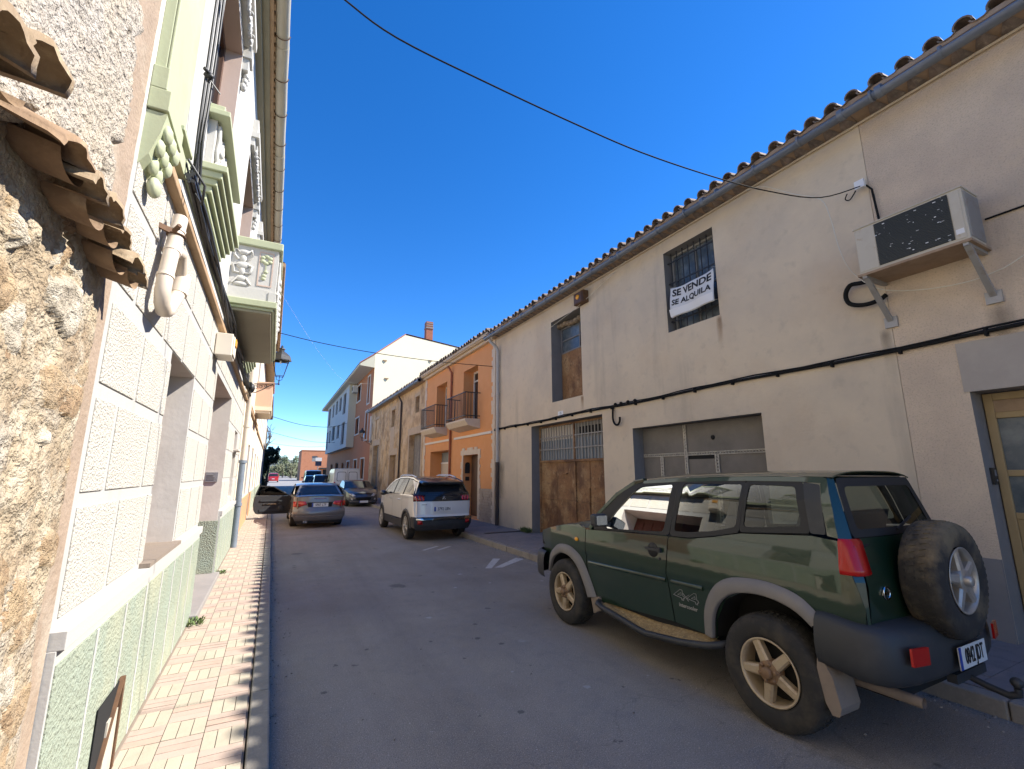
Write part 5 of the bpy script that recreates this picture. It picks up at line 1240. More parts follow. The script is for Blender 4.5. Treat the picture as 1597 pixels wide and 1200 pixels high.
    ring_sheet("rear_window_frame", rnd(out, .03), rnd(inn, .04), lambda x, z: (lambda q: (q[0], q[1] - .004, q[2]))(rear(x, z)), C_['rubber'], T)
    patch("rear_glass", rnd(inn, .04), rear, C_['glass'], T, .15)
    for sg in (-1, 1):   # corner pieces between side and tailgate
        g = MB(); pr = []
        for z in (.74, .86, 1.0, 1.1, 1.2): 
            ye = lerp_table([(.74, -.55), (.86, -.555), (1.0, -.525), (1.1, -.50), (1.22, -.455)], z); a = Vector((sg * W(ye, z), ye, z)); b = Vector(rear(sg * hw(z), z)); pr.append((a, b))
        vs = [q for ab in pr for q in ab]; g.add(vs, [(2 * k, 2 * k + 1, 2 * k + 3, 2 * k + 2) for k in range(2)], 0, True); g.add(vs, [(2 * k, 2 * k + 1, 2 * k + 3, 2 * k + 2) for k in (2, 3)], 0, True)
        pr = []
        for z in (1.22, 1.35, 1.5, 1.6): ye = lerp_table([(1.22, -.455), (1.42, -.413), (1.6, -.37)], z); a = Vector((sg * W(ye, z), ye, z)); b = Vector(rear(sg * hw(z), z)); pr.append((a, b))
        vs = [q for ab in pr for q in ab]; g.add(vs, [(2 * k, 2 * k + 1, 2 * k + 3, 2 * k + 2) for k in range(3)], 0, True)
        g.build("rear_corner", gr, T, shift=(0, 0, 0))
    for sg in (-1, 1):      # tail lamp wrapping the corner, one lens
        g = MB(); rows = []
        for z in (1.035, 1.045, 1.07, 1.11, 1.17, 1.222, 1.236):
            ye = lerp_table([(.74, -.55), (.86, -.555), (1.0, -.525), (1.1, -.50), (1.22, -.455), (1.3, -.44)], z); o_ = .004 if z in (1.035, 1.236) else .016
            ys0 = -.450 - .012 * (1.236 - z) / .25; s0 = Vector((sg * (W(ys0, z) + o_ * .3), ys0, z)); s1 = Vector((sg * (W(ye, z) + o_), min(ye, ys0 - .004), z)); r0 = Vector(rear(sg * hw(z), z)) + Vector((sg * o_ * .8, -o_, 0)); r1 = Vector(rear(sg * (hw(z) - .060), z)) + Vector((0, -o_, 0)); r2 = Vector(rear(sg * (hw(z) - .066), z)) + Vector((0, .004, 0))
            rows.append([s0, s1, s1.lerp(r0, .5) + Vector((sg * .006, -.006, 0)), r0, r0.lerp(r1, .5), r1, r2])
        m = 7; g.add(sum(rows, []), [(i_ * m + k, i_ * m + k + 1, (i_ + 1) * m + k + 1, (i_ + 1) * m + k) for i_ in range(len(rows) - 1) for k in range(m - 1)], 0, True); g.build("tail_lamp", C_['redlens'], T, shift=(0, 0, 0))
    # bumper with returns along the sides
    prof = [(0, .0), (.035, .01), (.05, .08), (.05, .16), (.035, .26), (.0, .31)]; path = [(-.70, -.30), (-.705, -.40), (-.69, -.52), (-.63, -.64), (-.50, -.695), (0, -.715), (.50, -.695), (.63, -.64), (.69, -.52), (.705, -.40), (.70, -.30)]
    g = MB(); vs = []; N_ = len(path)
    for i, (x, y) in enumerate(path):
        d = Vector((path[min(i + 1, N_ - 1)][0] - path[max(i - 1, 0)][0], path[min(i + 1, N_ - 1)][1] - path[max(i - 1, 0)][1], 0)).normalized(); nrm = Vector((d.y, -d.x, 0)); zb = .47 if i not in (0, 1, N_ - 2, N_ - 1) else .50
        for o_, h in prof: p = Vector((x, y, 0)) + nrm * (o_ - .03); vs.append((p.x, p.y, zb + h))
        p = Vector((x, y, 0)) - nrm * .16; vs.append((p.x, p.y, zb + .315))
    m = 7; g.add(vs, [(i * m + k, i * m + k + 1, (i + 1) * m + k + 1, (i + 1) * m + k) for i in range(N_ - 1) for k in range(m - 1)], 0, True)
    rb = g.build("rear_bumper", C_['plas'], T, shift=(0, 0, 0)); sm = rb.modifiers.new("subd", 'SUBSURF'); sm.levels = sm.render_levels = 1
    for sg in (-1, 1): MB().poly([(sg * .43, -.735, .60), (sg * .56, -.712, .60), (sg * .555, -.712, .69), (sg * .43, -.737, .69)], (0, -.012, 0)).build("rear_reflector", C_['redlens'], T, shift=(0, 0, 0), bevel=.004)
    plate(T, (.07, -.75, .575), (1, .0, 0), (0, .0, 1), .36, .12, "0842 JDT")
    wheel(T, .01, -.70, 1.0, .335, .20, .185, -1, C_['alloy'], 5, .55, ax=(0, -1, 0), name="spare_wheel", lug=False, tm=mat("dusty_tyre_rubber", (.024, .022, .020), .9, [((.20, .15, .085), 3.2, .50, .66, .75), ((.07, .06, .045), 14, .5, .7, .6)], [('n', 60, .2, .004)]))
    g = MB(); g.bar((.01, -.55, 1.0), (.01, -.66, 1.0), .14, .14); g.bar((.02, -.60, .68), (.02, -.60, .56), .1, .05); g.build("spare_bracket", C_['plas'], T, shift=(0, 0, 0))
    g = MB(); g.tube([(.14, -.62, .44), (.14, -.76, .40), (.14, -.86, .38), (.14, -.90, .40), (.14, -.90, .43)], .02, 8); g.ball((.14, -.90, .46), .03); g.bar((-.05, -.68, .44), (.35, -.68, .44), .05, .05); g.build("tow_bar", C_['plas'], T, shift=(0, 0, 0))
    g = MB(); g.tube([(-.42, -.25, .38), (-.42, -.50, .385), (-.41, -.68, .38)], .03, 10, 0, caps=False); g.build("exhaust_pipe", C_['mud'], T, shift=(0, 0, 0))
    g = MB()        # round badge on the tailgate
    bx = Vector(rear(-.42, .93)) + Vector((0, -.004, 0)); g.tube([bx + Vector((.034 * math.cos(t), 0, .034 * math.sin(t))) for t in [k * math.pi / 10 for k in range(21)]], .006, 6); g.bar(bx - Vector((.045, 0, 0)), bx + Vector((.045, 0, 0)), .006, .018); g.build("badge", C_['chrome'], T, shift=(0, 0, 0))
    g = MB(); wv = [Vector(rear(x, z)) - Vector((0, .012, 0)) for x, z in ((-.05, 1.27), (.20, 1.34))]; g.bar(wv[0], wv[1], .012, .012); g.build("rear_wiper", C_['rubber'], T, shift=(0, 0, 0))
    # front
    def front(x, z): return (x, 3.20 - .10 * (x / .55) ** 2 - .16 * max(0, (abs(x) - .40) / .15) ** 2 * .3, z)
    patch("grille", [(-.50, .66), (.50, .66), (.52, .87), (-.52, .87)], front, C_['plas'], T, .08)
    for sg in (-1, 1):
        patch("headlight", [(sg * .26, .70), (sg * .53, .70), (sg * .53, .845), (sg * .26, .85)], lambda x, z: (lambda q: (q[0], q[1] + .012, q[2]))(front(x, z)), C_['clear'], T, .06)
        patch("corner_lamp", [(3.09, .73), (3.175, .73), (3.175, .84), (3.09, .85)], L(.006, sg), C_['clear'], T, .03)
    g = MB(); pth = [(-.70, 2.86), (-.69, 3.0), (-.64, 3.14), (-.50, 3.24), (0, 3.29), (.50, 3.24), (.64, 3.14), (.69, 3.0), (.70, 2.86)]; vs = []
    for x, y in pth:
        for o_, h in ((-.05, .0), (.0, .01), (.02, .1), (.02, .22), (-.02, .29), (-.1, .30)):
            s = 1 + o_ * .6; vs.append((x * s, 2.6 + (y - 2.6) * s, .40 + h))
    g.add(vs, [(i * 6 + k, i * 6 + k + 1, (i + 1) * 6 + k + 1, (i + 1) * 6 + k) for i in range(len(pth) - 1) for k in range(5)], 0, True); fb = g.build("front_bumper", C_['plas'], T, shift=(0, 0, 0)); sm = fb.modifiers.new("subd", 'SUBSURF'); sm.levels = sm.render_levels = 1
    # inner body, floor and wheel wells, so that no light passes through the panel gaps
    g = MB(); g.box(-.62, .62, .52, 1.95, .36, .98); g.box(-.60, .60, -.50, .52, .84, 1.12); g.box(-.60, .60, 2.0, 3.05, .76, .88); g.box(-.40, .40, -.55, 3.1, .34, .8); g.box(-.58, .58, -.52, -.40, .5, 1.2); g.box(-.58, .58, 1.90, 2.05, .5, 1.04)
    g.build("inner_body", C_['well'], T, shift=(0, 0, 0))
    for x in (-.34, .34):
        g = MB(); g.box(x - .22, x + .22, .95, 1.42, .98, 1.06); g.poly([(x - .21, .98, 1.0), (x - .21, .86, 1.36), (x - .21, .78, 1.36), (x - .21, .86, 1.0)], (.42, 0, 0)); g.box(x - .12, x + .12, .78, .85, 1.38, 1.49); g.build("seat", C_['seat'], T, shift=(0, 0, 0), bevel=.03)
    g = MB(); g.poly([(-.5, -.05, 1.08), (-.5, -.17, 1.36), (-.5, -.25, 1.36), (-.5, -.17, 1.08)], (1.0, 0, 0)); g.box(-.5, .5, -.1, .3, 1.05, 1.14); g.build("rear_bench", C_['seat'], T, shift=(0, 0, 0), bevel=.03)
    g = MB(); g.poly([(-.6, 1.92, .98), (-.6, 1.88, 1.07), (-.6, 1.62, 1.09), (-.6, 1.55, .98)], (1.2, 0, 0)); g.build("dashboard", C_['intd'], T, shift=(0, 0, 0), bevel=.02)
    g = MB(); c = Vector((-.30, 1.46, 1.12)); a1 = Vector((1, 0, 0)); a2 = Vector((0, -.45, .9)).normalized(); g.tube([c + a1 * .17 * math.cos(t) + a2 * .17 * math.sin(t) for t in [k * math.pi / 12 for k in range(25)]], .014, 8); g.bar(c - a1 * .16, c + a1 * .16, .03, .02); g.bar(c, c + Vector((0, .2, -.1)), .05, .05); g.build("steering_wheel", C_['intd'], T, shift=(0, 0, 0))
    for sg in (-1, 1):
        wheel(T, sg * .60, 2.43, .335, .335, .215, .195, sg, C_['dustalloy'], 5, .62, hubm=C_['hub']); wheel(T, sg * .60, .03, .345, .345, .225, .20, sg, C_['dustalloy'], 5, .62, hubm=C_['hub'])
    g = MB(); g.tube([(-.5, 2.43, .33), (.5, 2.43, .33)], .05, 8); g.tube([(-.5, .03, .33), (.5, .03, .33)], .05, 8); g.ball((.1, .03, .33), .13); g.build("axle", C_['well'], T, shift=(0, 0, 0))
    del T['_loc']
green_offroader()
# ------------------------------------------------ the other vehicles, from side outlines
class Car:
    """y runs forward from the rear axle; PL: half width along y; tum: lean of the glass above the belt"""
    def __init__(s, name, loc, label, cat, PL, belt, tum, bodymat, rz=0., group=None, low=.35, barrel=.10):
        s.T = thing(name, loc, label, cat, group, rz); s.T['_loc'] = (0, 0, 0); s.PL = PL; s.belt = belt; s.tum = tum; s.m = bodymat; s.low = low; s.barrel = barrel
    def W(s, y, z):
        b = lerp_table(s.PL, y)
        if z > s.belt: b -= (z - s.belt) * s.tum
        m = (s.belt + s.low) / 2
        if z < s.belt: b -= s.barrel * max(0, (z - m)) ** 2 * 1.0 + s.barrel * 1.2 * max(0, m - z) ** 2
        return max(b, .02)
    def side(s, name, poly, m=None, off=0., step=.09, both=True, thick=0):
        for sg in ((-1, 1) if both is True else (both,)):
            patch(name, poly, (lambda sg: lambda y, z: (sg * (s.W(y, z) + off), y, z))(sg), m or s.m, s.T, step, thick)
    def top(s, name, prof, m=None, crown=.03, inset=0, p=3, n=12, k=4):
        g = MB(); vs = []; prof = smooth_line(prof, k) if len(prof) > 2 else prof
        for y, z in prof:
            hw = s.W(y, z) - inset
            for q in range(n + 1):
                t = -1 + 2 * q / n; t = math.copysign(abs(t) ** .8, t); vs.append((hw * t, y, z + crown * (1 - abs(t) ** p)))
        g.add(vs, [(i * (n + 1) + q, i * (n + 1) + q + 1, (i + 1) * (n + 1) + q + 1, (i + 1) * (n + 1) + q) for i in range(len(prof) - 1) for q in range(n)], 0, True)
        return g.build(name, m or s.m, s.T, shift=(0, 0, 0))
    def end(s, name, poly, prof, m=None, off=0., curve=.10, dr=-1, step=.09, thick=0., half=None, mirror=False):
        """sheet across the rear (dr=-1) or the nose (dr=1): prof = (z, y) table along the middle; curve pulls the corners back"""
        h = half or max(v for _, v in s.PL)
        def fn(x, z): return (x, lerp_table(prof, z) + dr * off - dr * curve * (abs(x) / h) ** 3, z)
        r = []
        for sg in ((1, -1) if mirror else (1,)):
            r.append(patch(name, [(sg * x, z) for x, z in poly], fn, m or s.m, s.T, step, thick))
        s.fn = fn; return r
    def box(s, name, m, *bs, bevel=0.):
        g = MB()
        for b in bs: g.box(*b)
        return g.build(name, m, s.T, shift=(0, 0, 0), bevel=bevel)
    def wheels(s, yf, R, x, wd=.2, rr=None, alloy=None, spokes=5, sw=.4, z=None):
        for y in (0, yf):
            for sg in (-1, 1): wheel(s.T, sg * x, y, R, R, wd, rr or R * .62, sg, alloy or C_['alloy'], spokes, sw, False, 5)
    def done(s): del s.T['_loc']; return s.T
def arch(yc, r, z0, n=10, zc=None):
    zc = .31 if zc is None else zc; a0 = math.asin(max(-1, min(1, (z0 - zc) / r)))
    return [(yc + r * math.cos(t), zc + r * math.sin(t)) for t in [a0 + (math.pi - 2 * a0) * k / n for k in range(n + 1)]]   # from front to rear
DG = M['darkglass']

# ---- white crossover with black roof
def crossover():
    c = Car("parked_crossover", (3.86, 11.85, 0), "white crossover with black roof and full-width dark tail strip, parked at the right kerb", "crossover",
            [(-.80, .60), (-.72, .66), (-.55, .72), (-.2, .75), (1.0, .76), (2.6, .755), (3.1, .73), (3.5, .65), (3.68, .5)], 1.05, .40, C_['whitep'], low=.3)
    z0 = .33; yf = 2.88
    c.side("body_side", [(-.70, .50), (-.42, .42)][:1] + [(-.62, .50)] + arch(0, .385, .5)[::-1] + [(.41, .46), (2.46, .44)] + arch(yf, .385, .5)[::-1] + [(3.42, .55), (3.6, .72), (3.55, .90), (3.2, .985), (2.6, 1.02), (1.5, 1.06), (.3, 1.09), (-.35, 1.10), (-.62, 1.06), (-.70, .85)], step=.08)
    for yc in (0, yf):
        o = arch(yc, .44, .30); i = arch(yc, .365, .30); g = MB()
        for sg in (-1, 1):
            n = len(o); vs = []
            for a, b in zip(o, i): vs += [(sg * (c.W(*a) + .004), *a), (sg * (c.W(*a) + .018), *a), (sg * (c.W(*b) + .022), *b), (sg * .45, *b)]
            g.add(vs, [(k * 4 + j, k * 4 + j + 1, k * 4 + 5 + j, k * 4 + 4 + j) for k in range(n - 1) for j in range(3)], 0, True)
        g.build("arch_trim", C_['plas'], c.T, shift=(0, 0, 0))
    c.side("sill_trim", [(.38, .25), (2.5, .25), (2.5, .46), (.38, .48)], C_['plas'], .006); c.side("sill_strip", [(.5, .44), (1.5, .43), (1.5, .455), (.5, .47)], C_['chrome'], .014, .2)
    # glass, pillars, roof
    gh = [(-.52, 1.11), (.3, 1.095), (1.5, 1.065), (2.42, 1.03), (2.62, 1.02), (2.2, 1.27), (1.85, 1.40), (1.3, 1.475), (.6, 1.49), (0, 1.455), (-.35, 1.40)]
    c.side("side_glass", gh, DG, -.006, .12)
    c.side("roof_rail", [(2.58, 1.045), (2.2, 1.285), (1.85, 1.415), (1.3, 1.49), (.6, 1.505), (0, 1.475), (-.5, 1.40), (-.5, 1.43), (0, 1.51), (.6, 1.535), (1.3, 1.52), (1.87, 1.44), (2.25, 1.30), (2.66, 1.03)], C_['chrome'], .002, .1)
    c.side("rear_pillar", [(-.30, 1.41), (-.02, 1.455), (-.30, 1.30), (-.50, 1.14), (-.58, 1.13), (-.52, 1.40)], C_['whitep'], .003)
    for y in (.42, 1.45): c.side("door_pillar", [(y - .04, 1.08), (y + .04, 1.08), (y + .02, 1.485), (y - .02, 1.485)], C_['rubber'], .0, .1)
    for y in (.60, 1.62): c.side("handle", rnd([(y, .935), (y + .20, .93), (y + .20, .955), (y, .96)], .01), C_['whitep'], .022, .1, thick=.02)
    c.side("door_seam", [(1.46, .46), (1.47, .46), (1.47, 1.06), (1.46, 1.06)], C_['well'], .002); c.side("door_seam", [(.40, .68), (.41, .68), (.46, 1.08), (.45, 1.08)], C_['well'], .002); c.side("door_seam", [(2.49, .5), (2.5, .5), (2.56, 1.0), (2.55, 1.0)], C_['well'], .002)
    c.top("roof", [(1.86, 1.42), (1.3, 1.50), (.6, 1.515), (0, 1.485), (-.5, 1.41), (-.66, 1.375)], C_['blackp'], .035, .0, 4)
    c.top("windscreen", [(1.86, 1.42), (2.66, 1.03)], DG, .04, .03); c.top("bonnet", [(2.66, 1.02), (3.2, .985), (3.55, .90), (3.66, .78)], None, .05)
    g = MB()
    for sg in (-1, 1): g.tube([(sg * .53, 1.55, 1.53), (sg * .53, 1.3, 1.57), (sg * .53, .3, 1.57), (sg * .53, -.1, 1.52)], .016, 8)
    g.build("roof_bar", C_['chrome'], c.T, shift=(0, 0, 0))
    P = [(.25, -.72), (.40, -.80), (.56, -.80), (.62, -.74), (.95, -.72), (1.10, -.66), (1.40, -.42)]
    c.end("tailgate", [(-.70, .58), (.70, .58), (.735, .80), (.735, .95), (-.735, .95), (-.735, .80)], P, curve=.12)
    c.end("tail_band", [(-.745, .945), (.745, .945), (.735, 1.10), (-.735, 1.10)], P, M['darkglass'], .006, .12)
    c.end("tail_lamp", [(.50, .96), (.74, .955), (.735, 1.09), (.46, 1.09)], P, C_['darklens'], .012, .12, mirror=True, thick=.01)
    g = MB()
    for sg in (-1, 1):
        for q in range(3):
            x = sg * (.50 + .075 * q)
            a = Vector(c.fn(x, .975)) + Vector((0, -.014, 0)); b = Vector(c.fn(x + sg * .03, 1.07)) + Vector((0, -.014, 0)); g.bar(a, b, .03, .01)
    g.build("lamp_claws", mat("bright_red_lens", (.6, .02, .015), .2, coat=1.0), c.T, shift=(0, 0, 0))
    c.end("rear_glass", [(-.62, 1.115), (.62, 1.115), (.48, 1.355), (-.48, 1.355)], P, M['darkglass'], .004, .08)
    c.end("glass_frame", [(-.735, 1.10), (.735, 1.10), (.60, 1.385), (-.60, 1.385)], P, C_['blackp'], -.002, .10)
    c.end("spoiler", [(-.56, 1.345), (.56, 1.345), (.53, 1.41), (-.53, 1.41)], [(1.3, -.60), (1.40, -.66)], C_['blackp'], .02, .06, thick=.03)
    c.end("bumper", [(-.68, .27), (.68, .27), (.735, .40), (.75, .57), (-.75, .57), (-.735, .40)], P, C_['plas'], .02, .12)
    c.end("bumper_strip", [(-.60, .50), (.60, .50), (.66, .56), (-.66, .56)], P, mat("gloss_black", grey(.02), .12, coat=1.0), .035, .12)
    c.side("bumper_side", [(-.70, .30), (-.42, .34), (-.36, .5), (-.42, .58), (-.70, .58)], C_['plas'], .008)
    c.end("rear_reflector", [(.54, .42), (.66, .42), (.66, .50), (.56, .50)], P, C_['redlens'], .05, .12, mirror=True, thick=.01)
    c.end("fog_chrome", [(.52, .515), (.70, .52), (.69, .555), (.56, .565)], P, C_['chrome'], .045, .12, mirror=True)
    plate(c.T, (-.02, -.755, .76), (1, 0, 0), (0, .05, 1), .46, .105, "3792 LBN")
    g = MB(); z = 1.02; y = c.fn(0, z)[1] - .012; pts = [(-.035, 1.05), (-.01, 1.07), (.02, 1.055), (.0, 1.03), (.03, 1.0), (.01, .985)]
    g.tube([(a, y, b) for a, b in pts], .007, 6); g.tube([(-.0, y, 1.04), (-.03, y, 1.01), (-.035, y, .985)], .006, 6); g.build("badge", C_['chrome'], c.T, shift=(0, 0, 0))
    g = MB(); yq = lerp_table(P, .88) - .03; g.box(-.56, -.43, yq + .02, yq + .024, .865, .877); g.build("lettering", C_['chrome'], c.T, shift=(0, 0, 0))
    for sg in (-1, 1): g = MB(); g.ball((sg * .86, 2.2, 1.06), .10, .07, .075, 10); g.bar((sg * .72, 2.25, 1.04), (sg * .82, 2.22, 1.05), .04, .04); g.build("door_mirror", C_['blackp'], c.T, shift=(0, 0, 0))
    c.end("front_face", [(-.6, .3), (.6, .3), (.66, .6), (.62, .8), (-.62, .8), (-.66, .6)], [(.3, 3.66), (.8, 3.66)], C_['plas'], 0, .25, 1)
    c.box("inner_body", C_['well'], (-.66, .66, .42, 2.46, .3, 1.0), (-.5, .5, -.62, 3.4, .3, .95), (-.62, .62, -.5, .42, .74, 1.0), (-.62, .62, 2.46, 3.4, .72, .92))
    c.wheels(yf, .325, .665, .19, .225, C_['alloy'], 5, .42); c.done()
crossover()

# ---- grey-beige coupe with its left door open
def coupe():
    c = Car("stopped_coupe", (1.39, 16.35, 0), "grey-beige metallic coupe stopped in the road with its left door wide open", "coupe",
            [(-1.02, .58), (-.95, .66), (-.7, .735), (-.2, .765), (1.2, .765), (2.6, .755), (3.1, .72), (3.45, .58)], .93, .34, C_['silver'], low=.2)
    yf = 2.6
    c.side("body_side", [(-.98, .40), (-.45, .30)] + arch(0, .37, .40, zc=.29)[::-1] + [(.42, .26), (2.18, .26)] + arch(yf, .37, .40, zc=.29)[::-1] + [(3.2, .32), (3.4, .5), (3.3, .68), (2.9, .80), (2.0, .90), (.9, .945), (0, .96), (-.6, .95), (-.94, .90), (-1.0, .7)])
    c.side("side_glass", [(-.42, .965), (.9, .95), (1.95, .91), (1.4, 1.16), (.9, 1.245), (.3, 1.23), (-.1, 1.13)], DG, -.006, .12, both=1)
    c.side("roof_frame", [(2.02, .905), (1.42, 1.185), (.9, 1.275), (.3, 1.268), (-.15, 1.19), (-.75, .96), (-.40, .965), (-.08, 1.13), (.3, 1.225), (.9, 1.24), (1.38, 1.15), (1.9, .915)], None, .002)
    c.top("roof", [(1.35, 1.20), (.9, 1.27), (.3, 1.268), (-.05, 1.22)], None, .035, 0, 4)
    c.end("rear_glass", [(-.61, .955), (.61, .955), (.49, 1.235), (-.49, 1.235)], [(.95, -.66), (1.24, -.06)], M['darkglass'], .0, .05)
    c.end("rear_screen_frame", [(-.68, .94), (.68, .94), (.545, 1.25), (-.545, 1.25)], [(.95, -.66), (1.24, -.06)], None, -.012, .05)
    c.top("windscreen", [(1.38, 1.19), (2.0, .91)], DG, .04, .03); c.top("bonnet", [(2.0, .90), (2.9, .80), (3.3, .68), (3.42, .52)], None, .05)
    c.top("boot_lid", [(-.68, .955), (-.85, .95), (-.99, .925)], None, .025, .0)
    P = [(.14, -.92), (.25, -1.03), (.42, -1.08), (.56, -1.06), (.60, -1.02), (.92, -.99)]
    c.end("boot_face", [(-.70, .56), (.70, .56), (.73, .75), (.70, .93), (-.70, .93), (-.73, .75)], P, curve=.14)
    c.end("bumper", [(-.66, .22), (.66, .22), (.735, .36), (.735, .57), (-.735, .57), (-.735, .36)], P, None, .012, .14)
    c.end("lower_valance", [(-.62, .14), (.62, .14), (.66, .225), (-.66, .225)], P, C_['plas'], .012, .12)
    c.end("bumper_crease", [(-.66, .355), (.66, .355), (.66, .375), (-.66, .375)], P, C_['chrome'], .016, .14)
    c.end("tail_lamp", [(.36, .70), (.60, .63), (.735, .64), (.735, .79), (.60, .80), (.40, .785)], P, mat("lit_red_lens", (.5, .02, .012), .15, coat=1.0), .014, .14, mirror=True, thick=.012)
    c.side("tail_lamp_side", [(-.96, .65), (-.80, .70), (-.80, .77), (-.96, .79)], C_['redlens'], .006)
    c.end("plate_recess", [(-.33, .615), (.33, .615), (.36, .76), (-.36, .76)], P, C_['well'], .006, .14)
    c.end("brake_lamp", [(-.18, .855), (.18, .855), (.16, .885), (-.16, .885)], P, C_['darklens'], .008, .14)
    plate(c.T, (0, -1.05, .685), (1, 0, 0), (0, .02, 1), .46, .11, "6907 LTF")
    g = MB(); 
    for x in (-.42, -.36): g.tube([(x, -.9, .21), (x, -1.07, .205)], .03, 10)
    g.build("exhaust_pipe", C_['chrome'], c.T, shift=(0, 0, 0))
    # open left door, hinged at its front edge, seen from the cabin side
    hinge = Vector((-.745, 1.72, 0)); ang = rad(78)
    e = bpy.data.objects.new("open_door", None); COL.objects.link(e); e.parent = c.T; e.location = hinge; e.rotation_euler = (0, 0, -ang)     # closed: runs along -y from the hinge
    e['label'] = "left door swung wide open"
    g = MB(); 
    out = rnd([(0, .30), (-.10, .27), (-1.02, .28), (-1.10, .40), (-1.13, .60), (-1.10, .88), (0, .86)], .05)
    g.poly([(.0, y, z) for y, z in out], (.10, 0, 0)); g.build("door_panel", C_['intd'], e, shift=(0, 0, 0), bevel=.015)
    g = MB(); g.poly([(-.012, y, z) for y, z in out], (.011, 0, 0)); g.build("door_skin", C_['silver'], e, shift=(0, 0, 0))
    g = MB(); g.bar((.11, -.25, .70), (.11, -.95, .72), .03, .05); g.bar((.112, -.45, .60), (.112, -.85, .60), .02, .025, 1); g.box(.10, .115, -.95, -.2, .36, .44); g.ball((.11, -.3, .45), .02, .10, .09, 10); g.build("armrest", [C_['plas'], C_['chrome']], e, shift=(0, 0, 0))
    fr = [(-.05, .87), (-.55, 1.17), (-.98, 1.20), (-1.09, .885)]
    g = MB(); g.poly([(.03, y, z) for y, z in fr], (.008, 0, 0)); g.build("door_glass", C_['glassd'], e, shift=(0, 0, 0))
    g = MB()
    for a, b in zip(fr, fr[1:]): g.bar((.034, *a), (.034, *b), .03, .03)
    g.build("window_frame", C_['rubber'], e, shift=(0, 0, 0))
    g = MB(); g.ball((-.13, -.18, .93), .10, .06, .065, 10); g.bar((-.02, -.16, .90), (-.10, -.18, .92), .04, .04); mq = g.build("door_mirror", C_['silver'], e, shift=(0, 0, 0))
    g = MB(); g.lathe([(.001, 0), (.045, 0)], (-.13, -.242, .93), (0, -1, 0), 14); g.build("mirror_glass", C_['chrome'], None, shift=(0, 0, 0)).parent = mq
    g = MB(); g.ball((.84, 1.68, .93), .09, .07, .06, 10); g.bar((.72, 1.7, .91), (.80, 1.69, .92), .04, .04); g.build("door_mirror", C_['silver'], c.T, shift=(0, 0, 0))
    c.end("front_face", [(-.6, .2), (.6, .2), (.64, .5), (.58, .68), (-.58, .68), (-.64, .5)], [(.2, 3.45), (.7, 3.36)], C_['plas'], 0, .3, 1)
    c.box("inner_body", C_['well'], (-.68, .68, .42, 2.18, .2, .84), (-.5, .5, -.9, 3.2, .18, .7), (-.64, .64, -.8, .42, .66, .88), (-.64, .64, 2.18, 3.1, .66, .74))
    c.box("seat", C_['seat'], (-.6, -.12, .55, .75, .5, 1.08), (.12, .6, .55, .75, .5, 1.08), (-.55, .55, -.25, -.1, .6, 1.02), bevel=.04)
    c.wheels(yf, .31, .66, .2, .215, C_['alloy'], 7, .3); c.done()
coupe()

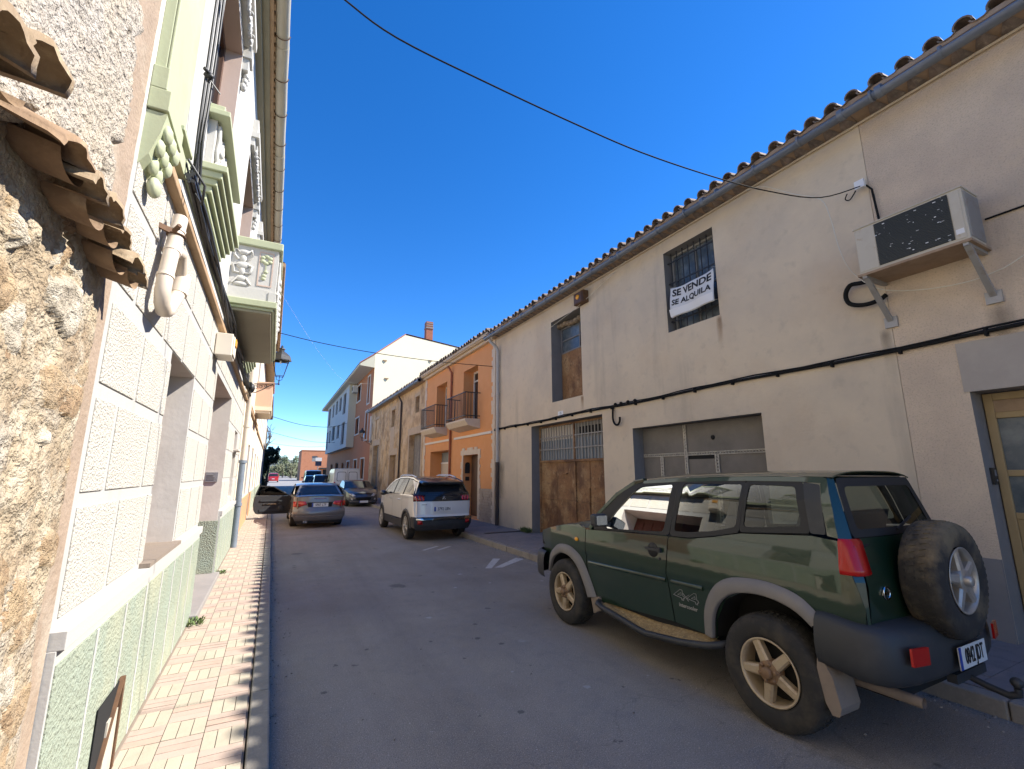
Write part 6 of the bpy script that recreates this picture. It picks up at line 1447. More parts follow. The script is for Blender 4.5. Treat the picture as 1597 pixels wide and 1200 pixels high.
# ---- dark estate facing the camera (built heading forward, then turned round)
def dark_saloon():
    c = Car("parked_saloon", (4.12, 27.35, 0), "dark grey saloon with a gaping oval grille, facing the camera before the white van", "saloon",
            [(-.9, .62), (-.6, .72), (0, .76), (2.4, .76), (2.9, .74), (3.25, .66), (3.5, .52), (3.62, .36)], .82, .36, C_['navy'], rz=math.pi, low=.2)
    yf = 2.6
    c.side("body_side", [(-.9, .35), (-.4, .28)] + arch(0, .36, .38, zc=.29)[::-1] + [(.42, .24), (2.18, .24)] + arch(yf, .36, .38, zc=.29)[::-1] + [(3.3, .26), (3.5, .42), (3.45, .60), (2.9, .74), (2.0, .82), (.9, .86), (0, .88), (-.9, .86), (-.95, .6)])
    c.side("side_glass", [(-.7, .88), (.9, .865), (2.05, .825), (1.35, 1.12), (.8, 1.19), (.1, 1.18), (-.45, 1.05)], DG, -.006, .12)
    c.side("roof_frame", [(2.15, .82), (1.38, 1.15), (.8, 1.225), (.1, 1.215), (-.5, 1.09), (-.85, .88), (-.68, .885), (-.45, 1.05), (.1, 1.18), (.8, 1.19), (1.33, 1.12), (2.0, .83)], None, .002)
    c.top("roof", [(1.32, 1.17), (.8, 1.225), (.1, 1.215), (-.5, 1.10)], None, .035, 0, 4); c.top("windscreen", [(1.34, 1.165), (2.12, .83)], M['darkglass'], .045, .02)
    c.top("rear_glass", [(-.5, 1.10), (-.85, .9)], DG, .03, .03)
    c.top("bonnet", [(2.12, .825), (2.7, .765), (3.15, .69), (3.42, .60)], None, .05, 0, 3)
    P = [(.10, 3.50), (.22, 3.60), (.45, 3.62), (.62, 3.48)]
    c.end("front_bumper", [(-.60, .12), (.60, .12), (.70, .30), (.66, .60), (-.66, .60), (-.70, .30)], P, None, 0, .26, 1)
    c.end("grille", smooth_line([(-.36, .45), (-.30, .33), (0, .29), (.30, .33), (.36, .45), (0, .47), (-.36, .45)], 4)[:-1], P, C_['well'], .008, .26, 1)
    c.end("lower_intake", [(-.5, .13), (.5, .13), (.55, .20), (-.55, .20)], P, C_['plas'], .012, .26, 1)
    c.end("headlight", [(.36, .53), (.50, .50), (.66, .60), (.62, .68), (.46, .62)], [(.45, 3.62), (.62, 3.50), (.70, 3.25)], C_['clear'], .015, .34, 1, mirror=True, thick=.01)
    c.end("fog_lamp", [(.50, .33), (.58, .34), (.58, .41), (.52, .42)], P, C_['clear'], .01, .26, 1, mirror=True)
    c.end("bumper_strip", [(-.62, .255), (-.2, .235), (.2, .235), (.62, .255), (.62, .275), (.2, .255), (-.2, .255), (-.62, .275)], P, C_['chrome'], .01, .26, 1)
    plate(c.T, (0, 3.64, .255), (-1, 0, 0), (0, 0, 1), .42, .10, None)
    g = MB(); g.tube([(.03 * math.cos(t), 3.46, .635 + .035 * math.sin(t)) for t in [k * math.pi / 6 for k in range(13)]], .008, 5); g.build("badge", C_['chrome'], c.T, shift=(0, 0, 0))
    for sg in (-1, 1): g = MB(); g.ball((sg * .86, 1.85, .86), .09, .06, .06, 10); g.bar((sg * .72, 1.88, .83), (sg * .82, 1.86, .85), .04, .04); g.build("door_mirror", C_['navy'], c.T, shift=(0, 0, 0))
    c.box("inner_body", C_['well'], (-.66, .66, .42, 2.18, .2, .78), (-.5, .5, -.8, 3.3, .16, .6), (-.62, .62, 2.18, 3.0, .6, .68), (-.62, .62, -.8, .42, .65, .8)); c.box("seat", C_['seat'], (-.58, -.12, .75, .95, .5, 1.05), (.12, .58, .75, .95, .5, 1.05), bevel=.04)
    c.end("tail_face", [(-.6, .2), (.6, .2), (.62, .86), (-.62, .86)], [(.2, -.92), (.9, -.9)], None, 0, .1, -1)
    c.wheels(yf, .305, .66, .19, .2, C_['alloy'], 5, .4); c.done()
dark_saloon()

# ---- white panel van, rear to the camera
def van():
    c = Car("parked_van", (4.08, 30.2, 0), "white panel van with two blanked rear doors, parked ahead of the dark saloon", "van",
            [(-.75, .76), (-.6, .80), (2.3, .80), (3.0, .72), (3.4, .5)], 1.0, .07, C_['vanw'], low=.3)
    yf = 2.6; c.side("body_side", [(-.72, .35), (-.4, .3)] + arch(0, .36, .38, zc=.30)[::-1] + [(.42, .28), (2.2, .28)] + arch(yf, .36, .38, zc=.30)[::-1] + [(3.3, .4), (3.3, .8), (2.6, 1.05), (1.75, 1.75), (1.2, 1.86), (-.5, 1.88), (-.68, 1.84), (-.74, 1.0)])
    c.side("side_window", rnd([(1.35, 1.1), (2.2, 1.08), (1.7, 1.62), (1.35, 1.66)], .05), DG, .006)
    c.top("roof", [(1.75, 1.75), (1.2, 1.86), (-.5, 1.88), (-.68, 1.84)], None, .03, 0, 4); c.top("windscreen", [(1.75, 1.75), (2.6, 1.05)], DG, .04, .05); c.top("bonnet", [(2.6, 1.04), (3.3, .8)], None, .04)
    P = [(.3, -.74), (1.0, -.76), (1.86, -.68)]
    c.end("rear_body", [(-.76, .42), (.76, .42), (.76, 1.2), (.70, 1.86), (-.70, 1.86), (-.76, 1.2)], P, None, 0, .05)
    ol = rnd([(.07, 1.15), (.60, 1.15), (.57, 1.70), (.07, 1.70)], .09); il = rnd([(.095, 1.175), (.575, 1.175), (.548, 1.675), (.095, 1.675)], .08)
    for sg in (1, -1): ring_sheet("window_seal", [(sg * x, z) for x, z in ol], [(sg * x, z) for x, z in il], lambda x, z: (lambda q: (q[0], q[1] - .008, q[2]))(c.fn(x, z)), C_['rubber'], c.T)
    c.box("door_seam", C_['rubber'], (-.006, .006, -.775, -.765, .5, 1.8)); c.box("handle", C_['plas'], (-.30, -.10, -.79, -.76, .98, 1.06), bevel=.01)
    c.end("tail_lamp", [(.66, .85), (.755, .85), (.75, 1.10), (.66, 1.10)], P, C_['redlens'], .012, .05, mirror=True, thick=.01)
    c.end("bumper", [(-.77, .28), (.77, .28), (.77, .5), (-.77, .5)], P, C_['plas'], .04, .06, thick=.04); plate(c.T, (-.30, -.79, .78), (1, 0, 0), (0, 0, 1), .42, .1, None)
    c.box("inner_body", C_['well'], (-.7, .7, -.7, 2.2, .42, 1.0), (-.5, .5, -.7, 3.2, .3, .8)); 
    for sg in (-1, 1): g = MB(); g.ball((sg * .92, 2.1, 1.15), .08, .06, .12, 10); g.bar((sg * .76, 2.15, 1.1), (sg * .88, 2.12, 1.12), .04, .04); g.build("door_mirror", C_['plas'], c.T, shift=(0, 0, 0))
    c.wheels(yf, .31, .70, .18, .2, C_['vanw'], 8, .5); c.done()
van()

# ---- small cars farther down the road
def far_car(name, loc, label, cat, m, h=1.45, bus=False, rz=0., hw=.8):
    c = Car(name, loc, label, cat, [(-.8, hw * .88), (-.5, hw * .97), (0, hw), (2.4, hw), (3.0, hw * .9), (3.3, hw * .7)], h * .62, .30 if not bus else .12, m, rz, low=.25)
    yf = 2.5; b = h * .62; re = -.62
    c.side("body_side", [(-.78, .35), (-.4, .28)] + arch(0, .36, .36, zc=.30)[::-1] + [(.42, .25), (2.1, .25)] + arch(yf, .36, .36, zc=.30)[::-1] + [(3.2, .35), (3.2, .6), (2.6, b * .9), (1.9, b), (-.7, b + .02), (-.8, .7)])
    c.side("side_glass", [(re, b + .02), (1.95, b), (1.35, h * .93), (.8, h * .975), (0, h * .975), (-.4, h * .93)], DG, -.004, .15)
    c.side("roof_frame", [(2.05, b), (1.4, h * .955), (.8, h), (0, h), (-.45, h * .965), (re - .1, b + .02), (re + .06, b + .02), (-.38, h * .925), (0, h * .965), (.8, h * .965), (1.35, h * .92), (1.9, b)], None, .002)
    c.top("roof", [(1.35, h * .97), (.8, h), (0, h), (-.45, h * .97)], None, .03, 0, 4); c.top("windscreen", [(1.4, h * .955), (2.05, b)], DG, .04, .03); c.top("bonnet", [(2.05, b), (2.7, b * .88), (3.22, .58)], None, .04)
    P = [(.2, -.80), (.55, -.84), (b, -.78), (h * .97, -.45)]
    c.end("tailgate", [(-hw * .9, .5), (hw * .9, .5), (hw * .9, b + .02), (-hw * .9, b + .02)], P, None, 0, .1); c.end("rear_glass", [(-hw * .86, b + .04), (hw * .86, b + .04), (hw * .74, h * .94), (-hw * .74, h * .94)], P, M['darkglass'], .004, .06)
    c.end("glass_frame", [(-hw * .92, b + .02), (hw * .92, b + .02), (hw * .80, h * .98), (-hw * .80, h * .98)], P, None, -.004, .06)
    c.end("bumper", [(-hw * .9, .25), (hw * .9, .25), (hw * .93, .52), (-hw * .93, .52)], P, C_['plas'] if m is C_['blackp'] else None, .03, .12); c.end("tail_lamp", [(hw * .62, b - .20), (hw * .93, b - .20), (hw * .93, b - .02), (hw * .66, b - .02)], P, C_['redlens'], .012, .1, mirror=True)
    P2 = [(.2, 3.25), (.6, 3.25)]; c.end("nose", [(-hw * .8, .2), (hw * .8, .2), (hw * .85, .45), (hw * .8, .62), (-hw * .8, .62), (-hw * .85, .45)], P2, None, 0, .2, 1); c.end("grille", [(-.4, .3), (.4, .3), (.42, .48), (-.42, .48)], P2, C_['well'], .01, .2, 1); c.end("headlight", [(hw * .5, .48), (hw * .82, .48), (hw * .82, .62), (hw * .55, .62)], P2, C_['clear'], .01, .2, 1, mirror=True)
    plate(c.T, (0, -.86, .62), (1, 0, 0), (0, 0, 1), .46, .1, None)
    c.box("inner_body", C_['well'], (-.66, .66, -.6, 2.8, .25, b - .1)); 
    for sg in (-1, 1): g = MB(); g.ball((sg * (hw + .09), 1.85, b + .04), .08, .05, .06, 8); g.bar((sg * (hw - .05), 1.9, b), (sg * (hw + .06), 1.87, b + .02), .04, .04); g.build("door_mirror", m, c.T, shift=(0, 0, 0))
    c.wheels(yf, .31, hw - .11, .19, .2, C_['alloy'], 5, .4); return c.done()
far_car("parked_minivan", (3.45, 46.8, 0), "tall dark minivan, its broad rear window showing above the small black cars", "minivan", C_['blackp'], 1.85, True, 0, .74)
far_car("parked_hatchback", (3.55, 40.0, 0), "small black hatchback parked directly ahead of the white van", "hatchback", C_['blackp'], 1.47, False, 0, .62)
far_car("parked_hatchback", (3.02, 44.5, math.pi * 0), "small black hatchback half hidden between the tall minivan and the nearer hatchback", "hatchback", C_['navy'], 1.40, False, math.pi, .55)
far_car("moving_car", (.33, 92.5, 0), "red car driving away in the sunlit stretch of road beyond the dark clipped tree", "car", C_['redp'], 1.6, False, 0, .86)
# ---------------------------------------------------------------- things on the left walls
g = MB(); bx = XL + .012
g.box(bx, bx + .155, 5.56, 5.88, 2.86, 3.10, 0); g.box(bx + .155, bx + .17, 5.60, 5.84, 2.88, 3.08, 0); g.box(bx + .168, bx + .182, 5.66, 5.78, 2.99, 3.07, 1)
tag(g.build("alarm_box", [M['alarm'], M['amber']], bevel=.01), "cream alarm box with an amber lens on the stucco above the wide doorway", "alarm box")
g = MB(); g.box(XL - .22, XL - .06, 8.30, 8.318, 1.50, 1.64, 0)
for k in range(3): g.box(XL - .19, XL - .09 - .02 * (k == 2), 8.294, 8.30, 1.535 + k * .03, 1.545 + k * .03, 1)
tag(g.build("name_plaque", [M['plaque'], M['slat']]), "small grey plaque on the far reveal of the wide doorway", "plaque")
# bundled cables sagging along the string course, climbing the pilaster
random.seed(14); g = MB()
for k in range(14):
    o = random.uniform(-.05, .05); q = random.uniform(.0, .05); ph = random.uniform(0, 6)
    pts = [(XL + .062 + q + .012 * math.sin(y * 3 + ph), y, 3.345 + o + .022 * math.sin(y * 2.1 + ph) + .008 * math.sin(y * 7 + ph)) for y in [2.95 + .22 * j for j in range(40)]]
    g.tube(pts, random.choice((.006, .009, .012)), 5)
for k in range(3):
    x0 = .085 + .014 * k
    pts = [(XL + x0, 3.06 + .02 * k, 3.36), (XL + x0, 3.02, 3.6), (XL + x0, 3.0 + .02 * k, 3.9), (XL + x0, 2.98 + .03 * k, 4.5), (XL + x0, 2.98 - .02 * k, 5.4), (XL + x0, 2.96, 6.6)]
    g.tube(smooth_line(pts, 4), .008, 5)
g.tube([(XL + .07, 2.95, 3.42), (XL + .16, 2.99, 3.30), (XL + .15, 3.04, 3.20), (XL + .08, 3.08, 3.32), (XL + .10, 3.0, 3.5)], .008, 5)
for z in (4.05, 5.1): g.tube([(XL + .08, 2.95, z), (XL + .12, 3.0, z), (XL + .08, 3.05, z)], .012, 5)
g.ball((XL + .10, 2.99, 4.04), .03, .02, .02, 8); g.bar((XL + .1, 3.0, 4.03), (XL + .16, 3.06, 3.99), .006, .006)
tag(g.build("cable_bundle", M['cable_old']), "thick bundle of black cables running along the cream house under its green string course", "cable")
def lantern(name, wx, y, z, reach, label, dr, hgt=.60, group=None):
    """scrolled bracket on the wall at wx reaching out along dr, four-sided lantern on its tip"""
    T = thing(name, (wx, y, z), label, "street lamp", group); T['_loc'] = (0, 0, 0); s = hgt / .60
    g = MB(); x1 = dr * reach
    g.bar((0, 0, -.02), (x1, 0, .03), .024, .024); g.box(*sorted((0, dr * .02)), -.03, .03, -.30, .08); g.tube([(0, 0, -.26), (dr * .10, 0, -.24), (dr * .26, 0, -.15), (dr * .42, 0, -.03), (dr * .5, 0, 0)], .011, 6)
    for cx, cz, r in ((.10, -.10, .06), (.22, -.075, .045), (.33, -.05, .035)): g.tube([(dr * cx + r * math.cos(t) * (1 - t / 16), 0, cz + r * math.sin(t) * (1 - t / 16)) for t in [q * .5 for q in range(17)]], .007, 5)
    g.ball((x1, 0, .03), .028, .028, .028, 8); g.build("bracket", M['black'], T, shift=(0, 0, 0))
    o = Vector((x1, 0, .06)); g = MB(); b = .062 * s; t_ = .125 * s; z0 = .12 * s; z1 = .40 * s
    g.tube([o, o + Vector((0, 0, .05 * s))], .014, 8)
    for sx in (-1, 1): g.tube([o + Vector((0, 0, .04 * s)), o + Vector((sx * .045 * s, 0, .06 * s)), o + Vector((sx * .05 * s, 0, z0))], .008, 5); g.tube([o + Vector((0, 0, .04 * s)), o + Vector((0, sx * .045 * s, .06 * s)), o + Vector((0, sx * .05 * s, z0))], .008, 5)
    cs = [(-1, -1), (1, -1), (1, 1), (-1, 1)]
    for i in range(4):
        a, c_ = cs[i], cs[(i + 1) % 4]
        g.bar(o + Vector((a[0] * b, a[1] * b, z0)), o + Vector((a[0] * t_, a[1] * t_, z1)), .012, .012)
        g.bar(o + Vector((a[0] * b, a[1] * b, z0)), o + Vector((c_[0] * b, c_[1] * b, z0)), .014, .014); g.bar(o + Vector((a[0] * t_, a[1] * t_, z1)), o + Vector((c_[0] * t_, c_[1] * t_, z1)), .022, .022)
    g.build("lantern_frame", M['black'], T, shift=(0, 0, 0))
    g = MB()
    for i in range(4):
        a, c_ = cs[i], cs[(i + 1) % 4]; g.quad(o + Vector((a[0] * b, a[1] * b, z0)), o + Vector((c_[0] * b, c_[1] * b, z0)), o + Vector((c_[0] * t_, c_[1] * t_, z1)), o + Vector((a[0] * t_, a[1] * t_, z1)))
    g.build("lantern_glass", M['lampglass'], T, shift=(0, 0, 0))
    g = MB(); g.lathe([(t_ * 1.38, z1), (t_ * 1.36, z1 + .02 * s), (t_ * 1.15, z1 + .10 * s), (t_ * .6, z1 + .16 * s), (t_ * .35, z1 + .175 * s), (t_ * .34, z1 + .21 * s), (t_ * .48, z1 + .215 * s), (t_ * .4, z1 + .235 * s), (.001, z1 + .25 * s)], o, (0, 0, 1), 4, 0, False, math.pi / 4, math.pi / 4 + 2 * math.pi)
    g.ball(o + Vector((0, 0, z1 + .26 * s)), .02 * s, .02 * s, .03 * s, 8); g.build("lantern_roof", M['black'], T, shift=(0, 0, 0))
    g = MB(); g.ball(o + Vector((0, 0, z1 - .03)), .03, .03, .05, 8); g.build("bulb", M['white'], T, shift=(0, 0, 0)); del T['_loc']
M['lampglass'] = glass_mat("lantern_glass", (.92, .94, .94), 1.3)
lantern("street_lamp", XL, 13.1, 3.87, .62, "black wall lantern on a scrolled bracket over the left pavement", -1 * -1, .88, "wall lanterns")
lantern("street_lamp", XL, 46.0, 3.0, .98, "black wall lantern against the sky just above the dark clipped tree on the left", 1, .85, "wall lanterns")
lantern("street_lamp", XR, 33.3, 3.85, .68, "black wall lantern on the corner of the terracotta apartment block beside the stone house", -1, .75, "wall lanterns")
g = MB(); g.ball((XL + .15, 10.5, 3.32), .06, .09, .10, 10); g.box(XL, XL + .15, 10.46, 10.54, 3.36, 3.44); g.box(XL + .0, XL + .1, 10.1, 10.35, 3.35, 3.55)
tag(g.build("wall_floodlight", M['black'], bevel=.01), "small black floodlight fixed beside the cables below the lantern bracket", "floodlight")

# ---------------------------------------------------------------- things on the right walls
T = thing("air_conditioner", (5.86, 1.97, 3.78), "aged cream air conditioner with speckled dark grille on rusty struts, high on the roughcast house", "air conditioner")
x0, x1, ya, yb, za, zb = 5.64, 6.0, 1.51, 2.43, 3.80, 4.33
g = MB(); g.box(x0, x1, ya, yb, za, zb); g.box(x0 - .006, x0, ya + .02, ya + .10, za + .02, zb - .02); g.box(x0 - .006, x0, yb - .19, yb - .01, za + .02, zb - .02); g.box(x0 - .012, x1, ya - .008, yb + .008, zb, zb + .014)
g.build("casing", M['acwhite'], T, bevel=.012)
g = MB(); g.box(x0 - .005, x0 - .001, ya + .105, yb - .195, za + .03, zb - .02, 0); z = za + .04
while z < zb - .03: g.box(x0 - .014, x0 - .005, ya + .105, yb - .195, z, z + .008, 0); z += .017
for k in range(16): y = x0 + .03 + k * .02; g.box(y, y + .008, ya - .010, ya - .001, za + .03, zb - .03, 1)
g.build("grille", [M['acgrill'], M['steel']], T)
g = MB(); random.seed(77)
for k in range(30): y, z = random.uniform(ya + .12, yb - .2), random.uniform(za + .05, zb - .05); g.box(x0 - .0165, x0 - .0145, y, y + random.uniform(.006, .026), z, z + random.uniform(.003, .010))
g.build("flaked_paint", M['white'], T)
g = MB(); g.box(x0 - .02, 6.07, ya - .01, yb + .02, za - .03, za - .004); g.build("drip_tray", M['rust2'] if 'rust2' in M else M['soffit_tan'], T)
for y in (ya + .04, yb - .04):
    g = MB(); g.bar((x0 + .02, y, za - .04), (6.07, y, 3.31), .05, .035); g.bar((x0 - .01, y, za - .045), (6.075, y, za - .045), .04, .03); g.box(6.05, 6.078, y - .06, y + .06, 3.24, 3.36); g.build("bracket", M['steel'], T)
g = MB(); g.box(x0 - .008, x0 - .006, ya + .03, ya + .09, za + .07, za + .12); g.build("maker_label", M['white'], T)
pts = smooth_line([(6.0, 2.44, 3.82), (6.0, 2.60, 3.84), (6.0, 2.71, 3.85), (6.0, 2.77, 3.75), (6.0, 2.74, 3.63), (6.0, 2.61, 3.57), (6.0, 2.46, 3.57), (6.03, 2.38, 3.62)], 4)
g = MB(); g.tube(pts, .026, 10); tag(g.build("conduit_loop", M['cable']), "black insulated hose looping out beside the large air conditioner", "hose")
T = thing("sale_banner", (XR - .03, 5.07, 4.6), "white SE VENDE SE ALQUILA banner tied over the barred upper window", "banner")
def bsurf(u, v):       # u along -y from the left edge, v up; gentle folds
    y = 5.50 - u * .89; z = 4.315 + v * .56 + .02 * (u - .5) - .05 * math.sin(math.pi * u) * v
    return Vector((XR - .05 - .018 * math.sin(u * 9 + v * 3) - .03 * math.sin(v * 5) * .5, y, z))
g = MB(); n, m = 26, 18; vs = [bsurf(i / n, j / m) for j in range(m + 1) for i in range(n + 1)]; g.add(vs, [(j * (n + 1) + i, j * (n + 1) + i + 1, (j + 1) * (n + 1) + i + 1, (j + 1) * (n + 1) + i) for j in range(m) for i in range(n)], 0, True)
cl = g.build("cloth", mat("banner_cloth", (.66, .66, .66), .8, [((.55, .55, .56), 3, .45, .75, .4)]), T); sm = cl.modifiers.new("solid", 'SOLIDIFY'); sm.thickness = .003
g = MB(); vs = [bsurf(i / 20, .02 + .0) + Vector((-.02, 0, .0)) for i in range(21)] + [bsurf(i / 20, .26) + Vector((-.030, 0, 0)) for i in range(21)]; g.add(vs, [(i, i + 1, i + 22, i + 21) for i in range(20)], 0, True); g.build("folded_hem", mat("banner_hem", (.76, .76, .76), .8), T)
for s, v0, hh in (("SE VENDE", .80, .25), ("SE ALQUILA", .47, .235)):
    o = text_mesh("lettering", s, 1.0, M['ink'], T, Matrix.Identity(4), bold=.03, ext=0)
    xs_ = [v.co.x for v in o.data.vertices]; w_ = max(xs_) - min(xs_); h_ = max(v.co.y for v in o.data.vertices) - min(v.co.y for v in o.data.vertices); c0 = (max(xs_) + min(xs_)) / 2
    for v in o.data.vertices:
        u = .5 + (v.co.x - c0) / w_ * .90; q = v0 + v.co.y / h_ * hh; p = bsurf(u, q) + Vector((-.006, 0, 0)); v.co = p - Vector((XR - .03, 5.07, 4.6))
g = MB()
for y, z in ((5.50, 4.87), (4.61, 4.90), (5.50, 4.33), (4.61, 4.34)): g.bar((XR - .05, y, z), (XR + .10, y + random.uniform(-.05, .05), z + .06), .006, .006)
g.build("tie_cord", M['white_wire'], T)
# black service cable clipped along the wall, with its spare end hanging
g = MB(); pts = [(XR - .03, y, 2.955 + .012 * math.sin(y * 1.7) - .004 * y + .03) for y in [-1.5 + .35 * k for k in range(42)]]
g.tube(pts, .020, 8); g.tube([(p[0] - .012, p[1], p[2] + .028 + .008 * math.sin(p[1] * 5)) for p in pts], .011, 6)
for k in range(3, 40, 2): p = pts[k]; g.box(XR - .055, XR, p[1] - .012, p[1] + .012, p[2] - .045, p[2] + .03)
for y in (6.55, 6.75, 6.95, 7.12): g.ball((XR - .04, y, 2.99), .03, .04, .035, 8)
g.tube(smooth_line([(XR - .03, 7.21, 2.95), (XR - .05, 7.20, 2.72), (XR - .06, 7.14, 2.60), (XR - .06, 7.05, 2.57), (XR - .06, 6.99, 2.63), (XR - .06, 6.98, 2.72)], 4), .020, 8)
tag(g.build("wall_cable", M['cable']), "long black service cable clipped along the tan store above its doors", "cable")
g = MB(); g.box(5.98, 6.02, 2.40, 2.50, 5.0, 5.1, 0); g.tube([(6.03, 2.40, 5.02), (6.05, 2.36, 4.95), (6.05, 2.33, 4.36)], .012, 6, 1); g.tube(smooth_line([(6.02, 2.5, 5.02), (6.02, 2.58, 4.93), (6.02, 2.63, 4.96), (6.02, 2.60, 5.02)], 4), .007, 5, 1)
g.tube([(6.065, 1.50, 4.10), (6.065, .2, 4.10), (6.065, -1, 4.1)], .010, 5, 1)
tag(g.build("junction_box", [M['white'], M['cable']]), "small white junction box where the overhead cable lands, above the large air conditioner", "junction box")
g = MB(); g.box(5.93, 6.075, 7.92, 8.30, 5.46, 5.74, 0); g.box(5.915, 5.93, 7.94, 8.28, 5.48, 5.72, 1); g.ball((5.915, 8.13, 5.62), .03, .07, .06, 10, 2); g.bar((5.92, 7.98, 5.47), (5.92, 7.98, 5.73), .02, .03, 0)
tag(g.build("wall_light", [M['rust'], M['woodark'], M['amber']], bevel=.008), "rusty boxed wall light with an amber glow lens above the loft door", "wall light")
g = MB(); g.box(XR - .008, XR + .002, 9.06, 9.28, 2.995, 3.10, 0); tag(g.build("number_tile", M['white']), "small white number tile above the rusty double door", "house number")
text_mesh("lettering", "15", .085, M['slatblue'], None, face_mtx((XR - .009, 9.17, 3.047), (0, -1, 0), (0, 0, 1)), bold=.002, ext=.0005).parent = bpy.data.objects["number_tile"]
g = MB(); g.box(XR + .10, XR + .17, 1.83, 1.858, 1.52, 1.68, 0); g.box(XR + .115, XR + .155, 1.826, 1.83, 1.60, 1.66, 1); g.ball((XR + .135, 1.826, 1.56), .012, .006, .012, 8, 1)
tag(g.build("intercom", [M['black'], M['plaque']], bevel=.005), "small black intercom on the reveal of the ochre door", "intercom")

# ---------------------------------------------------------------- wires over the street
def wire(name, pts, r, m, label, k=5, extra=()):
    g = MB(); g.tube(smooth_line(pts, k), r, 6)
    for p in extra: g.tube(smooth_line(p, k), r, 6)
    tag(g.build(name, m), label, "wire"); return g
wire("overhead_cable", [(-.66, 2.9, 5.28), (-.2, 2.86, 5.06), (.16, 2.84, 4.86), (.53, 2.82, 4.71), (1.22, 2.77, 4.60), (2.02, 2.72, 4.51), (2.69, 2.67, 4.45), (3.53, 2.61, 4.45), (4.34, 2.56, 4.51), (5.19, 2.50, 4.66), (6.03, 2.44, 5.04)], .0062, M['cable'], "black cable sagging across the sky from top centre to the junction box")
wire("eave_wire", [(6.04, 3.9, 5.85), (5.95, 3.58, 5.70), (5.95, 3.17, 5.33), (5.95, 2.87, 5.08), (5.95, 2.79, 4.78), (5.95, 2.74, 4.32), (5.95, 2.64, 3.98), (5.95, 2.41, 3.69), (5.95, 2.08, 3.55), (5.95, 1.72, 3.49), (5.95, 1.49, 3.51), (5.95, 1.28, 3.59), (5.98, .6, 4.0)], .0055, M['white_wire'], "thin off-white wire hanging in a long loop below the large air conditioner", 4, [[(6.05, 9.6, 5.3), (6.0, 8.2, 5.45), (6.04, 6.6, 5.88)]])
wire("overhead_cable", [(-.62, 12.95, 5.30), (-.12, 13.0, 5.24), (.87, 13.01, 5.11), (2.24, 13.02, 5.01), (4.15, 13.04, 4.97), (6.05, 13.05, 5.02)], .010, M['cable'], "black cable crossing the street in front of the cream gable to the orange house")
wire("overhead_cable", [(-.62, 33.0, 5.3), (1.5, 35, 4.95), (3.6, 37, 5.05), (5.46, 42, 5.9)], .016, M['cable'], "dark cable below the peach balcony sagging across to the pale bay")
wire("overhead_cable", [(-.6, 41, 4.9), (1.5, 44, 4.6), (3.5, 47, 4.5), (5.46, 50, 4.7)], .014, M['cable'], "lower of the thin far wires ending at the middle of the pale bay")
wire("overhead_cable", [(-.4, 60, 5.0), (2, 60, 4.75), (4, 60, 4.7), (6.0, 60, 4.9)], .014, M['cable'], "farthest thin wire crossing the road just above the brick building")
wire("overhead_cable", [(-.14, 9.0, 4.9), (1.2, 16, 5.4), (3.0, 24, 6.2), (6.0, 33.5, 8.0)], .0016, M['white_wire'], "faint pale wire rising from the ornate balcony to the cream gable")

# ---------------------------------------------------------------- plants, far end of the street
def leaf_cloud(g, c, rx, ry, rz, n, size, seed, lump=.35, mi=2, empty=.25):
    random.seed(seed); lumps = []
    for k in range(26):
        t = random.uniform(0, 2 * math.pi); u = random.uniform(-1, 1); q = math.sqrt(1 - u * u); r_ = random.uniform(.45, 1.0)
        lumps.append(Vector((q * math.cos(t) * rx * r_, q * math.sin(t) * ry * r_, u * rz * r_)))
    c = Vector(c)
    for k in range(n):
        L_ = random.choice(lumps); d = Vector((random.gauss(0, 1), random.gauss(0, 1), random.gauss(0, 1))).normalized() * random.random() ** .5 * lump
        p = c + L_ + Vector((d.x * rx, d.y * ry, d.z * rz)); a = Vector((random.uniform(-1, 1), random.uniform(-1, 1), random.uniform(-1, 1))).normalized(); b = a.orthogonal().normalized(); s = size * random.uniform(.6, 1.3)
        g.add([p - a * s, p + b * s * .45, p + a * s, p - b * s * .45], [(0, 1, 2, 3)], random.randrange(mi))
def leafm(name, col, alt): return mat(name, col, .75, [(alt, 2.0, .45, .65, .7)])
LD = [leafm("dark_leaf", (.022, .034, .016), (.04, .055, .022)), leafm("dark_leaf", (.014, .022, .012), (.028, .036, .016))]
LP = [leafm("pine_leaf", (.075, .10, .045), (.11, .13, .06)), leafm("pine_leaf", (.05, .075, .035), (.09, .10, .045))]
LO = [leafm("olive_leaf", (.15, .165, .09), (.2, .19, .12)), leafm("olive_leaf", (.11, .125, .07), (.16, .16, .1))]
T = thing("clipped_tree", (-.35, 44.5, 0), "dark clipped evergreen with a round head at the end of the left houses", "tree"); 
g = MB(); g.tube([(-.35, 44.5, 0), (-.33, 44.5, 1.2), (-.22, 44.5, 2.4)], [.10, .085, .06], 8); g.build("trunk", M['bark'], T)
g = MB(); leaf_cloud(g, (-.28, 44.5, 3.0), .68, .9, .85, 5200, .07, 5, .34); leaf_cloud(g, (-.62, 44.6, 1.4), .33, .6, 1.25, 4200, .06, 6, .35); leaf_cloud(g, (-.7, 45.5, 2.4), .5, .9, 1.2, 2600, .07, 7); g.build("crown", LD, T)
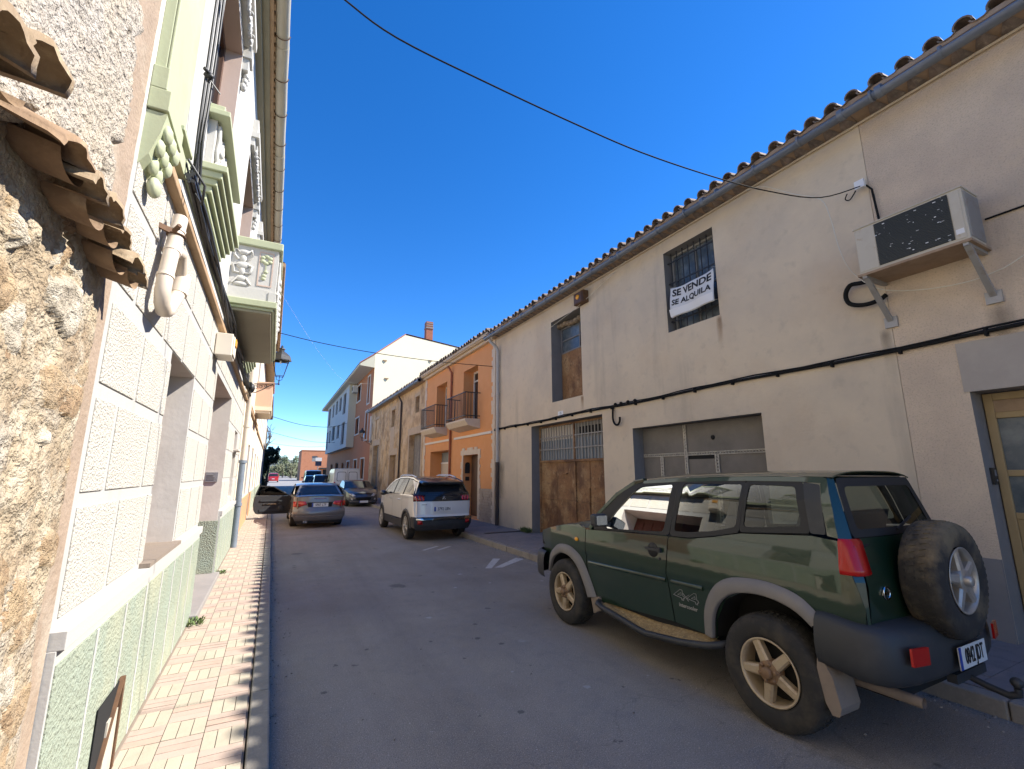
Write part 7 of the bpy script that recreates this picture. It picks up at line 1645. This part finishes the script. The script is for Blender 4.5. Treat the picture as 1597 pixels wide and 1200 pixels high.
def bare_tree(name, x, y, h, seed, label, group):
    T = thing(name, (x, y, 0), label, "tree", group); random.seed(seed); g = MB()
    def br(p, d, L, r, lv):
        q = p + d * L; g.tube([p, p + d * L * .5 + Vector((random.uniform(-.05, .05), 0, 0)) * L, q], [r, r * .8, r * .55], 6)
        if lv:
            for k in range(3 if lv > 1 else 4): br(p.lerp(q, random.uniform(.55, 1)), (d + Vector((random.uniform(-.7, .7), random.uniform(-.7, .7), random.uniform(-.1, .5)))).normalized(), L * random.uniform(.45, .65), r * .5, lv - 1)
    br(Vector((x, y, 0)), Vector((0, 0, 1)), h * .45, h * .02, 4); g.build("branches", M['bark'], T)
bare_tree("bare_tree", -.9, 52, 8.0, 3, "bare winter tree rising behind the last left house", "bare trees"); bare_tree("bare_tree", 8.5, 150, 6.0, 8, "leafless bush-like tree in the dry field before the pines", "bare trees"); bare_tree("bare_tree", 5.2, 150, 4.2, 9, "small leafless tree in the dry field, nearer the road", "bare trees")
g = MB(); g.tube([(-1.25, 50, 0), (-1.25, 50, 7.1)], [.13, .09], 8); tag(g.build("utility_pole", M['bark']), "tall wooden pole behind the last left house", "pole")
g = MB(); g.tube([(-.75, 49, 0), (-.75, 49, 5.8)], [.10, .07], 8); tag(g.build("utility_pole", M['bark']), "shorter wooden pole beside the bare winter tree", "pole")
random.seed(31)
labs = ["olive-green tree farthest left in the row beyond the field", "dark pine with a flat top beyond the field", "pale olive tree in front of the dark pine", "bushy pine in the middle of the row beyond the field", "round olive tree beside the middle pine", "dark pine next to the brick building", "low grey-green tree partly behind the brick building"]
for i, (px, y, h, w_, kind) in enumerate(((1.5, 172, 5.2, 2.6, 1), (3.6, 190, 8.2, 3.2, 0), (5.4, 166, 5.0, 2.6, 1), (7.9, 186, 8.6, 3.4, 0), (10.2, 170, 6.0, 3.0, 1), (12.6, 184, 8.0, 3.2, 0), (14.0, 160, 4.4, 2.8, 1))):
    T = thing("pine_tree" if kind == 0 else "olive_tree", (px, y, 0), labs[i], "tree", "trees beyond the field"); g = MB(); g.tube([(px, y, 0), (px + .1, y, h * .55)], [.22, .1], 6); g.build("trunk", M['bark'], T)
    g = MB(); leaf_cloud(g, (px, y, h * .60), w_ * .8, w_ * .8, h * .34, 1500, .26, 50 + i, .42); g.build("crown", LP if kind == 0 else LO, T)
g = MB(); random.seed(9)
for k in range(900):
    x = random.uniform(-40, 40); y = random.uniform(112, 240)
    if 0 < x < 9 and y < 400 and x < 8: 
        if abs(x - 4.3 - (y - 105) * .0) < 3.6: continue
    s = random.uniform(.15, .5)
    for q in range(4): a = random.uniform(0, 6.28); g.add([(x, y, 0), (x + s * .5 * math.cos(a), y + s * .5 * math.sin(a), s), (x + s * .3 * math.cos(a + .6), y + s * .3 * math.sin(a + .6), s * .8)], [(0, 1, 2)])
tag(g.build("dry_grass", mat("dry_grass", (.26, .22, .12), .9)), "dry pale grass scattered over the field", "grass", kind="stuff")
g = MB(); leaf_cloud(g, (16, 205, 2.2), 34, 12, 2.6, 9000, .5, 71, .3); leaf_cloud(g, (-28, 215, 2.5), 22, 12, 3.0, 6000, .5, 72, .3)
tag(g.build("woodland", LP), "far green woodland below the hills", "woodland", kind="stuff")
g = MB(); n = 90; vs = []
for i in range(n + 1):
    x = -900 + 2000 * i / n; h = 46 + 26 * noise.noise(Vector((x * .004, 1.7, 0))) + 12 * noise.noise(Vector((x * .012, 4, 0))) + 18 * math.exp(-((x - 10) / 90) ** 2)
    for y, f in ((1900, 0), (2200, .55), (2500, 1.0), (3200, .8), (4200, 0)): vs.append((x, y, h * f - (2 if f == 0 else 0)))
g.add(vs, [(i * 5 + k, i * 5 + k + 1, i * 5 + 6 + k, i * 5 + 5 + k) for i in range(n) for k in range(4)], 0, True)
struct(g.build("hills", mat("scrub_hillside", (.10, .125, .13), .95, [((.16, .16, .14), .01, .45, .65, .7)])))
H = thing("brick_building", (10, 112, 0), "two-storey orange brick building at the far end of the road, beyond the apartment block", "building"); BW = [(7.6, 8.7, 4.1, 5.3), (11.6, 13.2, 3.9, 5.2), (7.4, 8.9, 1.0, 2.3), (10.0, 11.4, .1, 2.4)]
g = MB(); ys = sorted({5.45, 16.0, *[v for o in BW for v in o[:2]]}); zs = sorted({0., 6.4, *[v for o in BW for v in o[2:]]})
for a, b in zip(ys, ys[1:]):
    for c_, d_ in zip(zs, zs[1:]):
        if not any(o[0] < (a + b) / 2 < o[1] and o[2] < (c_ + d_) / 2 < o[3] for o in BW): g.quad((a, 110, c_), (b, 110, c_), (b, 110, d_), (a, 110, d_))
g.quad((5.45, 110, 0), (5.45, 122, 0), (5.45, 122, 6.4), (5.45, 110, 6.4)); g.quad((16, 110, 0), (16, 122, 0), (16, 122, 6.4), (16, 110, 6.4)); g.quad((5.45, 122, 0), (16, 122, 0), (16, 122, 6.4), (5.45, 122, 6.4)); g.quad((5.45, 110, 6.4), (16, 110, 6.4), (16, 122, 6.4), (5.45, 122, 6.4))
g.build("wall", mat("orange_brick", (.50, .20, .10), .9, [((.38, .14, .07), 1.5, .45, .7, .6), ((.55, .25, .14), 9, .5, .7, .5, (.3, 1, 3))]), H)
g = MB(); g.box(5.4, 16.05, 109.95, 122.05, 6.4, 6.6); g.build("coping", M['terra'], H)
for o in BW:
    g = MB(); g.box(o[0], o[1], 110.15, 110.3, o[2], o[3]); g.build("window", M['darkglass'] if o[2] < .5 else M['slat'], H)
g = MB(); g.box(9.2, 11.8, 108.6, 110, 2.5, 2.75); g.build("canopy", M['blackp'] if 'blackp' in M else M['black'], H)
T = thing("road_sign", (5.35, 66, 0), "small blue-black hanging sign standing before the brick building", "sign"); g = MB(); g.tube([(5.35, 66, 0), (5.35, 66, 3.7)], .05, 8); g.build("post", M['steel'], T)
g = MB(); g.box(5.0, 5.75, 65.93, 65.97, 2.55, 3.15, 0); g.box(4.98, 5.77, 65.925, 65.965, 3.18, 3.62, 1); g.build("panel", [mat("navy_panel", (.012, .02, .05), .4), M['white']], T)
# weeds
def weed(x, y, z, n, s, seed, label):
    random.seed(seed); g = MB()
    for k in range(n):
        a = random.uniform(0, 6.28); r = random.uniform(.02, s); b = Vector((x + random.uniform(-.1, .1), y + random.uniform(-.25, .25) * s * 5, z)); t = b + Vector((math.cos(a) * r, math.sin(a) * r, random.uniform(.3, 1) * s)); w_ = Vector((-math.sin(a), math.cos(a), 0)) * .012
        g.add([b - w_ * .4, (b + t) / 2 + w_ + Vector((0, 0, .02)), t, (b + t) / 2 - w_ + Vector((0, 0, .02))], [(0, 1, 2, 3)])
    tag(g.build("weed", M['weed']), label, "weed", "weeds at the wall feet")
weed(6.0, 10.75, .12, 170, .15, 3, "green weed clump at the foot of the tan store beside the rusty double door"); weed(XL + .07, 5.9, .12, 60, .07, 4, "small weed at the foot of the green plinth before the doorway"); weed(XL + .06, 8.6, .12, 40, .06, 5, "tiny weed at the foot of the green plinth past the doorway")
random.seed(61); g = MB()
for k in range(2600):
    if random.random() < .6: x = 4.52 - abs(random.gauss(0, .10)); y = random.uniform(.8, 16)
    elif random.random() < .6: x = .13 + abs(random.gauss(0, .06)); y = random.uniform(1.5, 16)
    else: x = random.uniform(.2, 4.5); y = random.uniform(1.5, 12)
    r_ = random.choice((.0025, .0035, .005, .007)); c = Vector((x, y, r_ * .4)); d = [Vector((random.uniform(-1, 1), random.uniform(-1, 1), random.uniform(.1, 1))).normalized() * r_ for q in range(4)]
    g.add([c + d[0] + Vector((r_, 0, 0)), c + Vector((-r_, r_ * .8, 0)), c + Vector((-r_ * .6, -r_, 0)), c + Vector((0, 0, r_ * 1.1))], [(0, 1, 3), (1, 2, 3), (2, 0, 3)], random.randrange(2))
tag(g.build("gravel", [mat("pale_grit", (.33, .29, .24), .9), mat("dark_grit", (.12, .10, .08), .9)]), "loose grit lying on the road along both kerbs", "grit", kind="stuff")
for o in S.objects:
    if '_loc' in o: del o['_loc']
